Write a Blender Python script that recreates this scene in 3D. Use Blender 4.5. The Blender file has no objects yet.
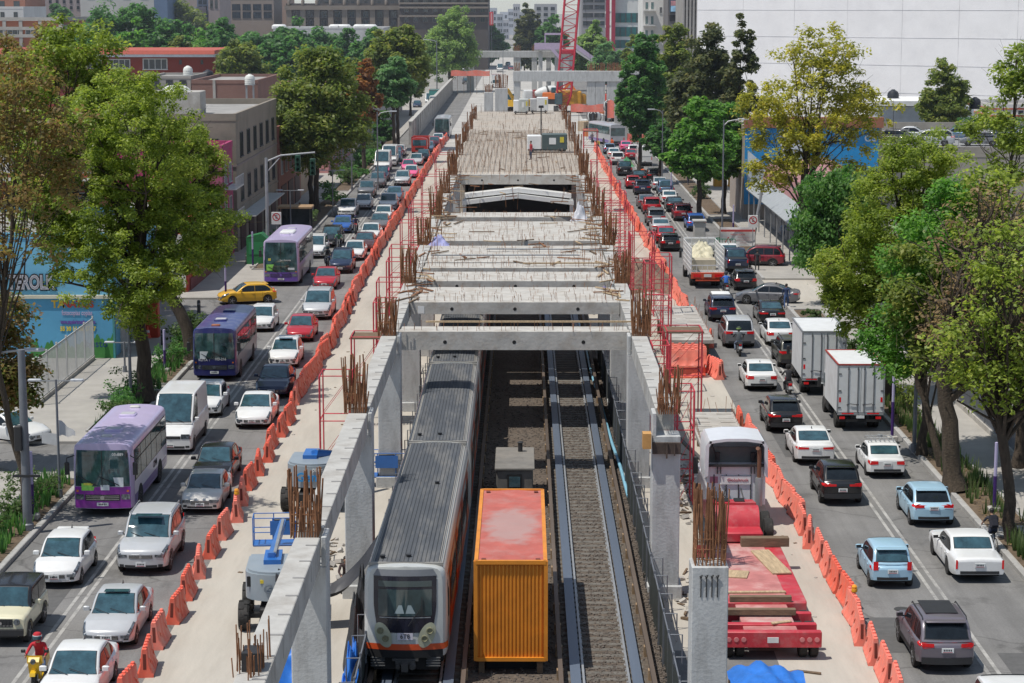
import bpy, bmesh, math, random
import numpy as np
from mathutils import Vector, Matrix
R = math.radians
PI = math.pi
rnd = random.Random(7)
scene = bpy.context.scene
col = scene.collection
F = 2085.0
PITCH = math.atan((341.5 - 5.0) / F)
YAW = math.atan(10.0 / F)
CAMZ = 21.0
cam_d = bpy.data.cameras.new('camera')
cam_d.sensor_fit = 'HORIZONTAL'
cam_d.sensor_width = 36.0
cam_d.lens = F / 1024 * 36.0
cam_d.clip_start = 0.5
cam_d.clip_end = 6000
cam = bpy.data.objects.new('camera', cam_d)
col.objects.link(cam)
cam.location = (0, 0, CAMZ)
cam.rotation_euler = (PI / 2 - PITCH, 0, YAW)
scene.camera = cam
RM = cam.rotation_euler.to_matrix()
def ray(px, py):
 return RM @ Vector(((px - 512) / F, -(py - 341.5) / F, -1))
def gp(px, py, z=0.0):
 """where the line of sight through a photo point meets the height z"""
 d = ray(px, py)
 t = (z - CAMZ) / d.z
 return d.x * t, d.y * t
def at(px, py, Y):
 """where it meets the upright plane at distance Y"""
 d = ray(px, py)
 t = Y / d.y
 return d.x * t, Y, CAMZ + d.z * t
def X_at(px, Y): return at(px, 300, Y)[0]
def Z_at(py, Y): return at(522, py, Y)[2]
def tag(o, label=None, cat=None, group=None, kind=None):
 if label: o['label'] = label
 if cat: o['category'] = cat
 if group: o['group'] = group
 if kind: o['kind'] = kind
 return o
def thing(name, label, cat, loc=(0, 0, 0), rz=0.0, group=None):
 o = bpy.data.objects.new(name, None)
 o.empty_display_size = 0.3
 col.objects.link(o)
 o.location = loc
 o.rotation_euler = (0, 0, rz)
 return tag(o, label, cat, group)
def dup(o, parent=None):
 c = o.copy()
 col.objects.link(c)
 if parent is not None:
  c.parent = parent
 for ch in list(o.children):
  dup(ch, c)
 return c
class MB:
 def __init__(s):
  s.v = []; s.f = []; s.m = []
 def add(s, vs, fs, mi=0):
  n = len(s.v)
  s.v.extend([tuple(p) for p in vs])
  for q in fs:
   s.f.append(tuple(i + n for i in q)); s.m.append(mi)
  return s
 def box(s, x0, x1, y0, y1, z0, z1, mi=0):
  return s.add([(x0,y0,z0),(x1,y0,z0),(x1,y1,z0),(x0,y1,z0),(x0,y0,z1),(x1,y0,z1),(x1,y1,z1),(x0,y1,z1)],
              [(0,3,2,1),(4,5,6,7),(0,1,5,4),(1,2,6,5),(2,3,7,6),(3,0,4,7)], mi)
 def bbox(s, x0, x1, y0, y1, z0, z1, b=.02, mi=0):
  """box with chamfered vertical and top edges"""
  ring = lambda e, z: [(x0+e+b,y0+e,z),(x1-e-b,y0+e,z),(x1-e,y0+e+b,z),(x1-e,y1-e-b,z),(x1-e-b,y1-e,z),(x0+e+b,y1-e,z),(x0+e,y1-e-b,z),(x0+e,y0+e+b,z)]
  v = ring(0, z0) + ring(0, z1-b) + ring(b, z1)
  f = [tuple(range(7,-1,-1)), tuple(range(16,24))]
  for k in (0, 8):
   for i in range(8):
    j = (i+1) % 8
    f.append((k+i, k+j, k+8+j, k+8+i))
  return s.add(v, f, mi)
 def obox(s, c, size, rz=0, mi=0, ry=0, rx=0):
  M = Matrix.Translation(c) @ Matrix.Rotation(rz,4,'Z') @ Matrix.Rotation(ry,4,'Y') @ Matrix.Rotation(rx,4,'X')
  a,b,d = size[0]/2,size[1]/2,size[2]/2
  vs = [M @ Vector(p) for p in [(-a,-b,-d),(a,-b,-d),(a,b,-d),(-a,b,-d),(-a,-b,d),(a,-b,d),(a,b,d),(-a,b,d)]]
  return s.add(vs, [(0,3,2,1),(4,5,6,7),(0,1,5,4),(1,2,6,5),(2,3,7,6),(3,0,4,7)], mi)
 def bar(s, p0, p1, w, h=None, mi=0):
  p0 = Vector(p0); p1 = Vector(p1); h = w if h is None else h
  d = (p1 - p0).normalized()
  up = Vector((0,0,1)) if abs(d.z) < .95 else Vector((0,1,0))
  a = d.cross(up).normalized() * (w/2); b = a.cross(d).normalized() * (h/2)
  vs = [p0-a-b,p0+a-b,p0+a+b,p0-a+b,p1-a-b,p1+a-b,p1+a+b,p1-a+b]
  return s.add(vs, [(0,1,2,3),(7,6,5,4),(0,4,5,1),(1,5,6,2),(2,6,7,3),(3,7,4,0)], mi)
 def cyl(s, p0, p1, r0, r1=None, n=10, mi=0, caps=True):
  return s.tube([p0, p1], [r0, r0 if r1 is None else r1], n, mi, caps)
 def tube(s, path, rad, n=8, mi=0, caps=True):
  P = [Vector(p) for p in path]
  if not hasattr(rad, '__len__'): rad = [rad] * len(P)
  vs = []; prev = None
  for i, p in enumerate(P):
   d = (P[min(i+1,len(P)-1)] - P[max(i-1,0)])
   if d.length < 1e-9: d = Vector((0,0,1))
   d.normalize()
   if prev is None:
    a = d.orthogonal().normalized()
   else:
    a = prev - d * prev.dot(d)
    a = a.normalized() if a.length > 1e-6 else d.orthogonal().normalized()
   prev = a
   b = d.cross(a)
   for k in range(n):
    t = 2*PI*k/n
    vs.append(p + (a*math.cos(t) + b*math.sin(t)) * rad[i])
  fs = []
  for i in range(len(P)-1):
   for k in range(n):
    j = (k+1) % n
    fs.append((i*n+k, i*n+j, (i+1)*n+j, (i+1)*n+k))
  if caps:
   fs.append(tuple(range(n-1,-1,-1)))
   fs.append(tuple((len(P)-1)*n + k for k in range(n)))
  return s.add(vs, fs, mi)
 def lathe(s, prof, n=16, c=(0,0,0), axis='Z', mi=0):
  c = Vector(c); vs = []
  for r, h in prof:
   for k in range(n):
    t = 2*PI*k/n
    a, b = r*math.cos(t), r*math.sin(t)
    vs.append(c + (Vector((a,b,h)) if axis=='Z' else Vector((h,a,b)) if axis=='X' else Vector((b,h,a))))
  fs = []
  for i in range(len(prof)-1):
   for k in range(n):
    j = (k+1) % n
    fs.append((i*n+k, i*n+j, (i+1)*n+j, (i+1)*n+k))
  fs.append(tuple(range(n-1,-1,-1))); fs.append(tuple((len(prof)-1)*n+k for k in range(n)))
  return s.add(vs, fs, mi)
 def prism(s, poly, a0, a1, axis='Y', mi=0):
  n = len(poly)
  mk = {'Y': lambda p,a:(p[0],a,p[1]), 'X': lambda p,a:(a,p[0],p[1]), 'Z': lambda p,a:(p[0],p[1],a)}[axis]
  vs = [mk(p,a0) for p in poly] + [mk(p,a1) for p in poly]
  fs = [tuple(range(n-1,-1,-1)), tuple(range(n,2*n))] + [(i,(i+1)%n,n+(i+1)%n,n+i) for i in range(n)]
  return s.add(vs, fs, mi)
 def quad(s, a, b, c, d, mi=0):
  return s.add([a,b,c,d], [(0,1,2,3)], mi)
 def grid(s, fn, nu, nv, mi=0):
  vs = [fn(i/nu, j/nv) for j in range(nv+1) for i in range(nu+1)]
  fs = [(j*(nu+1)+i, j*(nu+1)+i+1, (j+1)*(nu+1)+i+1, (j+1)*(nu+1)+i) for j in range(nv) for i in range(nu)]
  return s.add(vs, fs, mi)
 def mesh(s, name, mats, ang=32):
  me = bpy.data.meshes.new(name)
  me.from_pydata(s.v, [], s.f)
  for m in (mats if isinstance(mats, (list, tuple)) else [mats]):
   me.materials.append(m)
  me.polygons.foreach_set('material_index', s.m)
  if ang is not None:
   me.polygons.foreach_set('use_smooth', [True]*len(s.f))
  bm = bmesh.new(); bm.from_mesh(me)
  bmesh.ops.recalc_face_normals(bm, faces=bm.faces)
  bm.to_mesh(me); bm.free()
  if ang is not None:
   me.set_sharp_from_angle(angle=R(ang))
  me.update()
  return me
 def build(s, name, mats, parent=None, label=None, loc=None, ang=32, kind=None):
  o = bpy.data.objects.new(name, s.mesh(name, mats, ang))
  col.objects.link(o)
  if parent is not None: o.parent = parent
  if loc is not None: o.location = loc
  if label: o['label'] = label
  if kind: o['kind'] = kind
  return o
def struct(name, mb, mats, ang=32):
 return mb.build(name, mats, ang=ang, kind='structure')
def text_mb(body, size, mat, name, parent=None, loc=(0,0,0), rot=(0,0,0), extrude=.006, offset=0.0, sx=1.0, align='CENTER', shear=0.0):
 cu = bpy.data.curves.new(name, 'FONT')
 cu.body = body; cu.size = size; cu.extrude = extrude; cu.offset = offset
 cu.align_x = align; cu.align_y = 'CENTER'; cu.shear = shear
 cu.resolution_u = 3
 tmp = bpy.data.objects.new('tmp_text', cu)
 col.objects.link(tmp)
 dg = bpy.context.evaluated_depsgraph_get()
 me = bpy.data.meshes.new_from_object(tmp.evaluated_get(dg))
 bpy.data.objects.remove(tmp); bpy.data.curves.remove(cu)
 me.name = name
 me.materials.clear(); me.materials.append(mat)
 o = bpy.data.objects.new(name, me)
 col.objects.link(o)
 o.location = loc; o.rotation_euler = rot; o.scale = (sx, 1, 1)
 if parent is not None: o.parent = parent
 return o
MATS = {}
def nd(nt, t, **kw):
 n = nt.nodes.new(t)
 for k, v in kw.items(): setattr(n, k, v)
 return n
def M(name, c, rough=.6, metal=0.0, var=.12, scale=2.0, bump=0.0, bscale=25.0, coat=0.0, spec=.5, stain=None, stain_amt=.0, stain_scale=.35, stretch=None):
 if name in MATS: return MATS[name]
 m = bpy.data.materials.new(name); m.use_nodes = True
 nt = m.node_tree; b = nt.nodes['Principled BSDF']
 b.inputs['Roughness'].default_value = rough
 b.inputs['Metallic'].default_value = metal
 b.inputs['Specular IOR Level'].default_value = spec
 b.inputs['Coat Weight'].default_value = coat
 b.inputs['Coat Roughness'].default_value = .06
 tc = nd(nt, 'ShaderNodeTexCoord')
 vec = tc.outputs['Object']
 if stretch:
  mp = nd(nt, 'ShaderNodeMapping'); mp.inputs['Scale'].default_value = stretch
  nt.links.new(vec, mp.inputs['Vector']); vec = mp.outputs['Vector']
 n1 = nd(nt, 'ShaderNodeTexNoise'); n1.inputs['Scale'].default_value = scale; n1.inputs['Detail'].default_value = 5; n1.inputs['Roughness'].default_value = .65
 nt.links.new(vec, n1.inputs['Vector'])
 mr = nd(nt, 'ShaderNodeMapRange'); mr.inputs[1].default_value = .3; mr.inputs[2].default_value = .7
 mr.inputs[3].default_value = 1-var; mr.inputs[4].default_value = 1+var
 nt.links.new(n1.outputs['Fac'], mr.inputs[0])
 mx = nd(nt, 'ShaderNodeMix', data_type='RGBA', blend_type='MULTIPLY'); mx.inputs[0].default_value = 1
 mx.inputs[6].default_value = (*c, 1)
 nt.links.new(mr.outputs[0], mx.inputs[7])
 out = mx.outputs[2]
 if stain:
  n2 = nd(nt, 'ShaderNodeTexNoise'); n2.inputs['Scale'].default_value = stain_scale; n2.inputs['Detail'].default_value = 8; n2.inputs['Roughness'].default_value = .7
  nt.links.new(vec, n2.inputs['Vector'])
  r2 = nd(nt, 'ShaderNodeMapRange'); r2.inputs[1].default_value = .48; r2.inputs[2].default_value = .72; r2.inputs[3].default_value = 0; r2.inputs[4].default_value = stain_amt
  nt.links.new(n2.outputs['Fac'], r2.inputs[0])
  m2 = nd(nt, 'ShaderNodeMix', data_type='RGBA')
  nt.links.new(r2.outputs[0], m2.inputs[0]); nt.links.new(out, m2.inputs[6]); m2.inputs[7].default_value = (*stain, 1)
  out = m2.outputs[2]
 nt.links.new(out, b.inputs['Base Color'])
 if bump:
  n3 = nd(nt, 'ShaderNodeTexNoise'); n3.inputs['Scale'].default_value = bscale; n3.inputs['Detail'].default_value = 4
  nt.links.new(tc.outputs['Object'], n3.inputs['Vector'])
  bp = nd(nt, 'ShaderNodeBump'); bp.inputs['Strength'].default_value = bump; bp.inputs['Distance'].default_value = .05
  nt.links.new(n3.outputs['Fac'], bp.inputs['Height']); nt.links.new(bp.outputs[0], b.inputs['Normal'])
 MATS[name] = m
 return m
def paint(name, c, metal=.0, rough=.32):
 if 'paint_'+name in MATS: return MATS['paint_'+name]
 m = M('paint_'+name, c, rough=rough, metal=metal, var=.05, scale=1.5, coat=.4, stain=(.33,.29,.24), stain_amt=.10 if max(c) > .1 else .03, stain_scale=1.2)
 return m
def leaf_mat(name, cols, trans=.48):
 m = bpy.data.materials.new(name); m.use_nodes = True
 nt = m.node_tree; b = nt.nodes['Principled BSDF']; out = nt.nodes['Material Output']
 b.inputs['Roughness'].default_value = .5; b.inputs['Specular IOR Level'].default_value = .35
 g = nd(nt, 'ShaderNodeNewGeometry')
 cr = nd(nt, 'ShaderNodeValToRGB')
 el = cr.color_ramp.elements
 n = len(cols)
 el[0].position = 0; el[0].color = (*cols[0], 1)
 el[1].position = 1; el[1].color = (*cols[-1], 1)
 for i in range(1, n-1):
  e = el.new(i/(n-1)); e.color = (*cols[i], 1)
 tc = nd(nt, 'ShaderNodeTexCoord')
 no = nd(nt, 'ShaderNodeTexNoise'); no.inputs['Scale'].default_value = .45; no.inputs['Detail'].default_value = 3
 nt.links.new(tc.outputs['Object'], no.inputs['Vector'])
 mr = nd(nt, 'ShaderNodeMapRange'); mr.inputs[1].default_value = .3; mr.inputs[2].default_value = .7
 nt.links.new(no.outputs['Fac'], mr.inputs[0])
 mm = nd(nt, 'ShaderNodeMath', operation='MULTIPLY'); mm.inputs[1].default_value = .55
 nt.links.new(g.outputs['Random Per Island'], mm.inputs[0])
 m3 = nd(nt, 'ShaderNodeMath', operation='MULTIPLY_ADD'); m3.inputs[1].default_value = .45
 nt.links.new(mr.outputs[0], m3.inputs[0]); nt.links.new(mm.outputs[0], m3.inputs[2])
 nt.links.new(m3.outputs[0], cr.inputs[0])
 nt.links.new(cr.outputs[0], b.inputs['Base Color'])
 tr = nd(nt, 'ShaderNodeBsdfTranslucent')
 hs = nd(nt, 'ShaderNodeHueSaturation'); hs.inputs['Value'].default_value = 1.9; hs.inputs['Saturation'].default_value = 1.1
 nt.links.new(cr.outputs[0], hs.inputs['Color']); nt.links.new(hs.outputs[0], tr.inputs['Color'])
 ms = nd(nt, 'ShaderNodeMixShader'); ms.inputs[0].default_value = trans
 nt.links.new(b.outputs[0], ms.inputs[1]); nt.links.new(tr.outputs[0], ms.inputs[2])
 nt.links.new(ms.outputs[0], out.inputs['Surface'])
 return m
BLACK = M('matt_black', (.012,.012,.013), .7, var=.2)
RUBBER = M('tyre_rubber', (.022,.021,.02), .85, var=.3, scale=8, bump=.3, bscale=40, stain=(.12,.11,.1), stain_amt=.4, stain_scale=3)
RIM = M('wheel_rim', (.42,.42,.43), .35, .8, var=.15, scale=6)
STEELRIM = M('steel_wheel', (.25,.24,.23), .55, .4, var=.25, scale=6)
CHROME = M('bright_trim', (.6,.6,.6), .18, 1.0)
GLASS = M('car_glass', (.03,.075,.095), .04, var=.5, scale=2.2, spec=1.0)  # teal, streaky base stands in for sky reflected in the glass
GLASSB = M('bus_glass', (.04,.085,.09), .05, var=.75, scale=1.4, spec=1.0)  # lightened, mottled base imitates sky and trees mirrored in the panes
TRIM = M('dark_trim', (.025,.025,.027), .55, var=.15)
HEADL = M('headlight_lens', (.17,.19,.21), .07, .5, var=.9, scale=9, coat=.5)
TAIL = M('tail_lens', (.50,.010,.014), .18, var=.3, scale=10)
TAIL.node_tree.nodes['Principled BSDF'].inputs['Emission Color'].default_value = (1,.02,.02,1); TAIL.node_tree.nodes['Principled BSDF'].inputs['Emission Strength'].default_value = .10
GLASSD = M('tinted_glass', (.010,.014,.018), .05, var=.4, scale=2.2, spec=.45)
AMBER = M('amber_lens', (.75,.22,.02), .2)
WHITE = M('white_enamel', (.72,.72,.71), .4, var=.07, stain=(.35,.3,.25), stain_amt=.15)
PLATE = M('plate_white', (.68,.7,.69), .5)
PLATERED = M('plate_red', (.4,.03,.05), .5)
INK = M('black_ink', (.02,.02,.025), .6)
CONC = M('concrete_grey', (.47,.475,.47), .85, var=.12, scale=1.2, bump=.25, bscale=10, stain=(.27,.265,.255), stain_amt=.8, stain_scale=1.6, stretch=(1.4,1.4,.35))
CONCW = M('concrete_pale', (.43,.42,.395), .88, var=.13, scale=1.1, bump=.3, bscale=8, stain=(.27,.245,.215), stain_amt=.85, stain_scale=.7)
CONCD = M('concrete_dirty', (.41,.39,.36), .9, var=.2, scale=1.0, bump=.3, bscale=6, stain=(.28,.24,.20), stain_amt=.8, stain_scale=.6)
RUST = M('rusty_rebar', (.23,.105,.05), .9, var=.45, scale=3)
REDSTEEL = M('red_scaffold', (.52,.05,.07), .6, var=.3, scale=2)
ORANGE = M('barrier_orange', (.80,.14,.085), .5, var=.1, scale=3, stain=(.50,.26,.2), stain_amt=.55, stain_scale=1.1)
ORANGE2 = M('barrier_faded_orange', (.83,.21,.15), .55, var=.1, scale=3, stain=(.55,.36,.30), stain_amt=.7, stain_scale=1.1)
WOOD = M('plank_wood', (.42,.31,.19), .85, var=.3, scale=2, stretch=(6,1,6))
WOODD = M('old_timber', (.16,.11,.07), .9, var=.35, scale=3, stretch=(1,6,6))
STEEL = M('galvanised_steel', (.36,.37,.38), .5, .5, var=.15)
PIPE = M('lamp_post_grey', (.16,.17,.19), .5, .2, var=.15)
PURPLE = M('post_purple', (.045,.015,.12), .5)
BARK = M('tree_bark', (.06,.045,.033), .95, var=.45, scale=3, bump=.8, bscale=14, stretch=(3,3,.6))
BARKL = M('pale_bark', (.07,.053,.037), .95, var=.4, scale=3, bump=.8, bscale=14, stretch=(3,3,.6))
TARP = M('blue_tarp', (.025,.16,.55), .45, var=.2, scale=2)
NET = M('dark_green_mesh', (.02,.028,.026), .85, var=.35, scale=3)
SKIN = M('skin', (.36,.2,.13), .6)
HAIR = M('black_hair', (.015,.012,.01), .6)
SUNV = Vector((-.40, -.20, 1.0)).normalized()
w = bpy.data.worlds.new('World'); scene.world = w; w.use_nodes = True
nt = w.node_tree
sky = nd(nt, 'ShaderNodeTexSky', sky_type='NISHITA'); sky.sun_disc = False
sky.sun_elevation = math.asin(SUNV.z); sky.sun_rotation = math.atan2(SUNV.x, SUNV.y)
sky.air_density = 1.0; sky.dust_density = .8; sky.altitude = 2200
hz = nd(nt, 'ShaderNodeMix', data_type='RGBA'); hz.inputs[0].default_value = .45; hz.inputs[7].default_value = (3.6, 4.3, 5.2, 1)
nt.links.new(sky.outputs[0], hz.inputs[6]); nt.links.new(hz.outputs[2], nt.nodes['Background'].inputs['Color'])
nt.nodes['Background'].inputs['Strength'].default_value = .118
sd = bpy.data.lights.new('sun', 'SUN'); sd.energy = 4.3; sd.angle = R(.5); sd.color = (1, .955, .88)
sun = bpy.data.objects.new('sun', sd); col.objects.link(sun)
sun.rotation_euler = (-SUNV).to_track_quat('-Z', 'Y').to_euler()
scene.view_settings.view_transform = 'Standard'
scene.view_settings.look = 'None'
scene.view_settings.exposure = 0
def lerp(a, b, t): return a + (b - a) * t
def pl(tab, s):
 if s <= tab[0][0]: return tab[0][1]
 for (a, x), (b, y) in zip(tab, tab[1:]):
  if s <= b: return lerp(x, y, (s - a) / max(b - a, 1e-6))
 return tab[-1][1]
SPECS = {
 'sedan':   dict(L=4.55, W=1.76, H=1.46, belt=.92, h0=.68, h1=.93, cowl=1.18, rf=1.92, rr=3.30, rb=3.98, deck=1.03, dend=.98, ax=(.86,3.50), r=.31, roofw=.76, tl=(.58,1,.70,.90), hl=(.52,1,.56,.70)),
 'compact': dict(L=4.15, W=1.68, H=1.40, belt=.88, h0=.68, h1=.90, cowl=1.12, rf=1.80, rr=2.95, rb=3.45, deck=.98, dend=.95, ax=(.78,3.20), r=.29, roofw=.80, tl=(.55,1,.68,.86), hl=(.55,1,.54,.68)),
 'limousine': dict(L=5.30, W=1.90, H=1.43, belt=.90, h0=.76, h1=.92, cowl=1.65, rf=2.30, rr=3.65, rb=4.10, deck=.99, dend=.95, ax=(1.0,3.9), r=.33, roofw=.80, tl=(.90,1.0,.55,.90), hl=(.55,1,.60,.74)),
 'hatch':   dict(L=4.0, W=1.72, H=1.51, belt=.94, h0=.72, h1=.97, cowl=1.0, rf=1.70, rr=3.45, rb=3.85, deck=.98, dend=.90, ax=(.80,3.36), r=.30, roofw=.78, tl=(.62,1,.78,1.0), hl=(.50,1,.60,.76)),
 'minicar': dict(L=3.64, W=1.60, H=1.52, belt=.95, h0=.76, h1=1.0, cowl=.86, rf=1.55, rr=3.20, rb=3.50, deck=.99, dend=.88, ax=(.66,3.04), r=.28, roofw=.78, tl=(.74,1,.72,1.06), hl=(.55,1,.62,.82)),
 'suv':     dict(L=4.60, W=1.85, H=1.69, belt=1.06, h0=.84, h1=1.08, cowl=1.22, rf=1.95, rr=4.10, rb=4.45, deck=1.10, dend=1.02, ax=(.93,3.62), r=.35, roofw=.80, tl=(.52,1,.90,1.04), hl=(.55,1,.72,.86), rails=1, clad=1),
 'coupe_suv': dict(L=4.40, W=1.79, H=1.60, belt=1.02, h0=.80, h1=1.04, cowl=1.15, rf=1.88, rr=3.55, rb=4.20, deck=1.06, dend=1.0, ax=(.90,3.50), r=.34, roofw=.76, tl=(.35,1,.86,.98), hl=(.55,1,.68,.80), clad=1),
 'big_suv': dict(L=4.85, W=1.97, H=1.84, belt=1.14, h0=.98, h1=1.16, cowl=1.32, rf=2.0, rr=4.45, rb=4.75, deck=1.17, dend=1.10, ax=(.95,3.75), r=.37, roofw=.84, tl=(.78,1,.90,1.25), hl=(.58,1,.80,.98), rails=1, clad=1),
 'minivan': dict(L=5.05, W=1.95, H=1.76, belt=1.08, h0=.80, h1=1.08, cowl=1.0, rf=1.95, rr=4.60, rb=4.92, deck=1.10, dend=1.02, ax=(1.0,4.0), r=.34, roofw=.82, tl=(.50,1,.92,1.10), hl=(.52,1,.68,.88), rails=1),
 'pickup':  dict(L=5.25, W=1.85, H=1.76, belt=1.10, h0=.92, h1=1.12, cowl=1.45, rf=2.05, rr=3.50, rb=3.72, deck=1.10, dend=1.10, ax=(.95,4.1), r=.37, roofw=.82, tl=(.86,1,.80,1.08), hl=(.58,1,.76,.94), clad=1, bed=1),
 'boxy':    dict(L=3.65, W=1.64, H=1.74, belt=1.06, h0=1.02, h1=1.08, cowl=1.15, rf=1.36, rr=3.38, rb=3.46, deck=1.07, dend=1.06, ax=(.62,2.87), r=.35, roofw=.92, tl=(.80,1,.55,.66), hl=(.50,.80,.74,.98), clad=1, boxy=1),
 'van':     dict(L=5.95, W=2.0, H=2.65, belt=1.42, h0=.98, h1=1.30, cowl=1.0, rf=1.95, rr=5.86, rb=5.93, deck=1.44, dend=1.42, ax=(1.0,4.65), r=.35, roofw=.90, tl=(.90,1,.85,1.3), hl=(.55,1,.78,1.02), van=1),
 'wagon':   dict(L=4.70, W=1.80, H=1.60, belt=1.0, h0=.78, h1=1.0, cowl=1.15, rf=1.9, rr=4.15, rb=4.50, deck=1.04, dend=.95, ax=(.9,3.6), r=.33, roofw=.78, tl=(.60,1,.84,1.0), hl=(.52,1,.64,.8), rails=1, clad=1),
}
SPECS['fastback'] = dict(SPECS['sedan'], L=4.72, W=1.82, H=1.45, belt=.94, rf=2.05, rr=3.15, rb=4.22, deck=1.06, dend=1.0, ax=(.90,3.66), r=.33, roofw=.74, tl=(.40,1,.78,.90))
SPECS['hatchback'] = dict(SPECS['hatch'], L=4.25, W=1.78, H=1.47, h0=.74, cowl=1.12, rf=1.85, rr=3.45, rb=4.02, roofw=.75, tl=(.50,1,.82,.95), ax=(.88,3.50), r=.32)
PROTO = {}
def wheel_meshes(r, w=.2, steel=False):
 t = MB()
 t.lathe([(r*.62,-w/2),(r*.93,-w/2),(r,-w/2+.03),(r,w/2-.03),(r*.93,w/2),(r*.62,w/2)], 22, axis='X')
 a = MB()
 a.lathe([(r*.64,w/2-.075),(r*.64,w/2-.004),(r*.57,w/2-.012),(r*.54,w/2-.05)], 22, axis='X', mi=0)
 a.lathe([(.005,w/2-.06),(r*.55,w/2-.062)], 22, axis='X', mi=1)
 n = 10 if steel else 5
 for k in range(n):
  th = 2*PI*k/n
  d = Vector((0, math.cos(th), math.sin(th)))
  a.bar(Vector((w/2-.028,0,0)), Vector((w/2-.022,0,0)) + d*r*.58, r*(.10 if steel else .19), .03, 0)
 a.lathe([(.002,w/2-.05),(r*.16,w/2-.05),(r*.16,w/2-.012),(.002,w/2-.008)], 12, axis='X', mi=0)
 return t, a
def add_wheels(root, r, axles, X, L, w=.2, rim=RIM, steel=False, dual=()):
 t, a = wheel_meshes(r, w, steel)
 tm = t.mesh('tyre', RUBBER); am = a.mesh('rim', [rim, BLACK])
 for i, sy in enumerate(axles):
  for sx in (-1, 1):
   wo = bpy.data.objects.new('wheel', tm); col.objects.link(wo); wo.parent = root
   wo.location = (sx*(X - w/2), L/2 - sy, r); wo.rotation_euler = (0, 0, 0 if sx > 0 else PI)
   ro = bpy.data.objects.new('rim', am); col.objects.link(ro); ro.parent = wo
   if i in dual:
    w2 = bpy.data.objects.new('wheel', tm); col.objects.link(w2); w2.parent = root
    w2.location = (sx*(X - w*1.62), L/2 - sy, r)
def chaikin(P, it=2):
 for _ in range(it):
  Q = [P[0]]
  for (a, b), (c, d) in zip(P, P[1:]):
   Q += [(a*.75+c*.25, b*.75+d*.25), (a*.25+c*.75, b*.25+d*.75)]
  P = Q + [P[-1]]
 return P
def car_proto(kind):
 sp = SPECS[kind]; L, W, H = sp['L'], sp['W'], sp['H']; hw = W/2
 PAINT = M('paint_slot', (.5,.5,.5), .3, coat=.7)
 root = thing('parked_car', None, None)
 belt = sp['belt']; boxy = sp.get('boxy'); van = kind == 'van'; old = kind in ('compact', 'limousine')
 h0, h1 = sp['h0'], sp['h1']
 nose = .05 if (boxy or old or van) else .15
 top = [(0, h0-nose), (.03, h0-nose*.45), (.09, h0-.01), (.22, h0+.03), (sp['cowl']*.55, lerp(h0, h1, .74)), (sp['cowl'], h1), (sp['cowl']+.1, belt),
           (sp['rb']-.08, belt), (sp['rb'], sp['deck']), (L-.14, sp['dend']), (L-.05, sp['dend']-.03), (L-.015, sp['dend']-.07), (L, sp['dend']-.13)]
 wid = [(0,.86),(.05,.91),(.16,.95),(.38,.98),(.75,1),(L-.7,1),(L-.35,.985),(L-.12,.95),(L-.03,.92),(L,.89)]
 if boxy or van: wid = [(0,.95),(.06,.98),(.3,1),(L-.2,1),(L-.04,.985),(L,.96)]
 if kind == 'limousine': wid = [(0,.93),(.08,.96),(.5,.985),(1,1),(L-.8,1),(L-.1,.97),(L,.95)]
 bf, br = (.04, .02) if (boxy or old or van) else (.17, .12)      # bow of nose and tail in plan
 ra = sp['r'] + .045
 def bowy(x, s):
  q = (x/hw)**2
  return L/2 - s - bf*q*max(0, 1-s/.9) + br*q*max(0, 1-(L-s)/.7)
 ss = set([0, .015, .03, .06, .09, .15, .22, .38, .55, sp['cowl']*.55, sp['cowl'], sp['cowl']+.1, sp['rb']-.08, sp['rb'], L-.5, L-.35, L-.24, L-.14, L-.09, L-.05, L-.03, L-.015, L])
 k = .6
 while k < L - .5: ss.add(round(k, 3)); k += .25
 for a in sp['ax']:
  for q in range(-6, 7): ss.add(a + ra*math.sin(q*PI/12))
  ss.add(a-ra-.012); ss.add(a+ra+.012)
 ss = sorted(ss)
 st = [ss[0]]
 for s_ in ss[1:]:
  if s_ - st[-1] > .008: st.append(s_)
 gc = .30 if sp.get('clad') else .235
 def sect(s):
  wv = hw * pl(wid, s); zt = pl(top, s)
  zb = gc + .06*max(0, 1 - s/.5) + .12*max(0, 1 - (L - s)/.6)
  flare = 0
  for a in sp['ax']:
   if abs(s-a) < ra: zb = max(zb, sp['r'] + math.sqrt(max(0, ra*ra - (s-a)**2)))
   flare = max(flare, 1 - abs(s-a)/(ra*1.7))
  wv *= 1 + .018*max(0, flare)
  zsh = min(zt - .06, belt - .02)
  zm = max(.52*zsh + .1, zb + .05)
  zm = min(zm, zsh - .02)
  zb = min(zb, zm - .04)
  b2 = zb + min(.12, (zm - zb)*.5)
  return [(wv*.955, zb), (wv*.985, b2), (wv, zm), (wv*.978, lerp(zm, zsh, .45)), (wv*.985, lerp(zm, zsh, .8)), (wv*.955, zsh), (wv*.86, zt-.012), (wv*.45, zt+.012), (0, zt+.022)]
 K = 8
 def surf(s, k, side, off=.006):
  P = sect(s); i = min(int(k), K-1); t = k - i
  x = lerp(P[i][0], P[i+1][0], t); z = lerp(P[i][1], P[i+1][1], t)
  return (side*(x + (off if k < 5.2 else off*.3)), bowy(x, s) + (off if s < .06 else -off if s > L-.06 else 0), z + (off if k > 4.6 else 0))
 def kz(s, z):
  P = sect(s)
  for i in range(K):
   if P[i][1] <= z <= P[i+1][1]: return i + (z-P[i][1])/max(P[i+1][1]-P[i][1], 1e-5)
  return 5.5
 b = MB(); nP = 2*K+1; vs = []
 for s in st:
  P = sect(s)
  vs += [(-x, bowy(x, s), z) for x, z in P] + [(x, bowy(x, s), z) for x, z in P[-2::-1]]
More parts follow.
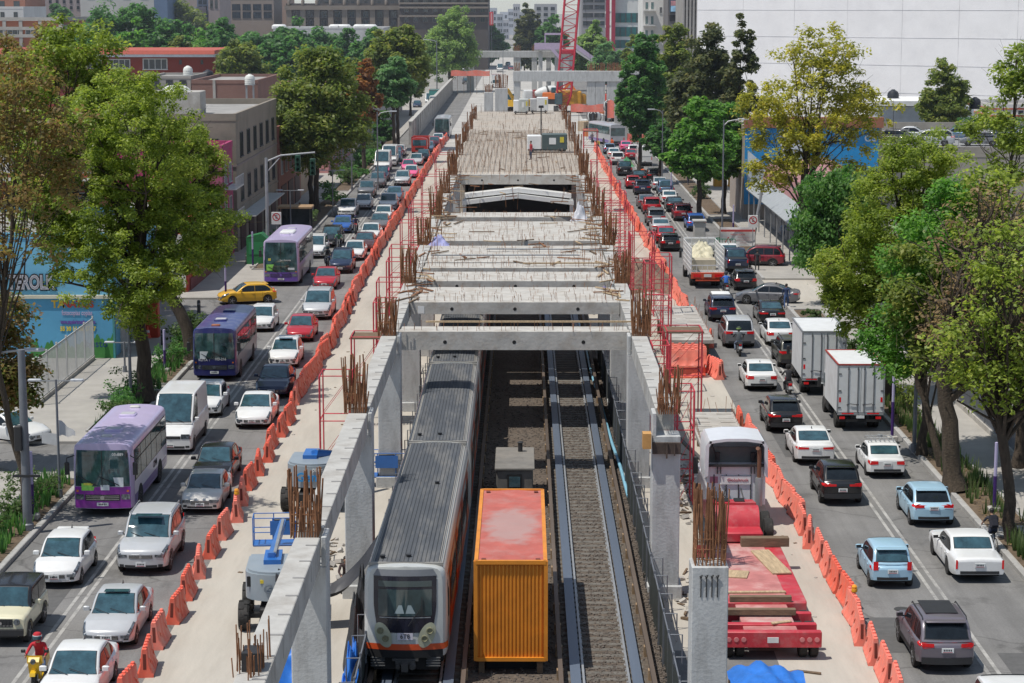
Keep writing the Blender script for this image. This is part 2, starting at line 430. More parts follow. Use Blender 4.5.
 fs = [(i*nP+j, i*nP+j+1, (i+1)*nP+j+1, (i+1)*nP+j) for i in range(len(st)-1) for j in range(nP-1)]
 b.add(vs, fs, 0)
 for s in (0, L):
  P = sect(s); nx = 8
  b.add([(lerp(-x, x, i/nx), bowy(lerp(-x, x, i/nx), s), z) for x, z in P for i in range(nx+1)], [(q*(nx+1)+i, q*(nx+1)+i+1, (q+1)*(nx+1)+i+1, (q+1)*(nx+1)+i) for q in range(K) for i in range(nx)], 0)
 b.box(-hw*.80, hw*.80, -L/2+.2, L/2-.25, gc+.02, gc+.13, 1)
 for a in sp['ax']:
  b.box(-hw*.86, hw*.86, L/2-a-ra-.03, L/2-a+ra+.03, gc+.131, sp['r']+ra+.01, 1)
 b.build('body', [PAINT, BLACK], root, ang=46)
 wb = hw*.935; zb = belt - .07
 c, rf, rr, rb = sp['cowl']-.06, sp['rf'], sp['rr'], sp['rb']+.05
 zend = (belt if van or boxy else min(sp['deck'], belt+.1)) - .05
 prof = chaikin([(c, zb), (rf, H-.045), (lerp(rf, rr, .4), H), (lerp(rf, rr, .75), H-.01), (rr, H-.055), (rb, zend)], 2 if not (boxy or van) else 3)
 if boxy or van: prof = chaikin([(c, zb), (lerp(c, rf, .93), lerp(zb, H, .90)), (rf+.12, H-.02), (lerp(rf, rr, .5), H), (rr-.12, H-.01), (lerp(rb, rr, .9), lerp(zend, H, .88)), (rb, zend)], 2)
 cum = [0]
 for (a_, b_), (c_, d_) in zip(prof, prof[1:]): cum.append(cum[-1] + math.hypot(c_-a_, d_-b_))
 def PR(t):
  d = t*cum[-1]
  for i in range(len(prof)-1):
   if d <= cum[i+1] or i == len(prof)-2:
    f = (d-cum[i])/max(cum[i+1]-cum[i], 1e-6)
    return lerp(prof[i][0], prof[i+1][0], f), lerp(prof[i][1], prof[i+1][1], f)
 tum = 1 - sp['roofw']/.935
 fb, rbw = (.05, .03) if (boxy or van or old) else (.15, .12)
 def gw(s, z):
  q = max(0, (z-zb)/(H-zb))
  f = max(0, 1-(s-c)/1.1); r_ = max(0, 1-(rb-s)/1.1)
  return wb*(1 - tum*q**1.25)*(1 - (.05 if not (boxy or van) else .01)*f*f - (.07 if not (boxy or van) else .01)*r_*r_)
 def gy(x, s, t):
  q = (x/wb)**2
  return L/2 - s - fb*q*max(0, 1-t/.42) + rbw*q*max(0, 1-(1-t)/.42)
 def roofz(s):
  for (a_, b_), (c_, d_) in zip(prof, prof[1:]):
   if a_ <= s <= c_: return lerp(b_, d_, (s-a_)/max(c_-a_, 1e-6))
  return zb
 def cr(t): return .022*max(0, min(1, (min(t, 1-t)-.10)/.12))
 g = MB(); NT = 34; arc = []
 for i in range(NT+1):
  t = i/NT; s, zt = PR(t)
  rc = min(.10 if not (boxy or van) else .06, max(.004, (zt-zb)*.5))
  pts = []
  for q in (0, .33, .66, 1): z = lerp(min(zb, zt-.01), zt-rc, q); pts.append((gw(s, z), z))
  x1 = gw(s, zt-rc)
  for q in (30, 60, 90): pts.append((x1 - rc*(1-math.cos(R(q)))*1.0, zt - rc + rc*math.sin(R(q))))
  xe = pts[-1][0]
  for q in (.66, .33, 0): pts.append((xe*q, zt + cr(t)*(1-q*q)))
  arc.append([(-x, gy(x, s, t), z) for x, z in pts] + [(x, gy(x, s, t), z) for x, z in pts[-2::-1]])
 n = len(arc[0])
 g.add([p for r_ in arc for p in r_], [(i*n+j, i*n+j+1, (i+1)*n+j+1, (i+1)*n+j) for i in range(NT) for j in range(n-1)], 0)
 g.build('roof', [PAINT], root, ang=50)
 dark = GLASSD if kind in ('suv','big_suv','minivan','coupe_suv','hatch','wagon','van','boxy','hatchback') else GLASS
 def tz(z, rear):
  ts = [i/400 for i in range(401)]
  cand = [t for t in ts if (PR(t)[0] > lerp(rf, rr, .5)) == rear]
  return min(cand, key=lambda t: abs(PR(t)[1]-z))
 def cross(name, z0, z1, rear, margin):
  ta, tb = tz(z0, rear), tz(z1, rear)
  for nm, mt, off, ex in (('window_seal', TRIM, .004, .028), (name, GLASS if not rear else dark, .010, 0)):
   q = MB()
   def fn(u, v, ex=ex, off=off):
    t = lerp(ta + (ex*.3 if rear else -ex*.3), tb + (-ex*.3 if rear else ex*.3), v); t = max(0, min(1, t)); s, z = PR(t)
    rc = min(.10, max(.004, (z-zb)*.5)); m = gw(s, z-rc) - rc*.75 - margin + ex
    x = lerp(-m, m, u); nrm = -1 if rear else 1
    return (x, gy(x, s, t) + nrm*off*.8, z + off*.8 + cr(t)*max(0, 1-(x/max(.1, m+margin))**2))
   q.grid(fn, 10, 8); o = q.build(nm, mt, root, ang=60)
 cross('windscreen', belt+.005, H-.062, False, .045)
 if not van: cross('rear_window', max(zend+.09, belt+.03 + (.05 if dark is GLASSD else 0)), H-.10, True, .06)
 zlo = belt + .015
 def zhi(s): return min(H-.15, roofz(s) - .105)
 def sidewin(sx, s0, s1, slant0=.0, slant1=.0):
  for nm, mt, off, ex in (('window_seal', TRIM, .004, .022), ('side_window', GLASSD, .009, 0)):
   q = MB()
   def fn(u, v, ex=ex, off=off):
    s = lerp(s0-ex, s1+ex, u); zh = max(zlo+.02, zhi(s)) + ex; z = lerp(zlo-ex, zh, v); s += lerp(slant0, slant1, u)*v
    return (sx*(gw(s, z)+off), gy(gw(s, z), s, (s-c)/(rb-c)), z)
   q.grid(fn, 9, 4); q.build(nm, mt, root, ang=60)
 def s_at(z, rear):
  t = tz(z, rear); return PR(t)[0]
 sf = s_at(zlo+.22, False); sr = s_at(zlo+.20, True)
 mid = lerp(rf, rr, .44) if kind not in ('minivan', 'big_suv') else lerp(rf, rr, .34)
 for sx in (-1, 1):
  if van: sidewin(sx, sf+.02, rf+.75); continue
  sidewin(sx, sf, mid-.03)
  if kind in ('suv', 'big_suv', 'minivan', 'wagon'):
   m2 = lerp(mid, sr, .56); sidewin(sx, mid+.04, m2-.03); sidewin(sx, m2+.06, sr-.06)
  else: sidewin(sx, mid+.04, min(sr-.03, sp['ax'][1]+.30) if kind != 'pickup' else sr-.06)
 if sp.get('rails'):
  wr = gw(lerp(rf, rr, .5), H-.1)
  for sx in (-1, 1):
   q = MB(); q.tube([(sx*(wr-.06), L/2-rf-.15, H-.03), (sx*(wr-.06), L/2-rf-.25, H+.04), (sx*(wr-.06), L/2-rr+.25, H+.035), (sx*(wr-.06), L/2-rr+.15, H-.04)], .02, 6)
   q.build('roof_rail', TRIM if kind != 'big_suv' else STEEL, root)
 wF, wR = hw*pl(wid, 0), hw*pl(wid, L)
 def face(mb, x0, x1, z0, z1, front, off, mi=0, nx=6, z0b=None, z1b=None):
  z0b = z0 if z0b is None else z0b; z1b = z1 if z1b is None else z1b
  def fn(u, v):
   x = lerp(x0, x1, u); z = lerp(lerp(z0, z0b, u), lerp(z1, z1b, u), v)
   return (x, bowy(x, 0 if front else L) + (off if front else -off), z)
  return mb.grid(fn, nx, 2, mi)
 x0, x1, z0, z1 = sp['hl']
 for sx in (-1, 1):
  h = MB()
  if boxy:
   h.lathe([(.002,.05),(.10,.05),(.115,.0)], 14, c=(sx*hw*.66, L/2, .86), axis='Y')
  elif old or van:
   face(h, sx*wF*x0, sx*wF*.985, z0, z1, True, .012); h.grid(lambda u, t: surf(lerp(0, .14, u), kz(.05, lerp(z0, z1, t)), sx, .010), 3, 2)
  else:
   h.grid(lambda u, t: surf(lerp(.0, .62, u), lerp(lerp(3.2, 4.6, u), lerp(5.9, 5.6, u), t), sx, .010), 9, 4)
   face(h, sx*wF*.62, sx*wF*.985, h0-nose-.10, h0-nose-.005, True, .010, z0b=h0-nose-.13)
  h.build('headlight', HEADL, root)
  tl = MB(); x0r, x1r, z0r, z1r = sp['tl']
  face(tl, sx*wR*x0r, sx*wR*.985, z0r+.02, z1r-.01, False, .010, z0b=z0r, z1b=z1r)
  if not boxy and kind not in ('pickup', 'van', 'limousine'):
   tl.grid(lambda u, t: surf(L - lerp(0, .36, u), kz(L-lerp(0,.36,u), lerp(z0r+.05*u, z1r-.02*u, t)), sx, .009), 6, 3)
  tl.build('tail_light', TAIL, root)
  m = MB(); mx, my, mz = sx*(hw*.98+.10), L/2-c-.48, belt+.09
  m.bbox(mx-.11, mx+.11, my-.05, my+.06, mz-.07, mz+.08, .03)
  m.box(mx-.09, mx+.09, my-.056, my-.05, mz-.05, mz+.06, 1)
  m.bar((sx*hw*.90, my, mz-.07), (mx, my, mz-.04), .05, .04, 1)
  m.build('mirror', [PAINT, TRIM], root)
  q = MB()
  for s_ in ((mid, min(sr-.1, sp['ax'][1]-ra-.02)) if not van else (rf+.7,)):
   q.grid(lambda u, t: surf(s_-.009+.018*u, lerp(.6, 4.9, t), sx, .003), 1, 6)
  q.build('door_seam', BLACK, root)
 gr = MB()
 zg0, zg1 = (.68, .96) if boxy else (h0-nose-.15, h0-nose-.02)
 face(gr, -wF*.52, wF*.52, zg0, zg1, True, .008)
 for q in range(3 if not boxy else 1):
  zq = lerp(zg0, zg1, (q+.6)/3); face(gr, -wF*.50, wF*.50, zq-.012, zq+.006, True, .016, 1)
 if boxy:
  for q in range(6): gr.box(-.3+q*.115, -.27+q*.115, L/2+.01, L/2+.02, zg0+.04, zg1-.04, 0)
 gr.lathe([(.002,.03),(.05,.03),(.055,.012)], 12, c=(0, L/2, (zg0+zg1)/2), axis='Y', mi=1)
 gr.build('grille', [TRIM, CHROME], root)
 lo = MB(); face(lo, -wF*.72, wF*.72, .33, min(.44, zg0-.08), True, .008)
 for sx in (-1, 1): face(lo, sx*wF*.76, sx*wF*.96, .36, .46, True, .009, nx=3)
 lo.build('air_intake', TRIM, root)
 bp = MB()
 if sp.get('clad') or van:
  face(bp, -wR*.985, wR*.985, .36, .58, False, .03)
  for sx in (-1, 1):
   s0, s1 = sp['ax'][0]+ra+.02, sp['ax'][1]-ra-.02
   bp.grid(lambda u, t: surf(lerp(s0, s1, u), lerp(.02, 1.5, t), sx, .007), 8, 2)
   for a in sp['ax']:
    for q in range(12):
     t0, t1 = PI*q/12, PI*(q+1)/12
     def pp(t, rr_):
      s_ = a - rr_*math.cos(t); z = sp['r']+rr_*math.sin(t); return (sx*(hw*1.018+.006), L/2-s_, z)
     bp.quad(pp(t0, ra-.005), pp(t1, ra-.005), pp(t1, ra+.055), pp(t0, ra+.055))
  bp.build('lower_cladding', TRIM, root)
 else:
  face(bp, -wR*.80, wR*.80, .37, .48, False, .010); bp.build('rear_diffuser', TRIM, root)
 pz = sp['tl'][2] if kind not in ('limousine', 'pickup', 'van', 'boxy', 'compact', 'minicar') else .70
 pz = min(pz, .82) - (.10 if kind in ('coupe_suv',) else 0)
 for y0, y1, zc in ((-L/2-.030, -L/2-.004, pz), (L/2+.010, L/2+.030, .47)):
  p = MB(); p.box(-.19, .19, y0, y1, zc-.075, zc+.075, 0)
  yq = y0-.003 if y0 < 0 else y1
  for q in range(5): p.box(-.13+q*.055, -.095+q*.055, yq, yq+.003, zc-.02, zc+.04, 1)
  p.box(-.15, .15, yq, yq+.003, zc-.062, zc-.045, 2)
  p.build('licence_plate', [PLATE, INK, PLATERED], root)
 hd = MB()
 for sx in (-1, 1):
  for s_ in (mid-.14, min(sp['ax'][1]-.15, lerp(mid, rr, .8))):
   if van and s_ > 3: continue
   P_ = surf(s_, 4.0, sx, .01); hd.box(P_[0]-.012, P_[0]+.012, P_[1]-.09, P_[1]+.09, belt-.17, belt-.14)
 hd.build('door_handle', PAINT, root)
 w_ = MB(); yw = L/2-c
 w_.bar((-.5, yw-fb*.3, belt+.03), (.1, yw-.22, belt+.16), .02, .015); w_.bar((.1, yw, belt+.03), (.62, yw-.2-fb*.4, belt+.15), .02, .015)
 w_.build('wiper', TRIM, root)
 add_wheels(root, sp['r'], sp['ax'], hw+.002, L, .215, rim=STEELRIM if kind in ('van', 'compact') else RIM, steel=kind in ('van', 'compact', 'limousine'))
 if kind == 'pickup':
  q = MB(); q.box(-hw*.82, hw*.82, -L/2+.10, L/2-rb-.12, 1.122, 1.14); q.build('bed_cover', TRIM, root)
 if boxy:
  q = MB(); q.box(-hw*.92, hw*.92, L/2-.02, L/2+.14, .42, .62); q.build('front_bumper', TRIM, root)
  q = MB(); q.lathe([(.002,-.2),(.30,-.2),(.34,-.16),(.34,-.03),(.25,0)], 18, c=(.1,-L/2,.85), axis='Y'); q.build('spare_wheel', RUBBER, root)
 if kind in ('hatch', 'suv', 'coupe_suv', 'minicar', 'hatchback'):
  q = MB(); ws = gw(rr, H-.1)*.86; q.bbox(-ws, ws, L/2-rr-.16, L/2-rr+.12, H-.075, H-.035, .02); q.build('roof_spoiler', PAINT, root)
 if kind in ('sedan', 'fastback', 'hatch'):
  q = MB(); q.prism([(L/2-rr+.32,H-.02),(L/2-rr+.12,H+.10),(L/2-rr+.08,H-.03)], -.012, .012, axis='X'); q.build('aerial', TRIM, root)
 return root
PAINTS = {
 'white': ((.70,.70,.69), 0, .3), 'silver': ((.52,.53,.54), .2, .34), 'grey': ((.17,.17,.18), .25, .34), 'black': ((.012,.012,.014), 0, .22),
 'dark_blue': ((.018,.03,.07), .2, .28), 'blue': ((.03,.12,.42), .1, .28), 'light_blue': ((.36,.55,.68), .1, .3), 'red': ((.42,.018,.03), .05, .28),
 'dark_red': ((.22,.012,.025), .1, .28), 'yellow': ((.68,.38,.02), 0, .3), 'cream': ((.66,.62,.44), 0, .4), 'pink': ((.75,.12,.28), 0, .35),
 'purple_grey': ((.17,.15,.175), .3, .33), 'olive': ((.07,.07,.055), .3, .35), 'beige': ((.60,.575,.53), .1, .34), 'steel_blue': ((.12,.2,.3), .3, .3), 'maroon_grey': ((.12,.05,.05), .3, .3),
}
def P(n):
 c, m, r = PAINTS[n]; return paint(n, c, m, r)
def set_paint(o, mat):
 for i, s in enumerate(o.material_slots):
  if o.data.materials[i].name == 'paint_slot':
   s.link = 'OBJECT'; s.material = mat
def recolour(root, body, roof=None):
 for ch in root.children:
  set_paint(ch, P(roof) if (roof and ch.name.split('.')[0] == 'roof') else P(body))
used_proto = set()
def car(kind, colour, label, cat, loc, rz, group, name=None, roof=None):
 if kind not in PROTO:
  r_ = car_proto(kind); PROTO[kind] = (r_, [c_ for c_ in r_.children])
 root = PROTO[kind][0]
 if kind in used_proto:
  src = root; root = src.copy(); col.objects.link(root)
  for c_ in PROTO[kind][1]: dup(c_, root)
 used_proto.add(kind)
 root.name = name or {'suv':'parked_car','van':'delivery_van','pickup':'pickup_truck','minivan':'minivan'}.get(kind, 'car')
 root.location = loc; root.rotation_euler = (0, 0, rz)
 root.scale = (rnd.uniform(.985,1.02), rnd.uniform(.97,1.02), rnd.uniform(.975,1.025))
 tag(root, label, cat, group)
 recolour(root, colour, roof)
 return root
LG = 'vehicles queueing on the left carriageway'
RG = 'vehicles queueing on the right carriageway'
def left_car(px, py, kind, colour, label, cat='car', yaw=0, **k):
 x, y = gp(px, py); y -= .8; L = SPECS[kind]['L']
 return car(kind, colour, label, cat, (x, y + L/2, 0), PI + R(yaw), LG, **k)
def right_car(px, py, kind, colour, label, cat='car', yaw=0, **k):
 x, y = gp(px, py); y -= .8; L = SPECS[kind]['L']
 return car(kind, colour, label, cat, (x, y + L/2, 0), R(yaw), RG, **k)
class Shell:
 """a long box with rounded shoulders and a bowed front; local +Y is forward"""
 def __init__(s, L, W, z0, z1, bow=.15, rake=.0, crown=.05, rr=.22, taper=.93):
  s.L, s.W, s.z0, s.z1, s.bow, s.rake = L, W, z0, z1, bow, rake
  h = W/2
  s.out = [(h*.97, z0), (h, z0+.12), (h, lerp(z0, z1, .35)), (h, lerp(z0, z1, .6)), (h*.985, z1-.42), (h*.97, z1-rr), (h*.935, z1-rr*.5), (h*.86, z1-rr*.2), (h*.70, z1-.01), (h*.35, z1+crown*.75), (0, z1+crown)]
  s.tap = [(0, taper), (.12, .965), (.35, 1), (L-.25, 1), (L-.08, .985), (L, .95)]
 def fy(s, x, z):
  q = (z - s.z0)/(s.z1 - s.z0)
  return s.L/2 - s.bow*(x/(s.W/2))**2 - s.rake*max(0, q-.30)**1.3
 def half(s, z):
  for (a, b), (c, d) in zip(s.out, s.out[1:]):
   if b <= z <= d: return lerp(a, c, (z-b)/max(d-b, 1e-6))
  return s.out[-1][0]
 def pt(s, st, x, z):
  t = pl(s.tap, st)
  x *= t
  y = s.L/2 - st
  dec = max(0, 1 - st/.8)
  return (x, y + (s.fy(x, z) - s.L/2)*dec, z)
 def mb(s, mi=0, mb=None):
  b = mb or MB(); L = s.L
  st = [0, .05, .12, .22, .35, .55, .8] + [lerp(.8, L-.4, k/10) for k in range(1, 11)] + [L-.25, L-.08, L]
  O = [(-x, z) for x, z in s.out] + [(x, z) for x, z in s.out[-2::-1]]
  n = len(O)
  vs = [s.pt(q, x, z) for q in st for x, z in O]
  fs = [(i*n+j, i*n+j+1, (i+1)*n+j+1, (i+1)*n+j) for i in range(len(st)-1) for j in range(n-1)]
  fs.append(tuple((len(st)-1)*n + j for j in range(n)))
  b.add(vs, fs, mi)
  K = len(s.out); nx = 8
  b.add([s.pt(0, lerp(-x, x, i/nx), z) for x, z in s.out for i in range(nx+1)],
              [(k*(nx+1)+i, k*(nx+1)+i+1, (k+1)*(nx+1)+i+1, (k+1)*(nx+1)+i) for k in range(K-1) for i in range(nx)], mi)
  return b
 def front(s, mb, x0, x1, z0, z1, off=.012, mi=0, nx=10, nz=6, shape=None):
  def fn(u, v):
   z = lerp(z0, z1, v)
   a, b = (x0, x1) if shape is None else shape(v)
   x = lerp(a, b, u)
   t = pl(s.tap, 0); xx = x
   y = s.fy(xx, z)
   return (xx, y + off, z)
  return mb.grid(fn, nx, nz, mi)
 def side(s, mb, sx, s0, s1, z0, z1, off=.010, mi=0, n=1):
  def fn(u, v):
   st = lerp(s0, s1, u); z = lerp(z0, z1, v)
   p = s.pt(st, sx*s.half(z), z)
   return (p[0] + sx*off, p[1], p[2])
  return mb.grid(fn, max(n, 2), 3, mi)
def bus(name, label, x, y, rz, L, W, H, roof, front, lower, belt_mat, group, win_n=6, coach=False, front_sign=None, side_text=None, hatch=2, ac=False):
 root = thing(name, label, 'bus', (x, y, 0), rz, group)
 sh = Shell(L, W, .38, H, bow=.14 if not coach else .08, rake=.10 if not coach else .12)
 sh.mb().build('body', roof, root, ang=40)
 hw = W/2
 ws0, ws1 = (1.32, H-.26) if not coach else (1.10, H-.16)
 q = MB(); sh.front(q, -hw*.99*.93, hw*.99*.93, .40, ws0-.02, .012, 0)
 q.build('front_panel', front, root)
 q = MB(); sh.front(q, -hw*.90, hw*.90, ws0, ws1, .018, 0, shape=lambda v: (-hw*lerp(.90, .84, v**2), hw*lerp(.90, .84, v**2)))
 wsn = q.build('windscreen', GLASSB, root)
 q = MB(); yb = sh.fy(0, (ws0+ws1)/2) + .03
 q.bar((0, sh.fy(0, ws0)+.024, ws0), (0, sh.fy(0, ws1)+.024, ws1), .035, .015); q.build('windscreen_pillar', TRIM, root)
 q = MB(); q.bar((-.7, sh.fy(.7, ws0)+.04, ws0+.05), (.1, sh.fy(.1, ws0+.4)+.04, ws0+.42), .03); q.bar((.25, sh.fy(.3, ws0)+.04, ws0+.05), (.95, sh.fy(.9, ws0+.4)+.04, ws0+.42), .03)
 q.build('wiper', TRIM, root)
 q = MB(); sh.front(q, -hw*.58, hw*.58, .72, .98, .022, 0)
 for k in range(3): sh.front(q, -hw*.55, hw*.55, .76+k*.075, .785+k*.075, .034, 1, nz=1)
 q.lathe([(.002,.06),(.09,.06),(.10,.03)], 14, c=(0, sh.fy(0,.85), .85), axis='Y', mi=1)
 q.build('grille', [TRIM, CHROME if not coach else front], root)
 for sx in (-1, 1):
  q = MB(); a, b2 = sorted((sx*hw*.62, sx*hw*.90))
  sh.front(q, a, b2, .76, .98, .024, 0, nx=4, nz=2); q.build('headlight', HEADL, root)
  q = MB(); a, b2 = sorted((sx*hw*.80, sx*hw*.87)); sh.front(q, a, b2, 1.08, 1.16, .024, 0, nx=2, nz=1); q.build('indicator', AMBER, root)
  q = MB(); mx = sx*(hw+.16)
  q.tube([(sx*hw*.93, L/2-.15, H-.5), (mx, L/2+.12, H-.55), (mx, L/2+.12, H-.75)], .025, 6)
  q.bbox(mx-.10, mx+.10, L/2+.06, L/2+.16, H-1.25, H-.72, .03); q.build('mirror', TRIM, root)
  q = MB(); q.box(sx*hw*.78-.07, sx*hw*.78+.07, -L/2-.02, -L/2+.03, .8, 1.25); q.build('tail_light', TAIL, root)
  q = MB(); sh.side(q, sx, .45, L-.12, .42, .86, .008, 0, 10); q.build('skirt_panel', lower, root)
  q = MB(); sh.side(q, sx, .45, L-.12, .87, 1.42, .008, 0, 10); q.build('side_panel', belt_mat, root)
  wz0, wz1 = (1.45, H-.42) if not coach else (1.75, H-.38)
  edges = [.75 + (L-1.1)*k/win_n for k in range(win_n+1)]
  for k in range(win_n):
   q = MB(); sh.side(q, sx, edges[k]+.05, edges[k+1]-.05, wz0, wz1, .012, 0, 2)
   sh.side(q, sx, edges[k]+.05, edges[k+1]-.05, lerp(wz0, wz1, .62), lerp(wz0, wz1, .66), .018, 1, 2)
   q.build('side_window', [GLASSB, TRIM], root)
  q = MB(); sh.side(q, sx, .55, L-.2, wz0-.05, wz1+.05, .006, 0, 10); q.build('window_band', TRIM, root)
  if side_text:
   pos = (sx*(hw+.014), -L*.12, 1.14)
   text_mb(side_text, .42, INK, 'side_lettering', root, pos, (PI/2, 0, PI/2 if sx > 0 else -PI/2))
 q = MB(); q.box(-.24, .24, sh.fy(0,.55)+.012, sh.fy(0,.55)+.03, .50, .64, 0)
 for k in range(5): q.box(-.16+k*.07, -.115+k*.07, sh.fy(0,.55)+.03, sh.fy(0,.55)+.034, .54, .61, 1)
 q.build('licence_plate', [PLATE, INK], root)
 q = MB(); q.box(-hw*.9, hw*.9, -L/2-.012, -L/2+.02, 1.5, H-.5); q.build('rear_window', GLASSB, root)
 q = MB(); q.box(-hw*.92, hw*.92, -L/2-.05, -L/2+.05, .42, .7); q.build('rear_bumper', TRIM, root)
 for k in range(hatch):
  yy = L*(.18 - .38*k)
  q = MB(); q.bbox(-.36, .36, yy-.32, yy+.32, H-.01, H+.13, .04, 0); q.bbox(-.30, .30, yy-.26, yy+.26, H+.131, H+.15, .01, 1)
  q.build('roof_hatch', [roof, M('hatch_grey', (.42,.42,.45), .6)], root)
 if ac:
  q = MB(); q.bbox(-.55, .55, -L*.05, L*.12, H-.01, H+.2, .06); q.build('air_conditioner', WHITE, root)
 q = MB(); q.box(-hw*.88, hw*.88, -L/2+.3, L/2-.4, .30, .45); q.build('chassis', BLACK, root)
 add_wheels(root, .47, (1.75 if not coach else 2.2, L-(2.1 if not coach else 3.0)), hw+.012, L, .28, rim=STEELRIM, steel=True)
 q = MB()
 for sx in (-1, 1):
  for a in (1.75 if not coach else 2.2, L-(2.1 if not coach else 3.0)):
   n = 14; pts = [(L/2-a+.60*math.cos(PI*k/n), .47+.60*math.sin(PI*k/n)) for k in range(n+1)]
   pts = [(p[0], max(p[1], .38)) for p in pts]
   q.prism(pts, sx*(hw-.25), sx*(hw+.011), axis='X')
 q.build('wheel_arch', BLACK, root)
 if front_sign:
  for (sx_, sz_, w_, h_, mat_) in front_sign:
   q = MB(); q.box(sx_-w_/2, sx_+w_/2, sh.fy(sx_, sz_)+.022, sh.fy(sx_, sz_)+.028, sz_-h_/2, sz_+h_/2); q.build('route_card', mat_, root)
 return root, sh
def box_truck(label, x, y, rz, cab='white', boxL=4.6, boxW=2.25, boxH=2.45, red_rim=True):
 root = thing('box_truck', label, 'truck', (x, y, 0), rz, RG)
 L = boxL + 1.9
 y0 = -L/2; yb = y0 + boxL
 zf = .95
 BOXM = M('box_white', (.66,.67,.67), .5, var=.06, stain=(.42,.40,.36), stain_amt=.45, stain_scale=.8)
 b = MB(); b.bbox(-boxW/2, boxW/2, y0+.03, yb, zf, zf+boxH, .03)
 b.build('cargo_box', BOXM, root)
 b = MB()
 tr = M('box_trim_red', (.33,.05,.04), .6, var=.3) if red_rim else STEEL
 hw = boxW/2; zt = zf+boxH
 for a, c in (((-hw, y0, zt), (hw, y0, zt)), ((-hw, yb, zt), (hw, yb, zt)), ((-hw, y0, zt), (-hw, yb, zt)), ((hw, y0, zt), (hw, yb, zt))):
  b.bar(a, c, .07, .07)
 b.build('roof_trim', tr, root)
 b = MB()
 for sx in (-1, 1): b.box(sx*hw-.035, sx*hw+.035, y0-.01, y0+.05, zf, zt-.04)
 b.box(-hw, hw, y0-.01, y0+.04, zf-.10, zf+.03)
 b.build('door_frame', STEEL, root)
 for sx in (-1, 1):
  d = MB(); xa, xb_ = sorted((sx*.02, sx*(hw-.05)))
  d.box(xa, xb_, y0-.005, y0+.028, zf+.05, zt-.08)
  do = d.build('rear_door', BOXM, root)
  d = MB()
  for xx in (sx*.16, sx*(hw*.55)):
   d.bar((xx, y0-.03, zf+.06), (xx, y0-.03, zt-.1), .035)
   d.box(xx-.06, xx+.06, y0-.045, y0-.005, zf+.40, zf+.46); d.box(xx-.04, xx+.04, y0-.045, y0-.005, zt-.25, zt-.2)
  d.bar((sx*.16, y0-.05, zf+.43), (sx*.55, y0-.05, zf+.48), .03)
  for k in range(3): d.box(sx*(hw-.10)-.07, sx*(hw-.10)+.07, y0-.03, y0-.004, zf+.25+k*.85, zf+.31+k*.85)
  d.build('door_bar', M('door_hardware', (.13,.13,.14), .5, .4), do)
  d = MB(); d.box(sx*(hw-.12)-.05, sx*(hw-.12)+.05, y0-.012, y0-.004, zf+.55, zf+.80); d.box(sx*hw*.55-.30, sx*hw*.55+.30, y0-.02, y0-.011, zf-.05, zf+.01)
  d.build('reflector', TAIL, root)
  d = MB(); d.box(sx*(hw-.25)-.13, sx*(hw-.25)+.13, y0-.02, y0+.06, zf-.30, zf-.18); d.build('tail_light', TAIL, root)
 c = MB(); c.box(-.45, -.30, y0+.05, L/2-1.0, .55, .85); c.box(.30, .45, y0+.05, L/2-1.0, .55, .85); c.box(-hw*.92, hw*.92, y0+.02, y0+.12, .50, .62)
 c.box(-hw*.9, hw*.9, y0+.2, yb-.1, .84, .948)
 c.box(-hw*.95, -hw*.55, .2, 1.2, .45, .85); c.build('chassis', BLACK, root)
 p = MB(); p.box(-.2, .2, y0-.03, y0-.012, zf-.26, zf-.12); p.build('licence_plate', PLATE, root)
 sh = Shell(1.75, 2.0, .45, 2.30, bow=.08, rake=.35, rr=.2)
 co = sh.mb().build('cab', P(cab), root, ang=40); co.location = (0, L/2 - .875, 0)
 q = MB(); sh.front(q, -.9, .9, 1.3, 2.1, .02, shape=lambda v: (-lerp(.9,.82,v), lerp(.9,.82,v))); q.build('windscreen', GLASS, co)
 for sx in (-1, 1):
  q = MB(); sh.side(q, sx, .35, 1.25, 1.3, 2.0, .01, 0, 4); q.build('side_window', GLASS, co)
  q = MB(); q.bbox(sx*1.2-.09, sx*1.2+.09, .55, .68, 1.2, 1.7, .03); q.bar((sx*.98, .5, 1.45), (sx*1.2, .6, 1.45), .03); q.build('mirror', TRIM, co)
  q = MB(); a, b2 = sorted((sx*.55, sx*.9)); sh.front(q, a, b2, .72, .92, .02, nx=3, nz=2); q.build('headlight', HEADL, co)
 add_wheels(root, .42, (1.05, L-1.25), hw-.06, L, .24, rim=STEELRIM, steel=True, dual=(1,))
 return root
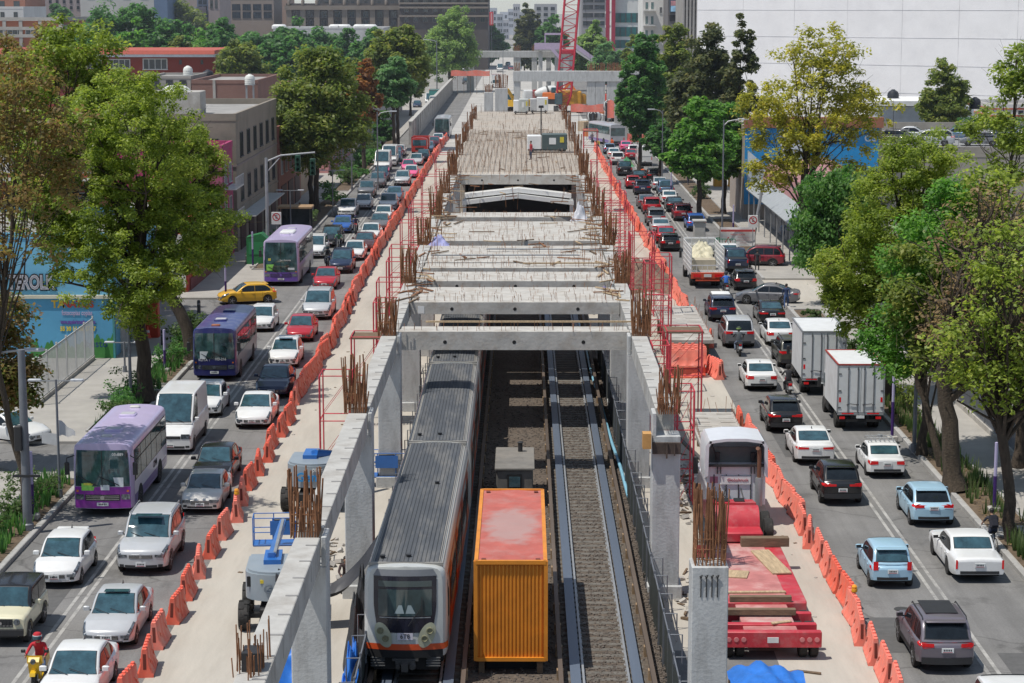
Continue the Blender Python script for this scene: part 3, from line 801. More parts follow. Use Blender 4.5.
def skin_mesh(name, joints, edges, rad, mats, classify, sub=1):
 """one continuous body: a skeleton of joints grown into a surface"""
 me = bpy.data.meshes.new('tmp_skeleton')
 names = list(joints)
 me.from_pydata([joints[n] for n in names], [(names.index(a), names.index(b)) for a, b in edges], [])
 o = bpy.data.objects.new('tmp_skeleton', me); col.objects.link(o)
 sm = o.modifiers.new('s', 'SKIN'); sm.use_smooth_shade = True
 if not me.skin_vertices:
  bm = bmesh.new(); bm.from_mesh(me); bm.verts.layers.skin.verify(); bm.to_mesh(me); bm.free()
 for i, n in enumerate(names):
  sv = me.skin_vertices[0].data[i]
  r = rad[n]; sv.radius = r if isinstance(r, tuple) else (r, r)
  sv.use_root = (n == 'pelvis')
 ss = o.modifiers.new('u', 'SUBSURF'); ss.levels = sub; ss.render_levels = sub
 dg = bpy.context.evaluated_depsgraph_get()
 out = bpy.data.meshes.new_from_object(o.evaluated_get(dg))
 bpy.data.objects.remove(o); bpy.data.meshes.remove(me)
 out.name = name; out.materials.clear()
 for m in mats: out.materials.append(m)
 segs = [(Vector(joints[a]), Vector(joints[b]), classify(a, b)) for a, b in edges]
 for p in out.polygons:
  c = p.center; best = None
  for a, b, k in segs:
   d = b - a; t = max(0, min(1, (c-a).dot(d)/max(d.length_squared, 1e-9)))
   q = (c - a - d*t).length
   if best is None or q < best[0]: best = (q, k)
  p.material_index = best[1]; p.use_smooth = True
 return out
def body_pose(pose):
 """local +Y is where the person faces"""
 J = {}
 if pose in ('stand', 'walk'):
  st = .24 if pose == 'walk' else .02
  J.update(pelvis=(0,0,.94), spine=(0,.01,1.12), chest=(0,.01,1.34), neck=(0,.02,1.50), head0=(0,.03,1.58), head=(0,.04,1.66), crown=(0,.03,1.73))
  for s, n in ((-1,'l'), (1,'r')):
   f = st*s
   J['hip'+n] = (s*.10,0,.90); J['knee'+n] = (s*.11, f*.55+.04, .50); J['ankle'+n] = (s*.11, f-.03, .10 + (.06 if f < 0 and pose=='walk' else 0)); J['toe'+n] = (s*.12, f+.15, .05)
   J['sho'+n] = (s*.19,0,1.42); J['elb'+n] = (s*.25,-f*.4-.02,1.14); J['wri'+n] = (s*.25,-f*.9+.06,.90)
 elif pose == 'ride':   # seated on a motorbike, hands on the bars
  J.update(pelvis=(0,-.18,.82), spine=(0,-.13,1.0), chest=(0,-.04,1.22), neck=(0,.03,1.37), head0=(0,.06,1.45), head=(0,.09,1.53), crown=(0,.08,1.60))
  for s, n in ((-1,'l'), (1,'r')):
   J['hip'+n] = (s*.10,-.16,.79); J['knee'+n] = (s*.21,.22,.66); J['ankle'+n] = (s*.20,.02,.30); J['toe'+n] = (s*.21,.16,.25)
   J['sho'+n] = (s*.19,-.02,1.30); J['elb'+n] = (s*.31,.17,1.08); J['wri'+n] = (s*.30,.43,1.03)
 elif pose == 'cycle':
  J.update(pelvis=(0,-.22,.95), spine=(0,-.15,1.12), chest=(0,-.02,1.32), neck=(0,.06,1.46), head0=(0,.09,1.53), head=(0,.12,1.61), crown=(0,.11,1.68))
  for s, n in ((-1,'l'), (1,'r')):
   J['hip'+n] = (s*.10,-.2,.92); J['knee'+n] = (s*.12,.10+.04*s,.62+.10*s); J['ankle'+n] = (s*.12,-.10+.1*s,.30+.14*s); J['toe'+n] = (s*.12,.05+.1*s,.24+.14*s)
   J['sho'+n] = (s*.19,0,1.40); J['elb'+n] = (s*.27,.18,1.20); J['wri'+n] = (s*.27,.40,1.06)
 elif pose == 'sit':
  J.update(pelvis=(0,-.1,.50), spine=(0,-.09,.68), chest=(0,-.02,.90), neck=(0,.05,1.05), head0=(0,.08,1.12), head=(0,.11,1.20), crown=(0,.10,1.27))
  for s, n in ((-1,'l'), (1,'r')):
   J['hip'+n] = (s*.10,-.08,.48); J['knee'+n] = (s*.16,.34,.50); J['ankle'+n] = (s*.15,.34,.10); J['toe'+n] = (s*.16,.5,.05)
   J['sho'+n] = (s*.19,0,.98); J['elb'+n] = (s*.26,.14,.74); J['wri'+n] = (s*.15,.34,.62)
 for s, n in ((-1,'l'), (1,'r')):   # hands: palm, thumb and four unequal fingers
  wv = Vector(J['wri'+n]); ev = Vector(J['elb'+n]); d = (wv-ev).normalized()
  curl = Vector((0, 0, -1)) if pose in ('ride', 'cycle') else Vector((0, .5, -.2))
  side = d.cross(Vector((s*1.0, 0, 0)))
  side = side.normalized() if side.length > .1 else Vector((0, 1, 0))
  pm = wv + d*.055; J['palm'+n] = tuple(pm)
  for q, (off, ln) in enumerate(((-.030,.060), (-.010,.072), (.010,.068), (.030,.050))):
   a = pm + d*.045 + side*off; J['fa%d%s' % (q, n)] = tuple(a)
   J['fb%d%s' % (q, n)] = tuple(a + d*ln*.55 + curl*ln*.30)
  a = wv + d*.03 + side*-.035 - Vector((s*.012,0,0)); J['ta'+n] = tuple(a); J['tb'+n] = tuple(a + d*.03 - side*.018)
 return J
def person_mesh(pose, helmet=False):
 J = body_pose(pose)
 E = [('pelvis','spine'), ('spine','chest'), ('chest','neck'), ('neck','head0'), ('head0','head'), ('head','crown')]
 Rd = dict(pelvis=(.15,.115), spine=(.135,.10), chest=(.165,.115), neck=.055, head0=(.068,.08), head=(.078,.098), crown=(.05,.062))
 hd = Vector(J['head'])
 J['nose'] = tuple(hd + Vector((0,.112,-.015))); E.append(('head','nose')); Rd['nose'] = .014
 for s, n in ((-1,'l'), (1,'r')):
  E += [('pelvis','hip'+n), ('hip'+n,'knee'+n), ('knee'+n,'ankle'+n), ('ankle'+n,'toe'+n), ('chest','sho'+n), ('sho'+n,'elb'+n), ('elb'+n,'wri'+n), ('wri'+n,'palm'+n), ('wri'+n,'ta'+n), ('ta'+n,'tb'+n)]
  Rd.update({'hip'+n:.092,'knee'+n:.062,'ankle'+n:.044,'toe'+n:(.042,.034),'sho'+n:.066,'elb'+n:.046,'wri'+n:.032,'palm'+n:(.036,.020),'ta'+n:.012,'tb'+n:.009})
  for q in range(4):
   E += [('palm'+n,'fa%d%s'%(q,n)), ('fa%d%s'%(q,n),'fb%d%s'%(q,n))]
   Rd['fa%d%s'%(q,n)] = .0095; Rd['fb%d%s'%(q,n)] = .008
  J['ear'+n] = tuple(hd + Vector((s*.088,-.005,-.01))); E.append(('head','ear'+n)); Rd['ear'+n] = .016
 def cls(a, b):
  if b.startswith(('head','crown','nose','ear','palm','f','t')) and not b.startswith('toe'): return 0
  if b.startswith('toe'): return 3
  if b.startswith('wri'): return 4
  if b.startswith(('hip','knee','ankle')): return 2
  return 1
 return J, skin_mesh('person', J, E, Rd, [SKIN, BLACK, BLACK, BLACK, SKIN], cls)
POSE = {}
CLOTH = {}
def cloth(c):
 k = 'cloth_%02x%02x%02x' % tuple(int(v*255) for v in c)
 return M(k, c, .85, var=.2, scale=6)
def person(label, x, y, rz, pose='stand', shirt=(.1,.1,.12), trousers=(.03,.035,.06), shoes=(.03,.03,.03), z=0, helmet=None, sleeves=True, hair=True, group=None, vest=False):
 if pose not in POSE: POSE[pose] = person_mesh(pose)
 J, me = POSE[pose]
 o = bpy.data.objects.new('person', me); col.objects.link(o)
 o.location = (x, y, z); o.rotation_euler = (0, 0, rz)
 for i, m in enumerate((SKIN, cloth(shirt), cloth(trousers), cloth(shoes), cloth(shirt) if sleeves else SKIN)):
  o.material_slots[i].link = 'OBJECT'; o.material_slots[i].material = m
 tag(o, label, 'person', group)
 h = Vector(J['head'])
 if helmet:
  q = MB()
  q.lathe([(.06,-.13),(.125,-.10),(.148,-.01),(.14,.06),(.10,.125),(.03,.15)], 16, c=h+Vector((0,-.015,.015)), mi=0)
  q.grid(lambda u, v: (h.x + .155*math.sin(lerp(-1.1,1.1,u)), h.y -.012+ .155*math.cos(lerp(-1.1,1.1,u)), h.z + lerp(-.055,.055,v)), 8, 2, 1)
  if len(helmet) > 1:
   q.lathe([(.1485,.012),(.149,.03),(.143,.06)], 16, c=h+Vector((0,-.015,.015)), mi=2)
  q.build('helmet', [cloth(helmet[0]), GLASS, cloth(helmet[1]) if len(helmet) > 1 else GLASS], o)
 elif hair:
  q = MB(); q.lathe([(.085,-.06),(.097,.0),(.092,.055),(.06,.095),(.01,.108)], 14, c=h+Vector((0,-.028,.02))); q.build('hair', HAIR, o)
 if not helmet:
  for s in (-1, 1):
   q = MB(); q.lathe([(.002,-.006),(.010,-.004),(.010,.004),(.002,.006)], 8, c=h+Vector((s*.032,.094,.015)), axis='Y'); q.build('eye', INK, o)
 return o
def motorbike(label, x, y, rz, colour=(.03,.03,.03), scooter=False, group=None, cat='motorbike', box=False):
 t = thing('scooter' if scooter else 'motorbike', label, cat, (x, y, 0), rz, group)
 pm = cloth(colour) if not scooter else M('scooter_yellow', colour, .3, coat=.6)
 r = .27 if scooter else .31; wb = .64 if scooter else .68
 for yy in (wb, -wb):
  q = MB(); q.lathe([(r*.72,-.05),(r*.92,-.06),(r,-.03),(r,.03),(r*.92,.06),(r*.72,.05)], 18, c=(0,0,0), axis='X')
  wv = q.build('wheel', RUBBER, t, loc=(0, yy, r))
  q = MB(); q.lathe([(r*.72,-.03),(r*.74,.03),(r*.66,.03),(r*.66,-.03)], 18, axis='X')
  for k in range(6): q.bar((0,0,0), (0, r*.7*math.cos(k*PI/3), r*.7*math.sin(k*PI/3)), .03, .02)
  q.build('rim', STEEL, wv)
 if scooter:
  q = MB(); q.prism([(-.85,.55),(-.80,.78),(-.30,.74),(-.18,.34),(.30,.30),(.42,.36),(.42,.26),(-.18,.24),(-.40,.40)], -.15, .15, axis='X'); q.build('body', pm, t)
  q = MB(); q.prism([(.36,.35),(.50,.95),(.60,1.02),(.72,.90),(.66,.62),(.52,.34)], -.17, .17, axis='X')
  q.prism([(.36,.75),(.36,1.0),(.56,1.06),(.56,.8)], -.24, .24, axis='X'); q.build('front_fairing', pm, t)
  q = MB(); q.prism([(.48,.60),(.62,.64),(.90,.60),(.94,.50),(.64,.56),(.48,.52)], -.085, .085, axis='X'); q.build('mudguard', pm, t)
  q = MB(); q.prism([(-.82,.78),(-.80,.88),(-.30,.84),(-.22,.76)], -.14, .14, axis='X'); q.build('seat', BLACK, t)
  hz, hy = .93, .70
 else:
  q = MB(); q.prism([(-.55,.40),(-.30,.62),(.35,.60),(.40,.36),(.10,.26),(-.30,.28)], -.13, .13, axis='X'); q.build('engine', M('engine_dark', (.07,.07,.075), .5, .5), t)
  q = MB(); q.prism([(-.12,.72),(-.02,.90),(.25,.95),(.45,.84),(.40,.68)], -.13, .13, axis='X'); q.build('fuel_tank', pm, t)
  q = MB(); q.prism([(-.92,.82),(-.85,.90),(-.30,.82),(-.10,.80),(-.12,.70),(-.60,.70)], -.13, .13, axis='X'); q.build('seat', BLACK, t)
  q = MB(); q.prism([(-.95,.62),(-1.02,.80),(-.86,.82),(-.60,.70),(-.62,.60)], -.09, .09, axis='X'); q.build('tail_fairing', pm, t)
  hz, hy = .88, .66
 q = MB()
 for s in (-1, 1): q.bar((s*.09, wb, r), (s*.09, wb-.20, .88), .035); q.bar((s*.09, -wb, r), (s*.09, -.15, .40), .04)
 q.build('fork', STEEL, t)
 q = MB(); q.tube([(-.34,.40,1.02),(-.2,.46,1.03),(0,.5,.98),(.2,.46,1.03),(.34,.40,1.02)], .014, 6); q.build('handlebar', TRIM, t)
 for s in (-1, 1):
  q = MB(); q.tube([(s*.24,.46,1.03),(s*.33,.47,1.17)], .01, 5); q.bbox(s*.36-.07, s*.36+.07, .46, .49, 1.13, 1.23, .02); q.build('mirror', TRIM, t)
 q = MB(); q.lathe([(.01,.05),(.08,.05),(.09,0),(.06,-.05)], 12, c=(0,hy+.06,hz), axis='Y'); q.build('headlight', HEADL, t)
 q = MB(); q.box(-.07,.07,-1.04 if not scooter else -.90,-.98 if not scooter else -.84,.72,.79); q.build('tail_light', TAIL, t)
 q = MB(); q.box(-.10,.10,-1.03 if not scooter else -.90,-1.01 if not scooter else -.885,.50,.65); q.build('licence_plate', PLATE, t)
 q = MB(); q.tube([(.14,.1,.3),(.16,-.4,.32),(.17,-.85,.42)], [.03,.04,.05], 8); q.build('exhaust', STEEL, t)
 if box:
  q = MB(); q.bbox(-.26,.26,-1.0,-.55,.92,1.35,.03); q.build('top_box', pm, t)
 return t
def bicycle(label, x, y, rz):
 t = thing('bicycle', label, 'bicycle', (x, y, 0), rz)
 for yy in (.52, -.52):
  q = MB()
  q.tube([(0, .33*math.cos(2*PI*k/20), .33*math.sin(2*PI*k/20)) for k in range(21)], .018, 6)
  wv = q.build('wheel', RUBBER, t, loc=(0, yy, .35))
  q = MB()
  for k in range(9): q.bar((0,0,0), (0,.32*math.cos(2*PI*k/9),.32*math.sin(2*PI*k/9)), .006)
  q.build('spokes', STEEL, wv)
 q = MB(); fr = [((0,-.52,.35),(0,-.16,.80)), ((0,-.16,.80),(0,.38,.82)), ((0,.38,.82),(0,-.05,.32)), ((0,-.05,.32),(0,-.16,.80)), ((0,-.05,.32),(0,-.52,.35)), ((0,.52,.35),(0,.36,.98))]
 for a, b in fr: q.bar(a, b, .035)
 q.build('frame', STEEL, t)
 q = MB(); q.tube([(-.28,.34,1.02),(0,.40,1.0),(.28,.34,1.02)], .014, 6); q.build('handlebar', TRIM, t)
 q = MB(); q.prism([(-.34,.90),(-.06,.93),(-.06,.89),(-.30,.84)], -.08, .08, axis='X'); q.bar((0,-.18,.78),(0,-.2,.9),.03); q.build('saddle', BLACK, t)
 return t
def asphalt():
 m = bpy.data.materials.new('asphalt'); m.use_nodes = True
 nt = m.node_tree; b = nt.nodes['Principled BSDF']; b.inputs['Roughness'].default_value = .82; b.inputs['Specular IOR Level'].default_value = .35
 tc = nd(nt, 'ShaderNodeTexCoord')
 def noise(scale, detail, stretch=(1,1,1)):
  mp = nd(nt, 'ShaderNodeMapping'); mp.inputs['Scale'].default_value = stretch
  n = nd(nt, 'ShaderNodeTexNoise'); n.inputs['Scale'].default_value = scale; n.inputs['Detail'].default_value = detail; n.inputs['Roughness'].default_value = .65
  nt.links.new(tc.outputs['Object'], mp.inputs[0]); nt.links.new(mp.outputs[0], n.inputs['Vector']); return n.outputs['Fac']
 def mapr(s, a, b_, c, d):
  r = nd(nt, 'ShaderNodeMapRange'); r.inputs[1].default_value = a; r.inputs[2].default_value = b_; r.inputs[3].default_value = c; r.inputs[4].default_value = d
  nt.links.new(s, r.inputs[0]); return r.outputs[0]
 def mul(a, b_):
  q = nd(nt, 'ShaderNodeMath', operation='MULTIPLY'); nt.links.new(a, q.inputs[0]); nt.links.new(b_, q.inputs[1]); return q.outputs[0]
 v = mul(mapr(noise(.16, 6), .3, .7, .78, 1.22), mapr(noise(.9, 4, (1.6, .05, 1)), .3, .7, .84, 1.16))
 v = mul(v, mapr(noise(14, 3), .3, .7, .86, 1.14))
 v = mul(v, mapr(noise(.55, 9), .56, .66, 1.0, .74))
 vo = nd(nt, 'ShaderNodeTexVoronoi', feature='DISTANCE_TO_EDGE'); vo.inputs['Scale'].default_value = .16
 wv = nd(nt, 'ShaderNodeTexNoise'); wv.inputs['Scale'].default_value = .7; wv.inputs['Detail'].default_value = 5
 ad = nd(nt, 'ShaderNodeMixRGB', blend_type='ADD'); ad.inputs[0].default_value = 1
 nt.links.new(tc.outputs['Object'], wv.inputs['Vector']); nt.links.new(tc.outputs['Object'], ad.inputs[1]); nt.links.new(wv.outputs['Color'], ad.inputs[2]); nt.links.new(ad.outputs[0], vo.inputs['Vector'])
 v = mul(v, mapr(vo.outputs['Distance'], .0, .012, .62, 1.0))
 mx = nd(nt, 'ShaderNodeMix', data_type='RGBA', blend_type='MULTIPLY'); mx.inputs[0].default_value = 1; mx.inputs[6].default_value = (.178,.173,.167,1)
 nt.links.new(v, mx.inputs[7]); nt.links.new(mx.outputs[2], b.inputs['Base Color'])
 bp = nd(nt, 'ShaderNodeBump'); bp.inputs['Strength'].default_value = .25; bp.inputs['Distance'].default_value = .02
 nt.links.new(noise(60, 2), bp.inputs['Height']); nt.links.new(bp.outputs[0], b.inputs['Normal'])
 return m
ASPH = asphalt()
SLABC = M('poured_concrete', (.44,.405,.35), .9, var=.11, scale=.9, bump=.2, bscale=8, stain=(.33,.295,.25), stain_amt=.75, stain_scale=.5, stretch=(1,.14,1))
PAVE = M('pavement_slabs', (.35,.33,.30), .9, var=.12, scale=.6, bump=.2, bscale=9, stain=(.28,.265,.25), stain_amt=.7, stain_scale=.35)  # base colour darkened to stand for tree shade on the pavement
KERB = M('kerb_stone', (.36,.35,.335), .9, var=.15, scale=2, stain=(.2,.2,.19), stain_amt=.5)
SOIL = M('planting_soil', (.12,.085,.055), 1, var=.4, scale=3, bump=.8, bscale=7)
BALL = M('ballast_stone', (.10,.078,.06), 1, var=.6, scale=7, bump=1.0, bscale=9, stain=(.14,.118,.095), stain_amt=.8, stain_scale=.6)
EARTH = M('city_ground', (.26,.25,.23), 1, var=.2, scale=.1)
LINE = M('worn_line_paint', (.36,.35,.33), .8, var=.25, scale=1.5, stain=(.15,.147,.143), stain_amt=1.0, stain_scale=1.3)
q = MB(); q.quad((-2500,-300,-.02), (2500,-300,-.02), (2500,5000,-.02), (-2500,5000,-.02)); struct('ground', q, EARTH)
KL, KR = -19.45, 18.55      # kerb lines
def sheet(name, x0, x1, y0, y1, z, mat):
 q = MB(); q.quad((x0,y0,z), (x1,y0,z), (x1,y1,z), (x0,y1,z)); return struct(name, q, mat)
sheet('left_road', KL, -11.9, 10, 1400, .004, ASPH)
sheet('right_road', 11.3, KR, 10, 1400, .004, ASPH)
sheet('side_street_near', -60, KL, 92.2, 98.8, .004, ASPH)
sheet('side_street_far', -80, KL, 140, 149, .004, ASPH)
sheet('side_street_east', KR, 70, 147, 160, .008, SLABC)
sheet('median_concrete_left', -11.9, -4.7, 10, 300, .008, SLABC)
sheet('median_concrete_right', 4.4, 11.3, 10, 300, .008, SLABC)
sheet('median_far', -11.9, 11.3, 300, 900, .008, M('far_concrete', (.40,.385,.36), .9, var=.2, scale=.2))
sheet('asphalt_patch', 4.9, 8.3, 40, 66.2, .012, M('dark_patch', (.16,.155,.15), .9, var=.2))
q = MB(); q.box(-4.75, 4.45, 10, 300, -.02, .30); struct('ballast_bed', q, BALL)
def pave(name, x0, x1, y0, y1, kerb_x, soil):
 q = MB(); q.box(x0, x1, y0, y1, 0, .14)
 struct(name, q, PAVE)
 k = MB(); s = 1 if kerb_x < 0 else -1
 n = max(1, int((y1-y0)/1.5))
 for i in range(n):
  a, b = y0+(y1-y0)*i/n, y0+(y1-y0)*(i+1)/n
  xa, xb = sorted((kerb_x, kerb_x - s*.22))
  k.bbox(xa, xb, a+.01, b-.01, 0, .20 + rnd.uniform(-.01,.012), .025)
 struct('kerb', k, KERB)
 for a, b in soil:
  g = MB(); xa, xb = sorted((kerb_x - s*.30, kerb_x - s*2.0))
  g.grid(lambda u, v: (lerp(xa, xb, u), lerp(a, b, v), .15 + .10*math.sin(u*PI)*(.6+.4*math.sin(v*37)) ), 6, max(4, int((b-a)/1.2)))
  struct('planting_bed', g, SOIL)
  e = MB(); xe = kerb_x - s*2.08; e.box(xe-.05, xe+.05, a, b, .14, .24)
  for yy in (a, b): e.box(xa, xb, yy-.06, yy+.06, .14, .24)
  struct('bed_kerb', e, KERB)
pave('left_pavement_near', -34, KL-.22, 30, 92.2, KL, [(34, 90.5)])
pave('left_pavement_middle', -34, KL-.22, 98.8, 140, KL, [(101, 112), (114, 136)])
pave('left_pavement_far', -30, KL-.22, 149, 520, KL, [(165, 226), (236, 330)])
pave('right_pavement_near', KR+.22, 40, 30, 147, KR, [(34, 80.5), (82, 126), (129, 143)])
pave('right_pavement_far', KR+.22, 40, 160, 520, KR, [(172, 205), (209, 330)])
q = MB()
for cx in (-15.78, 15.02):
 for s in (-1, 1):
  q.quad((cx+s*.17-.065,20,.009), (cx+s*.17+.065,20,.009), (cx+s*.17+.065,330,.009), (cx+s*.17-.065,330,.009))
struct('lane_marking', q, LINE)
q = MB()
for x0, x1, y0, y1 in ((-18.6,-16.4,70,75.5), (12.4,14.3,96,104), (15.6,18.2,60,66), (-14.6,-12.8,104,109), (15.4,17.6,112,121), (12.0,13.4,66,70)):
 q.quad((x0,y0,.007), (x1,y0,.007), (x1,y1,.007), (x0,y1,.007))
struct('road_patch', q, M('road_patch', (.10,.098,.096), .85, var=.15, scale=3))
q = MB()
for xc, ylist in ((-13.9, (78, 118, 150)), (13.4, (71, 108, 136)), (17.0, (92,))):
 for yy in ylist: q.lathe([(.30,.0085),(.30,.013),(.02,.014)], 20, c=(xc, yy, 0))
struct('manhole_cover', q, M('cast_iron', (.06,.06,.058), .7, .3))
t = thing('retaining_wall', 'long grey concrete retaining wall between the empty far left lane and the queue', 'wall', (-17.0, 318, 0))
q = MB()
a = Vector((0, 0, 0)); b = Vector((1.4, 190, 0))
q.prism([(-.25, 0), (.25, 0), (.2, 3.4), (-.2, 3.4)], 0, 190, axis='Y')
for k in range(24): q.box(.2, .3, 4+k*7.8, 4.4+k*7.8, 0, 3.3)
q.build('wall', CONCD, t)
q = MB(); q.box(-.3, .3, -.1, 190.1, 3.4, 3.55); q.build('coping', CONCW, t)
RUNWAY = M('worn_roll_way', (.13,.16,.21), .45, .3, var=.15, scale=.6, stretch=(1,.08,1))
GUIDE = M('guide_bar_brown', (.15,.115,.09), .6, .4, var=.3, scale=.8, stretch=(1,.1,1))
INSUL = M('insulator_tan', (.32,.22,.13), .7, var=.3)
def track(cx, label):
 t = thing('metro_track', label, 'railway track', (cx, 40, .30))
 L = 230
 for s in (-1, 1):
  q = MB(); q.box(s*.95-.16, s*.95+.16, 0, L, .19, .215); q.box(s*.95-.03, s*.95+.03, 0, L, .03, .19); q.box(s*.95-.13, s*.95+.13, 0, L, 0, .03); q.build('roll_way', RUNWAY, t)
  q = MB(); q.box(s*.70-.035, s*.70+.035, 0, L, .13, .17); q.box(s*.70-.012, s*.70+.012, 0, L, .02, .13); q.box(s*.70-.07, s*.70+.07, 0, L, 0, .02); q.build('rail', STEEL, t)
  q = MB(); q.box(s*1.42-.07, s*1.42+.07, 0, L, .33, .47)
  for k in range(96): q.box(s*1.42-.11, s*1.42+.11, .6+k*2.4, .85+k*2.4, -.02, .33, 1)
  q.build('guide_bar', [GUIDE, INSUL], t)
 q = MB()
 for k in range(380): q.bbox(-1.25, 1.25, k*.6, k*.6+.26, -.06, .025, .02)
 q.build('sleepers', M('sleeper_grey', (.13,.12,.105), .95, var=.3, scale=2), t, kind='stuff')
 return t
track(-3.2, 'metro track with steel roll ways running under the orange and white train')
track(2.62, 'empty metro track with shiny roll ways to the right of the orange container')
q = MB()
bx = np.array([(-1,-1,-1),(1,-1,-1),(1,1,-1),(-1,1,-1),(-.7,-.6,1),(.8,-.7,1),(.6,.8,1),(-.8,.7,1)])
for i in range(9000):
 y = 56 + 58*rnd.random()**1.3
 x = rnd.choice((rnd.uniform(-1.7, 1.1), rnd.uniform(1.95, 3.3), rnd.uniform(4.05, 4.8), rnd.uniform(1.2, 4.7)))
 if abs(abs(x-2.62)-.95) < .22 or abs(abs(x-2.62)-1.42) < .12: continue
 s_ = rnd.uniform(.025, .055); rz = rnd.uniform(0, PI); c, sn = math.cos(rz)*s_, math.sin(rz)*s_
 q.add([(x+c*p[0]-sn*p[1], y+sn*p[0]+c*p[1], .315+p[2]*s_*.6) for p in bx], [(4,5,6,7),(0,1,5,4),(1,2,6,5),(2,3,7,6),(3,0,4,7)])
tag(q.build('ballast_gravel', M('loose_ballast', (.12,.10,.085), 1, var=.5, scale=9), ang=None), 'brown grey crushed stone ballast spread between and around the rails', 'ballast', kind='stuff')
TW = M('train_white', (.50,.51,.49), .36, coat=.4, var=.05, stain=(.35,.34,.32), stain_amt=.35, stain_scale=.8)
TO = M('train_orange', (.62,.085,.022), .38, coat=.4, var=.1, stain=(.3,.08,.05), stain_amt=.3)
TROOF = M('train_roof_grey', (.07,.077,.088), .95, .0, var=.16, scale=.7, stretch=(2.5,.35,1), stain=(.30,.28,.25), stain_amt=.5, stain_scale=.5)
TEDGE = M('roof_edge_dusty', (.30,.285,.26), .65, .1, var=.2, scale=1, stretch=(1,.3,1))
tr = thing('metro_train', 'orange and white metro train with grey ribbed roof standing on the left track', 'train', (-3.30, 0, .58), 0)
CARL = 18.4; y = 61.4
NCAR = 5
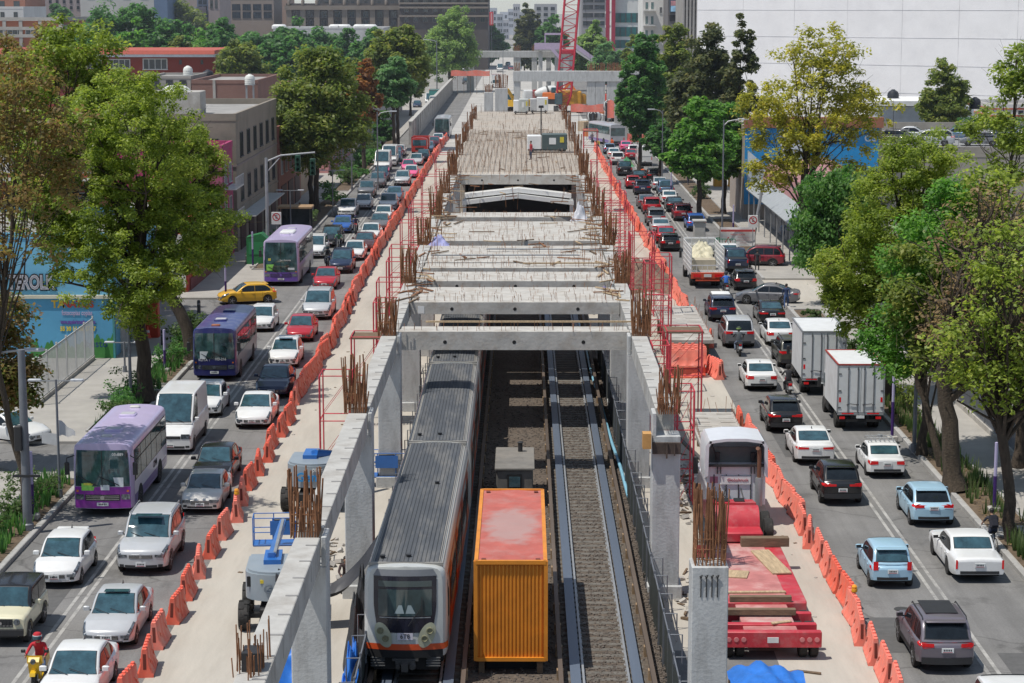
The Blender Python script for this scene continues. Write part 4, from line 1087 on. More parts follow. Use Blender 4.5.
for ci in range(NCAR):
 yc = y + CARL/2
 W_, z0, z1 = 2.56, .72, 3.50
 if ci == 0:
  sh = Shell(CARL, W_, z0, z1, bow=.22, rake=.26, crown=.04, rr=.34, taper=.90)
  M_ = Matrix.Rotation(PI, 4, 'Z')
  body = sh.mb().build('carriage', TW, tr, ang=40, loc=(-.14, yc, 0)); body.rotation_euler = (0,0,PI-R(.75))
  fy = sh.fy
  q = MB(); sh.front(q, -.9, .9, 3.24, 3.44, .012, 0, nx=10, nz=3, shape=lambda v: (-lerp(.98,.86,v), lerp(.98,.86,v))); q.build('roof_cap', M('cap_grey', (.20,.21,.23), .5), body)
  q = MB(); sh.front(q, -.88, .88, 1.50, 3.24, .02, 0, nx=10, nz=8, shape=lambda v: (-lerp(.84,.96,min(1,v*2.2)), lerp(.84,.96,min(1,v*2.2)))); q.build('front_mask', M('mask_black', (.010,.010,.022), .25, coat=.5), body)
  q = MB(); sh.front(q, -.82, .82, 2.02, 2.84, .030, 0); ws = q.build('windscreen', M('train_glass', (.03,.055,.06), .06, var=.3, scale=2, spec=1), body)
  q = MB(); sh.front(q, -.82, .82, 2.92, 3.10, .030, 0); q.build('destination_sign', M('sign_glass', (.07,.09,.09), .15), body)
  q = MB(); sh.front(q, -.78, .78, 1.96, 1.985, .034, 0, nz=1); q.build('windscreen_sill', STEEL, body)
  for s in (-1, 1):
   q = MB(); sh.front(q, s*.17-.13, s*.17+.13, 2.10, 2.36, .033, 0, shape=lambda v: (s*.17-lerp(.15,.05,v)-s*.03*v, s*.17+lerp(.15,.05,v)-s*.03*v)); q.build('seat_cover', M('pale_cloth', (.25,.31,.33), .6), ws)
  q = MB(); q.bar((-.1, fy(.1,1.72)+.05, 1.72), (-.52, fy(.5,2.3)+.06, 2.32), .03, .02); q.bar((-.52, fy(.5,2.0)+.06, 2.02), (-.52, fy(.5,2.6)+.06, 2.62), .025); q.build('wiper', TRIM, body)
  LAMP = M('lamp_cream', (.42,.42,.30), .35, coat=.4)
  for s in (-1, 1):
   q = MB()
   def fl(u, v):
    a = 2*PI*u; rr = v
    x = s*(.67 + .27*rr*math.cos(a)); z = 1.42 + .36*rr*math.sin(a) + .16*rr*math.cos(a)
    return (x, fy(x, z)+.030, z)
   q.grid(fl, 24, 3, 0)
   for lx, lz in ((s*.76, 1.56), (s*.60, 1.32)):
    q.lathe([(.105,.0),(.105,.05),(.085,.055),(.07,.03),(.002,.035)], 18, c=(lx, fy(lx,lz)+.025, lz), axis='Y', mi=1)
   q.build('headlight_cluster', [LAMP, M('lamp_olive', (.22,.21,.13), .15)], body)
  q = MB(); sh.front(q, -.24, .24, 1.28, 1.50, .034, 0, nx=4, nz=1); pl_ = q.build('number_plate', M('plate_lilac', (.62,.58,.64), .5), body)
  text_mb('6T8', .21, INK, 'number', pl_, (0, fy(0,1.39)+.042, 1.39), (PI/2, 0, PI), extrude=.004, sx=.9)
  q = MB(); sh.front(q, -1.20, 1.20, .95, 1.14, .014, 0, nx=14, nz=3, shape=lambda v: (-1.205, 1.205))
  for s in (-1, 1): sh.side(q, s, .02, 1.2, .95, 1.14, .012, 0, 10)
  q.build('orange_band', TO, body)
  q = MB(); sh.front(q, -1.15, 1.15, .70, .95, .010, 0, nx=14, nz=2); q.build('skirt', BLACK, body)
  q = MB(); q.box(-1.0, 1.0, CARL/2-1.2, CARL/2-.28, .25, .72); q.build('underframe', BLACK, body)
  for s in (-1, 1):
   q = MB()
   for k in range(4): q.tube([(s*.85-.22, CARL/2-.12, .42+k*.085), (s*.85+.22, CARL/2-.12, .42+k*.085)], .026, 8)
   q.bbox(s*.85-.19, s*.85+.19, CARL/2-.3, CARL/2-.12, .38, .70, .03)
   q.build('buffer', M('buffer_grey', (.07,.07,.07), .6), body)
  q = MB(); q.box(-.30, .30, CARL/2-.35, CARL/2+.05, .42, .62); q.box(-.10, .10, CARL/2+.05, CARL/2+.35, .36, .60); q.lathe([(.02,.12),(.09,.12),(.12,0)], 12, c=(-.22, CARL/2+.05, .46), axis='Y'); q.lathe([(.02,.12),(.07,.12),(.09,0)], 12, c=(.22, CARL/2+.05, .46), axis='Y'); q.box(-.4,.4,CARL/2-.2,CARL/2,.60,.68)
  q.build('coupler', M('coupler_iron', (.10,.095,.09), .6, .4), body)
  def place(mb, nm, mt, off=None): return mb.build(nm, mt, body)
  flip = 1
 else:
  sh = Shell(CARL-.35, W_, z0, z1, bow=0, rake=0, crown=.04, rr=.34, taper=.99)
  body = sh.mb().build('carriage', TW, tr, ang=40, loc=(0, yc, 0)); body.rotation_euler = (0,0,PI)
 Lc = sh.L
 q = MB()
 s0, s1 = (.62, Lc-.10) if ci == 0 else (.10, Lc-.10)
 n = 15
 for k in range(n):
  xc = lerp(-.92, .92, k/(n-1)); zc = z1 + .024 + .04*(1-(abs(xc)/.92)**2)*.8
  q.prism([(xc-.066, zc-.01), (xc-.05, zc+.014), (xc+.05, zc+.014), (xc+.066, zc-.01)], Lc/2-s1, Lc/2-s0, axis='Y', mi=0)
 q.build('roof_ribs', TROOF, body)
 for s in (-1, 1):
  q = MB()
  for k in range(3):
   xc = s*(1.00+.055*k); q.prism([(xc-.022, z1-.055-.03*k), (xc-.012, z1+.012-.035*k), (xc+.012, z1+.012-.035*k), (xc+.022, z1-.055-.03*k)], Lc/2-s1, Lc/2-s0, axis='Y')
  q.build('roof_gutter', TEDGE, body)
 for ye in (Lc/2-s0, Lc/2-s1):
  q = MB(); q.box(-1.15, 1.15, ye-.04, ye+.04, z1-.04, z1+.055); q.build('roof_end_strip', TEDGE, body)
 for k in range(3 if ci == 0 else 2):
  q = MB(); xx, yy = ((.75, Lc/2-1.1), (-.05, Lc/2-1.2), (-.4, -2.0))[k]; q.lathe([(.07,0),(.09,.09),(.02,.10)], 10, c=(xx, yy, z1+.06)); q.build('roof_vent', TRIM, body)
 for s in (-1, 1):
  q = MB(); sh.side(q, s, 1.25 if ci == 0 else .1, Lc-.1, .95, 1.30, .008, 0, 12); sh.side(q, s, 1.0 if ci == 0 else .1, Lc-.1, 2.98, 3.10, .008, 0, 12); q.build('orange_stripe', TO, body)
  for k in range(4):
   c_ = 2.6 + k*4.3
   d = MB(); sh.side(d, s, c_-.65, c_+.65, .80, 2.96, .022, 0, 2); do = d.build('door', TO, body)
   for e in (-1, 1):
    d = MB(); sh.side(d, s, c_+e*.32-.22, c_+e*.32+.22, 1.75, 2.65, .030, 0, 2); d.build('door_window', GLASSB, do)
   if k < 3:
    d = MB(); sh.side(d, s, c_+1.05, c_+3.25, 1.75, 2.65, .016, 0, 2); d.build('side_window', GLASSB, body)
 if ci == 0:
  for s in (-1, 1):
   d = MB(); sh.side(d, s, .55, 1.15, .9, 2.9, .014, 0, 2); cd = d.build('cab_door', TW, body)
   d = MB(); sh.side(d, s, .62, 1.08, 1.8, 2.7, .022, 0, 2); d.build('door_window', GLASSB, cd)
 q = MB(); q.box(-1.1, 1.1, -Lc/2+.3, Lc/2-1.3, .18, .72); q.build('bogie_frame', BLACK, body)
 if ci < NCAR-1:
  q = MB(); q.box(-1.0, 1.0, y+CARL-.2, y+CARL+.2, .8, 3.3); q.build('gangway', BLACK, tr)
 y += CARL
CORG = M('container_orange', (.66,.235,.02), .5, var=.14, scale=1.5, stain=(.4,.15,.03), stain_amt=.3, stain_scale=.9)
CRED = M('container_roof_red', (.44,.11,.085), .7, var=.14, scale=1.6, stain=(.40,.33,.30), stain_amt=.35, stain_scale=1.3)
def worn_centre(m, cy, ry, rx, c):
 nt = m.node_tree; b = nt.nodes['Principled BSDF']; src = b.inputs['Base Color'].links[0].from_socket
 tc = nd(nt, 'ShaderNodeTexCoord'); mp = nd(nt, 'ShaderNodeMapping'); mp.inputs['Location'].default_value = (0, -cy/ry, 0); mp.inputs['Scale'].default_value = (1/rx, 1/ry, 0)
 nz = nd(nt, 'ShaderNodeTexNoise'); nz.inputs['Scale'].default_value = 2.2; nz.inputs['Detail'].default_value = 8
 ln = nd(nt, 'ShaderNodeVectorMath', operation='LENGTH'); ad = nd(nt, 'ShaderNodeMath', operation='ADD'); mr = nd(nt, 'ShaderNodeMapRange')
 nt.links.new(tc.outputs['Object'], mp.inputs[0]); nt.links.new(mp.outputs[0], ln.inputs[0]); nt.links.new(tc.outputs['Object'], nz.inputs['Vector'])
 nt.links.new(ln.outputs['Value'], ad.inputs[0]); nt.links.new(nz.outputs['Fac'], ad.inputs[1]); nt.links.new(ad.outputs[0], mr.inputs[0])
 mr.inputs[1].default_value = 1.15; mr.inputs[2].default_value = 1.55; mr.inputs[3].default_value = .75; mr.inputs[4].default_value = 0
 mx = nd(nt, 'ShaderNodeMix', data_type='RGBA'); nt.links.new(mr.outputs[0], mx.inputs[0]); nt.links.new(src, mx.inputs[6]); mx.inputs[7].default_value = (*c, 1); nt.links.new(mx.outputs[2], b.inputs['Base Color'])
zt = 3.95
xa, yf, _ = (*gp(475.5, 561.5, zt), 0); xb, _y = gp(546, 561.5, zt); _x, yb = gp(480, 490, zt)
t = thing('shipping_container', 'orange corrugated container with worn red roof raised on timber posts beside the train', 'container', ((xa+xb)/2, yf, 0))
hw = (xb-xa)/2; Lc = yb - yf; zb = .76; worn_centre(CRED, Lc*.47, 2.6, .95, (.38,.27,.25))
q = MB(); q.box(-hw+.06, hw-.06, .06, Lc-.06, zb+.05, zt-.05, 0)
n = 17
for k in range(n):
 x0 = lerp(-hw+.10, hw-.10, k/n); x1 = lerp(-hw+.10, hw-.10, (k+1)/n); m = (x1-x0)
 q.prism([(x0+m*.12, .062), (x0+m*.30, .015), (x0+m*.72, .015), (x0+m*.90, .062)], zb+.08, zt-.12, axis='Z', mi=0)
ns = int(Lc/.14)
for k in range(ns):
 y0_ = lerp(.15, Lc-.15, k/ns)
 for s in (-1, 1):
  q.prism([(s*(hw-.062), y0_), (s*(hw-.01), y0_+.03), (s*(hw-.01), y0_+.08), (s*(hw-.062), y0_+.115)], zb+.08, zt-.12, axis='Z', mi=0)
q.build('corrugated_wall', CORG, t)
q = MB(); q.grid(lambda u, v: (lerp(-hw+.04, hw-.04, u), lerp(.04, Lc-.04, v), zt+.006+.02*math.sin(u*9)*math.sin(v*23)), 16, 50); q.build('roof', CRED, t)
q = MB()
for a, c in (((-hw,0,zt-.02),(hw,0,zt-.02)), ((-hw,Lc,zt-.02),(hw,Lc,zt-.02)), ((-hw+.02,0,zt-.02),(-hw+.02,Lc,zt-.02)), ((hw-.02,0,zt-.02),(hw-.02,Lc,zt-.02)),
             ((-hw,0,zb+.05),(hw,0,zb+.05)), ((-hw+.02,0,zb+.05),(-hw+.02,Lc,zb+.05)), ((hw-.02,0,zb+.05),(hw-.02,Lc,zb+.05))): q.bar(a, c, .12, .12)
for s in (-1, 1): q.box(s*hw-.06, s*hw+.06, -.05, .09, zb, zt+.02)
q.build('frame', CORG, t)
for s in (-1, 1):
 for yy in (.15, Lc-.4):
  q = MB(); q.box(s*(hw-.25)-.07, s*(hw-.25)+.07, yy-.09, yy+.09, zt+.03, zt+.05); q.build('corner_casting', M('casting_dark', (.16,.04,.03), .8), t)
 for k in range(4):
  q = MB(); q.box(s*(hw-.18)-.09, s*(hw-.18)+.09, .12+k*Lc/4, .35+k*Lc/4, .29, zb); q.build('leg', WOODD, t)
q = MB(); q.box(-hw+.3, hw-.3, .6, Lc-.3, .30, zb-.01); q.build('underframe', BLACK, t)
x0, y0_ = -1.06, 82.0; x1 = .47
t = thing('equipment_cabinet', 'grey flat topped steel cabinet standing on ballast behind the orange container', 'cabinet', ((x0+x1)/2, y0_+2.6, .30))
w_ = (x1-x0)/2*1.0
q = MB(); q.bbox(-w_, w_, 0, 4.0, .35, 1.65, .05); q.build('casing', M('cabinet_grey', (.12,.115,.105), .75, var=.25, scale=1.5, stain=(.2,.17,.14), stain_amt=.6), t)
q = MB(); q.bbox(-w_-.06, w_+.06, -.08, 4.08, 1.651, 1.74, .02); q.build('roof_plate', M('cabinet_top', (.17,.16,.145), .8, var=.2, stain=(.27,.24,.2), stain_amt=.6), t)
q = MB(); q.box(-w_*.4, w_*.4, -.05, -.005, .85, 1.45); q.build('window_frame', BLACK, t)
q = MB(); q.box(-w_*.30, w_*.30, -.07, -.052, .93, 1.37); q.build('window_pane', GLASS, t)
for s in (-1, 1):
 for yy in (.3, 3.4):
  q = MB(); q.box(s*w_*.8-.1, s*w_*.8+.1, yy, yy+.3, -.04, .35); q.build('foot', WOODD, t)
q = MB(); q.lathe([(.10,0),(.10,.35),(.14,.4),(.05,.45)], 10, c=(w_*.3, 3.2, 1.74)); q.build('chimney_cap', TRIM, t)
SY = .95
COLY = [55.4 + 17.4*k for k in range(8)]
ZB, ZT = 5.95, 6.77
XL, XR = -5.80, 5.12
REBAR_R = .022
def rebar_ring(q, cx, cy, wx, wy, z0, z1, nx=8, ny=6, jit=.25, r=REBAR_R):
 pts = [(lerp(-wx, wx, i/(nx-1)), s*wy) for i in range(nx) for s in (-1, 1)] + [(s*wx, lerp(-wy, wy, i/(ny-1))) for i in range(1, ny-1) for s in (-1, 1)]
 for i in range(6): pts.append((rnd.uniform(-wx, wx)*.7, rnd.uniform(-wy, wy)*.7))
 for x, y in pts:
  zt_ = z1 - rnd.random()**2*jit*(z1-z0)
  q.tube([(cx+x, cy+y, z0), (cx+x+rnd.gauss(0,.07), cy+y+rnd.gauss(0,.07), zt_)], r*rnd.uniform(.85, 1.2), 5)
 for k in range(3):
  z = lerp(z0, z1, .10+.13*k)
  P = [(cx-wx,cy-wy,z),(cx+wx,cy-wy,z),(cx+wx,cy+wy,z),(cx-wx,cy+wy,z)]
  for a in range(4): q.bar(P[a], P[(a+1)%4], .02)
ORD = ['nearest', 'second', 'third', 'fourth', 'fifth', 'sixth', 'seventh', 'eighth']
def column(x, y, side, k, free=False):
 lab = ('freestanding pale concrete column with four hooks and tall rusty rebar near the flatbed trailer' if free else
           '%s tall concrete column of the row on the %s, rusty rebar rising above its beam' % (ORD[k], 'train side' if side < 0 else 'empty track side'))
 t = thing('concrete_column', lab, 'column', (x, y, 0), 0, 'columns of the elevated deck')
 q = MB(); q.bbox(-.5, .5, -.5, .5, 0, ZB, .03)
 if not free:
  s = -side
  xa_, xb_ = sorted((s*.36, s*.50)); q.bbox(xa_, xb_, -.499, .499, ZB-.001, ZT, .02)
 q.bbox(-.62, .62, -.62, .62, -.01, .5, .03)
 q.build('shaft', CONC, t)
 q = MB()
 if free: rebar_ring(q, 0, 0, .40, .40, ZB-.05, ZB+2.15, 9, 7)
 else: rebar_ring(q, side*.10, 0, .36, .44, ZT-.05, ZT+rnd.uniform(1.6, 2.2), 11, 8, .75, .024)
 q.build('rebar_cage', RUST, t)
 if free:
  for i in range(4):
   q = MB(); xx = -.25+i*.15
   q.tube([(xx,-.51,ZB-.85),(xx,-.53,ZB-.35),(xx-.03,-.55,ZB-.25),(xx+.03,-.55,ZB-.22),(xx,-.51,ZB-.32)], .016, 5); q.build('lifting_hook', TRIM, t)
 return t
for k, y in enumerate(COLY):
 column(XL, y, -1, k)
 column(XR, y, 1, k, free=(k == 0))
t = thing('formwork_clamp', 'dark steel clamp with tan timber block at the head of a column', 'clamp', (XR, COLY[1]-.52, ZB-.62))
q = MB(); q.box(-.5, .5, -.14, 0, 0, .40); q.box(-.03, .03, -.20, -.14, -.15, .42); q.box(.25, .30, -.20, -.14, -.05, .42); q.build('plate', M('rusted_plate', (.07,.05,.04), .8, var=.4), t)
q = MB(); q.box(-.85, -.55, -.25, .25, .2, .75); q.build('timber_block', M('timber_tan', (.50,.27,.09), .8, var=.2), t)
def edge_beam(x, y0, y1, side, lab):
 t = thing('edge_beam', lab, 'beam', (x, y0, 0), 0, 'edge beams of the elevated deck')
 L = y1 - y0
 q = MB(); q.bbox(-.34, .34, 0, L, ZB+.005, ZT, .02)
 q.build('beam', CONCW, t)
 q = MB(); s = -side
 n = int(L/1.6)
 for i in range(n):
  yy = .8 + i*1.6
  xi = s*.34
  q.box(min(xi, xi+s*.006), max(xi, xi+s*.006), yy-.03, yy+.03, ZT-.55, ZT-.12); q.box(min(xi-s*.30, xi), max(xi-s*.30, xi), yy-.04, yy+.04, ZT+.001, ZT+.02)
 q.build('cast_in_strap', M('strap_grey', (.30,.29,.28), .7), t)
 return t
edge_beam(XL, 42.0, COLY[0]-.55, -1, 'pale concrete edge beam sloping towards the camera, bottom left of the train')
for k in range(7):
 if k == 0:
  edge_beam(XL, COLY[0]+.55, COLY[1]-.55, -1, 'white topped edge beam over the train side, between the two nearest left columns')
 else:
  edge_beam(XL, COLY[k]+.55, COLY[k+1]-.55, -1, 'edge beam over the train side between its %s and %s columns' % (ORD[k], ORD[k+1]))
  edge_beam(XR, COLY[k]+.55, COLY[k+1]-.55, 1, 'edge beam over the empty track side between its %s and %s columns' % (ORD[k], ORD[k+1]))
t = thing('rebar_bundle', 'rusty rebar stubs rising from the beam end at the bottom of the photo', 'rebar', (XL-.05, 43.6, ZT))
q = MB()
for i in range(34):
 x, y = rnd.uniform(-.36, .30), rnd.uniform(-.9, .9); q.tube([(x,y,-.05),(x+rnd.uniform(-.03,.03),y,rnd.uniform(.35,1.05))], .016, 5)
q.build('bars', RUST, t)
q = MB(); q.box(-.2, .2, -.3, .3, .0, .42); q.build('tie_box', TRIM, t)
CONCS = M('slab_stained', (.45,.43,.395), .9, var=.16, scale=1.3, bump=.3, bscale=6, stain=(.30,.245,.19), stain_amt=.75, stain_scale=1.1)
def stubs(q, x0, x1, y, z, n, h=.42, r=.012, lean=0):
 for i in range(n):
  x = lerp(x0, x1, (i+.5)/n) + rnd.uniform(-.3,.3)
  q.tube([(x, y+rnd.uniform(-.2,.2), z-.02), (x+rnd.uniform(-.04,.04), y+lean+rnd.uniform(-.05,.05), z+h*rnd.uniform(.55,1.25))], r, 4)
def cross_beam(y0, y1, lab, face=.84, holes=3, x0=XL+.36, x1=XR-.36, stub=True, mat=None):
 y0 *= SY; y1 *= SY
 t = thing('cross_beam', lab, 'beam', (0, y0, 0), 0, 'cross beams of the elevated deck')
 L = y1 - y0
 q = MB(); q.bbox(x0, x1, 0, .55, ZT-face, ZT, .02)
 if L > .6: q.bbox(x0+.05, x1-.05, .551, L, ZT-.35, ZT-.03, .02)
 q.build('beam', mat or CONCS, t)
 for i in range(holes):
  q = MB(); xc = lerp(x0, x1, (.20, .50, .80)[i]); q.lathe([(.085,-.006),(.085,.02),(.06,.02)], 14, c=(xc, -.002, ZT-face*.58), axis='Y'); q.build('duct_hole', BLACK, t)
 if stub:
  q = MB()
  stubs(q, x0, x1, .15, ZT, 24, .40); stubs(q, x0, x1, .4, ZT, 18, .30)
  if L > 2:
   yy = 1.0
   while yy < L-.1: stubs(q, x0, x1, yy, ZT-.03, 11, .22, .010); yy += .5
  q.build('rebar_stubs', RUST, t, kind='stuff')
 return t
cross_beam(95.8, 97.5, 'front cross beam with three duct holes spanning above the train roof')
cross_beam(105.5, 111.4, 'second cross beam from the camera with a white paper note on its left end', .60)
cross_beam(113.8, 118.0, 'third cross beam slab from the camera, thin and rebar studded', .5)
cross_beam(119.6, 122.0, 'narrow slab behind the third cross beam with planks lying on it')
cross_beam(122.3, 131.0, 'broad white slab in the middle of the deck with long bars lying on it')
cross_beam(133.6, 146.0, 'long rebar studded slab just before the white tarpaulin heap')
cross_beam(148.8, 152.5, 'grey beam with three duct holes in front of the dark covered opening')
cross_beam(186.6, 187.4, 'grey beam with three duct holes above the white sheet canopy')
q = MB(); q.box(-.16, .16, -.012, -.003, -.18, .18)
tag(q.build('paper_note', WHITE, loc=(-4.9, 105.5*SY, 6.38)), 'white paper sheet stuck on the left end of a cross beam', 'notice')
for i, (x, y, L, m, lab, nm) in enumerate(((-1.0, 124.5, 8.5, STEEL, 'long steel bar lying across the broad white slab', 'steel_bar'), (1.5, 127.6, 7.0, STEEL, 'shorter steel bar near the far edge of the broad slab', 'steel_bar'),
  (2.4, 120.6, 4.4, WOOD, 'tan plank lying on the narrow slab behind the third beam', 'plank'), (.5, 97.6, 9.6, WOOD, 'long thin batten lying on the front cross beam', 'plank'))):
 q = MB(); q.box(-L/2, L/2, -.08, .08, .0, .06); q.box(-L/2+.1, L/2-.1, -.085, .085, .061, .064)
 tag(q.build(nm, m, loc=(x*SY, y*SY, ZT+.14 if y < 120 else ZT+.10)), lab, nm.replace('_', ' ')).rotation_euler = (0, 0, R((.8, -2, 3, .3)[i]))
def heap(name, label, cat, x, y, z, sx, sy, h, mat, seed=1, peak=1.0, n=24):
 r2 = random.Random(seed)
 H = [[0 if i in (0, n) or j in (0, n) else h*(math.sin(PI*i/n)*math.sin(PI*j/n))**peak*(1+.28*math.sin(i*.75+seed)*math.cos(j*.64+seed*2)+.14*abs(math.sin(i*.5+j*1.2+seed))+r2.uniform(-.02,.02)) for i in range(n+1)] for j in range(n+1)]
 q = MB(); q.grid(lambda u, v: (lerp(-sx, sx, u)*(1+.15*math.sin(v*7)), lerp(-sy, sy, v)*(1+.12*math.sin(u*9)), H[int(round(v*n))][int(round(u*n))]), n, n)
 return tag(q.build(name, mat, loc=(x, y, z), ang=50), label, cat)
heap('folded_tarpaulin', 'lilac blue tarpaulin heap at the left edge of the deck', 'tarpaulin', -5.0, 125, ZT-.05, .6, .7, .5, M('tarp_lilac', (.26,.27,.48), .6), 3)
heap('sheet_heap', 'pale grey plastic sheet gathered up at the right end of a deck beam', 'plastic sheet', 3.9, 140.2, ZT-.1, .6, .6, 1.0, M('tarp_pale', (.50,.51,.55), .5), 4, 1.6)
heap('crumpled_tarpaulin', 'crumpled dark lilac tarpaulin hanging at the right end of the second beam', 'tarpaulin', 4.2, 105.6, ZT-.4, .6, .5, .35, M('tarp_purple', (.14,.12,.24), .6), 5)
t = thing('sheet_canopy', 'two white corrugated sheet roofs meeting over the dark tunnel mouth', 'canopy', (-.34, 175.6, 0))
SHEETM = M('white_sheet', (.72,.72,.70), .4, var=.05)
for k, (za, ze, yy, wv) in enumerate(((5.75, 5.25, 0, 4.5), (5.30, 4.72, -.45, 4.7))):
 for s in (-1, 1):
  q = MB(); q.prism([(0, za), (s*wv, ze), (s*wv, ze-.36), (0, za-.36)], yy, yy+1.5, axis='Y'); q.build('roof_sheet', SHEETM, t)
for s in (-1, 1):
 q = MB(); q.box(s*4.5-.14, s*4.5+.14, -.3, .1, 1.8, 4.85); q.build('post', M('post_white', (.55,.56,.55), .6), t)
q = MB(); q.box(-4.6, 4.6, 16, 16.2, .1, 5.9); q.build('tunnel_dark', BLACK, t)  # black plane standing in for the deep shade inside the tunnel
t = thing('deck_section', 'long rusty brown deck covered with upright rebar behind the canopy', 'deck', (-.34, 178.1, 0))
DK = M('deck_dusty', (.47,.43,.375), .95, var=.25, scale=.5, bump=.3, bscale=3, stain=(.29,.22,.165), stain_amt=.85, stain_scale=.5)
q = MB(); q.bbox(-5.7, 5.7, .05, 106, ZB, ZT-.03, .02)
for k in range(7):
 for s in (-1, 1): q.bbox(s*5.9-.35, s*5.9+.35, 8+k*15.5, 9+k*15.5, 0, ZT+.05, .03)
q.box(-5.2, -4.9, 14, 106, .0, ZB); q.box(4.9, 5.2, 14, 106, .0, ZB)
q.build('slab', DK, t)
q = MB()
yy = .5
while yy < 105:
 n = 13 if yy < 60 else 8
 for i in range(n):
  if rnd.random() < .12: continue
  x = rnd.uniform(-5.5, 5.5)
  h = rnd.uniform(.35, .8) if abs(x) < 5 else rnd.uniform(.8, 1.6)
  q.bar((x, yy, ZT-.05), (x+rnd.uniform(-.05,.05), yy+rnd.uniform(-.3,.3), ZT+h*.8), .022)
 q.bar((-5.5, yy, ZT+.15), (5.5, yy, ZT+.15), .022)
 yy += 1.15 if yy < 60 else 2.2
for i in range(24): x = lerp(-5.5, 5.5, i/23); q.bar((x, .5, ZT+.12), (x, 60, ZT+.12), .03)
q.build('rebar_mat', M('rebar_brown', (.25,.17,.12), .9, var=.4, scale=2), t, kind='stuff')
for k in range(10):
 q = MB(); s = -1 if k % 2 else 1; y_ = 2+ (k//2)*21.0
 rebar_ring(q, s*5.7, y_, .3, .3, ZT-.2, ZT+2.0, 5, 4, .5, .035); q.build('column_rebar', RUST, t)
def generator(label, x, y, z, w, d, h, cols, rz=0, mast=False):
 t = thing('generator', label, 'generator', (x, y, z), rz)
 q = MB(); q.bbox(-w/2, -w/2+w*.36, -d/2, d/2, .35, h*.92, .06); q.build('white_module', cols[0], t)
 q = MB(); q.bbox(-w/2+w*.37, w/2, -d/2-.05, d/2+.05, .30, h, .06); q.build('housing', cols[1], t)
 q = MB(); q.box(w*.05, w*.22, -d/2-.075, -d/2-.052, h*.45, h*.8); q.box(w*.32, w*.42, -d/2-.075, -d/2-.052, h*.55, h*.85, 1); q.build('warning_panel', [WHITE, M('sticker_yellow', (.6,.5,.05), .5)], t)
 q = MB(); q.box(-w/2+.1, w/2-.1, -d/2+.1, d/2-.1, .18, .30)
 for s in (-1, 1):
  for yy in (-.5, .5): q.lathe([(.02,-.08),(.22,-.1),(.22,.1),(.02,.08)], 12, c=(s*w*.36, yy*d, .22), axis='X')
 q.build('skid', TRIM, t)
 if mast:
  q = MB(); q.tube([(-w*.15,0,h*.9),(-w*.15,0,h+2.6)], .06, 8); q.bbox(-w*.15-.25, -w*.15+.25, -.1, .12, h+2.5, h+2.75, .05); q.build('light_mast', TRIM, t)
 return t
gx, gy = gp(547, 152, ZT)
generator('dark green and white generator with light mast standing on the rebar deck', gx, gy, ZT, 3.9, 1.7, 1.8, (WHITE, M('generator_green', (.07,.10,.10), .6)), 0, True)
gx, gy = gp(521, 114, ZT)
generator('small white compressor at the far end of the rebar deck', gx, gy, ZT, 2.0, 1.6, 2.0, (WHITE, M('compressor_grey', (.45,.47,.45), .6)))
gx, gy = gp(539, 113, ZT)
generator('pale grey site compressor beside the crane foot', gx, gy, ZT, 2.4, 1.6, 2.1, (M('pale_grey', (.5,.5,.5), .6), WHITE))
q = MB()
for i in range(420):
 s_ = rnd.choice((-1, 1)); x = s_*rnd.uniform(4.4, 5.7)-.34 if i % 3 else rnd.uniform(-4.6, 4.2); y = rnd.uniform(100, 176) if i % 3 else rnd.uniform(112, 250)
 if rnd.random() < .5: q.obox((x, y, ZT+.04), (rnd.uniform(.5, 2.2), .10, .05), rnd.uniform(0, PI), rnd.choice((0, 1, 2)))
 else: q.tube([(x, y, ZT), (x+rnd.gauss(0,.12), y+rnd.gauss(0,.2), ZT+rnd.uniform(.3, 1.2))], .02, 4, 2)
tag(q.build('formwork_debris', [WOOD, WOODD, RUST], ang=None), 'planks, bars and formwork scraps littering the edges of the elevated deck', 'debris', kind='stuff')
def barrier_mesh(L=1.98):
 q = MB()
 prof = [(-.27,0),(.27,0),(.27,.10),(.24,.16),(.15,.42),(.095,.92),(.07,.98),(-.07,.98),(-.095,.92),(-.15,.42),(-.24,.16),(-.27,.10)]
 st = [(-L/2,.80),(-L/2+.07,1),(-.42,1),(-.36,.86),(-.10,.86),(-.05,1),(.05,1),(.10,.86),(.36,.86),(.42,1),(L/2-.07,1),(L/2,.80)]
 n = len(prof); vs = []; fs = []
 for y, k in st:
  for x, z in prof:
   kk = k if z > .12 else 1
   vs.append((x*kk, y, z - (0 if z < .9 else (1-k)*.10)))
 for i in range(len(st)-1):
  for j in range(n): fs.append((i*n+j, i*n+(j+1)%n, (i+1)*n+(j+1)%n, (i+1)*n+j))
 fs.append(tuple(range(n))); fs.append(tuple((len(st)-1)*n+j for j in range(n)))
 q.add(vs, fs, 0)
 for y in (-L/2+.18, -L/2+.62, 0, L/2-.62, L/2-.18): q.bbox(-.055, .055, y-.09, y+.09, .97, 1.045, .015)
 for y in (-.62, .62):
  for s in (-1, 1):
   q.tube([(s*.13,y-.18,.62),(s*.165,y-.05,.55),(s*.165,y+.05,.45),(s*.17,y+.16,.36)], .02, 5)
 for y in (-.75, .75): q.box(-.272, .272, y-.16, y+.16, -.001, .055, 1)
 for s in (-1,1): q.box(-.05, .05, s*(L/2)-.006, s*(L/2)+.006, .28, .80, 1)
 return q.mesh('barrier', [ORANGE, M('barrier_slot', (.16,.03,.02), .8)], 30)
BAR_ME = barrier_mesh()
nbar = 0
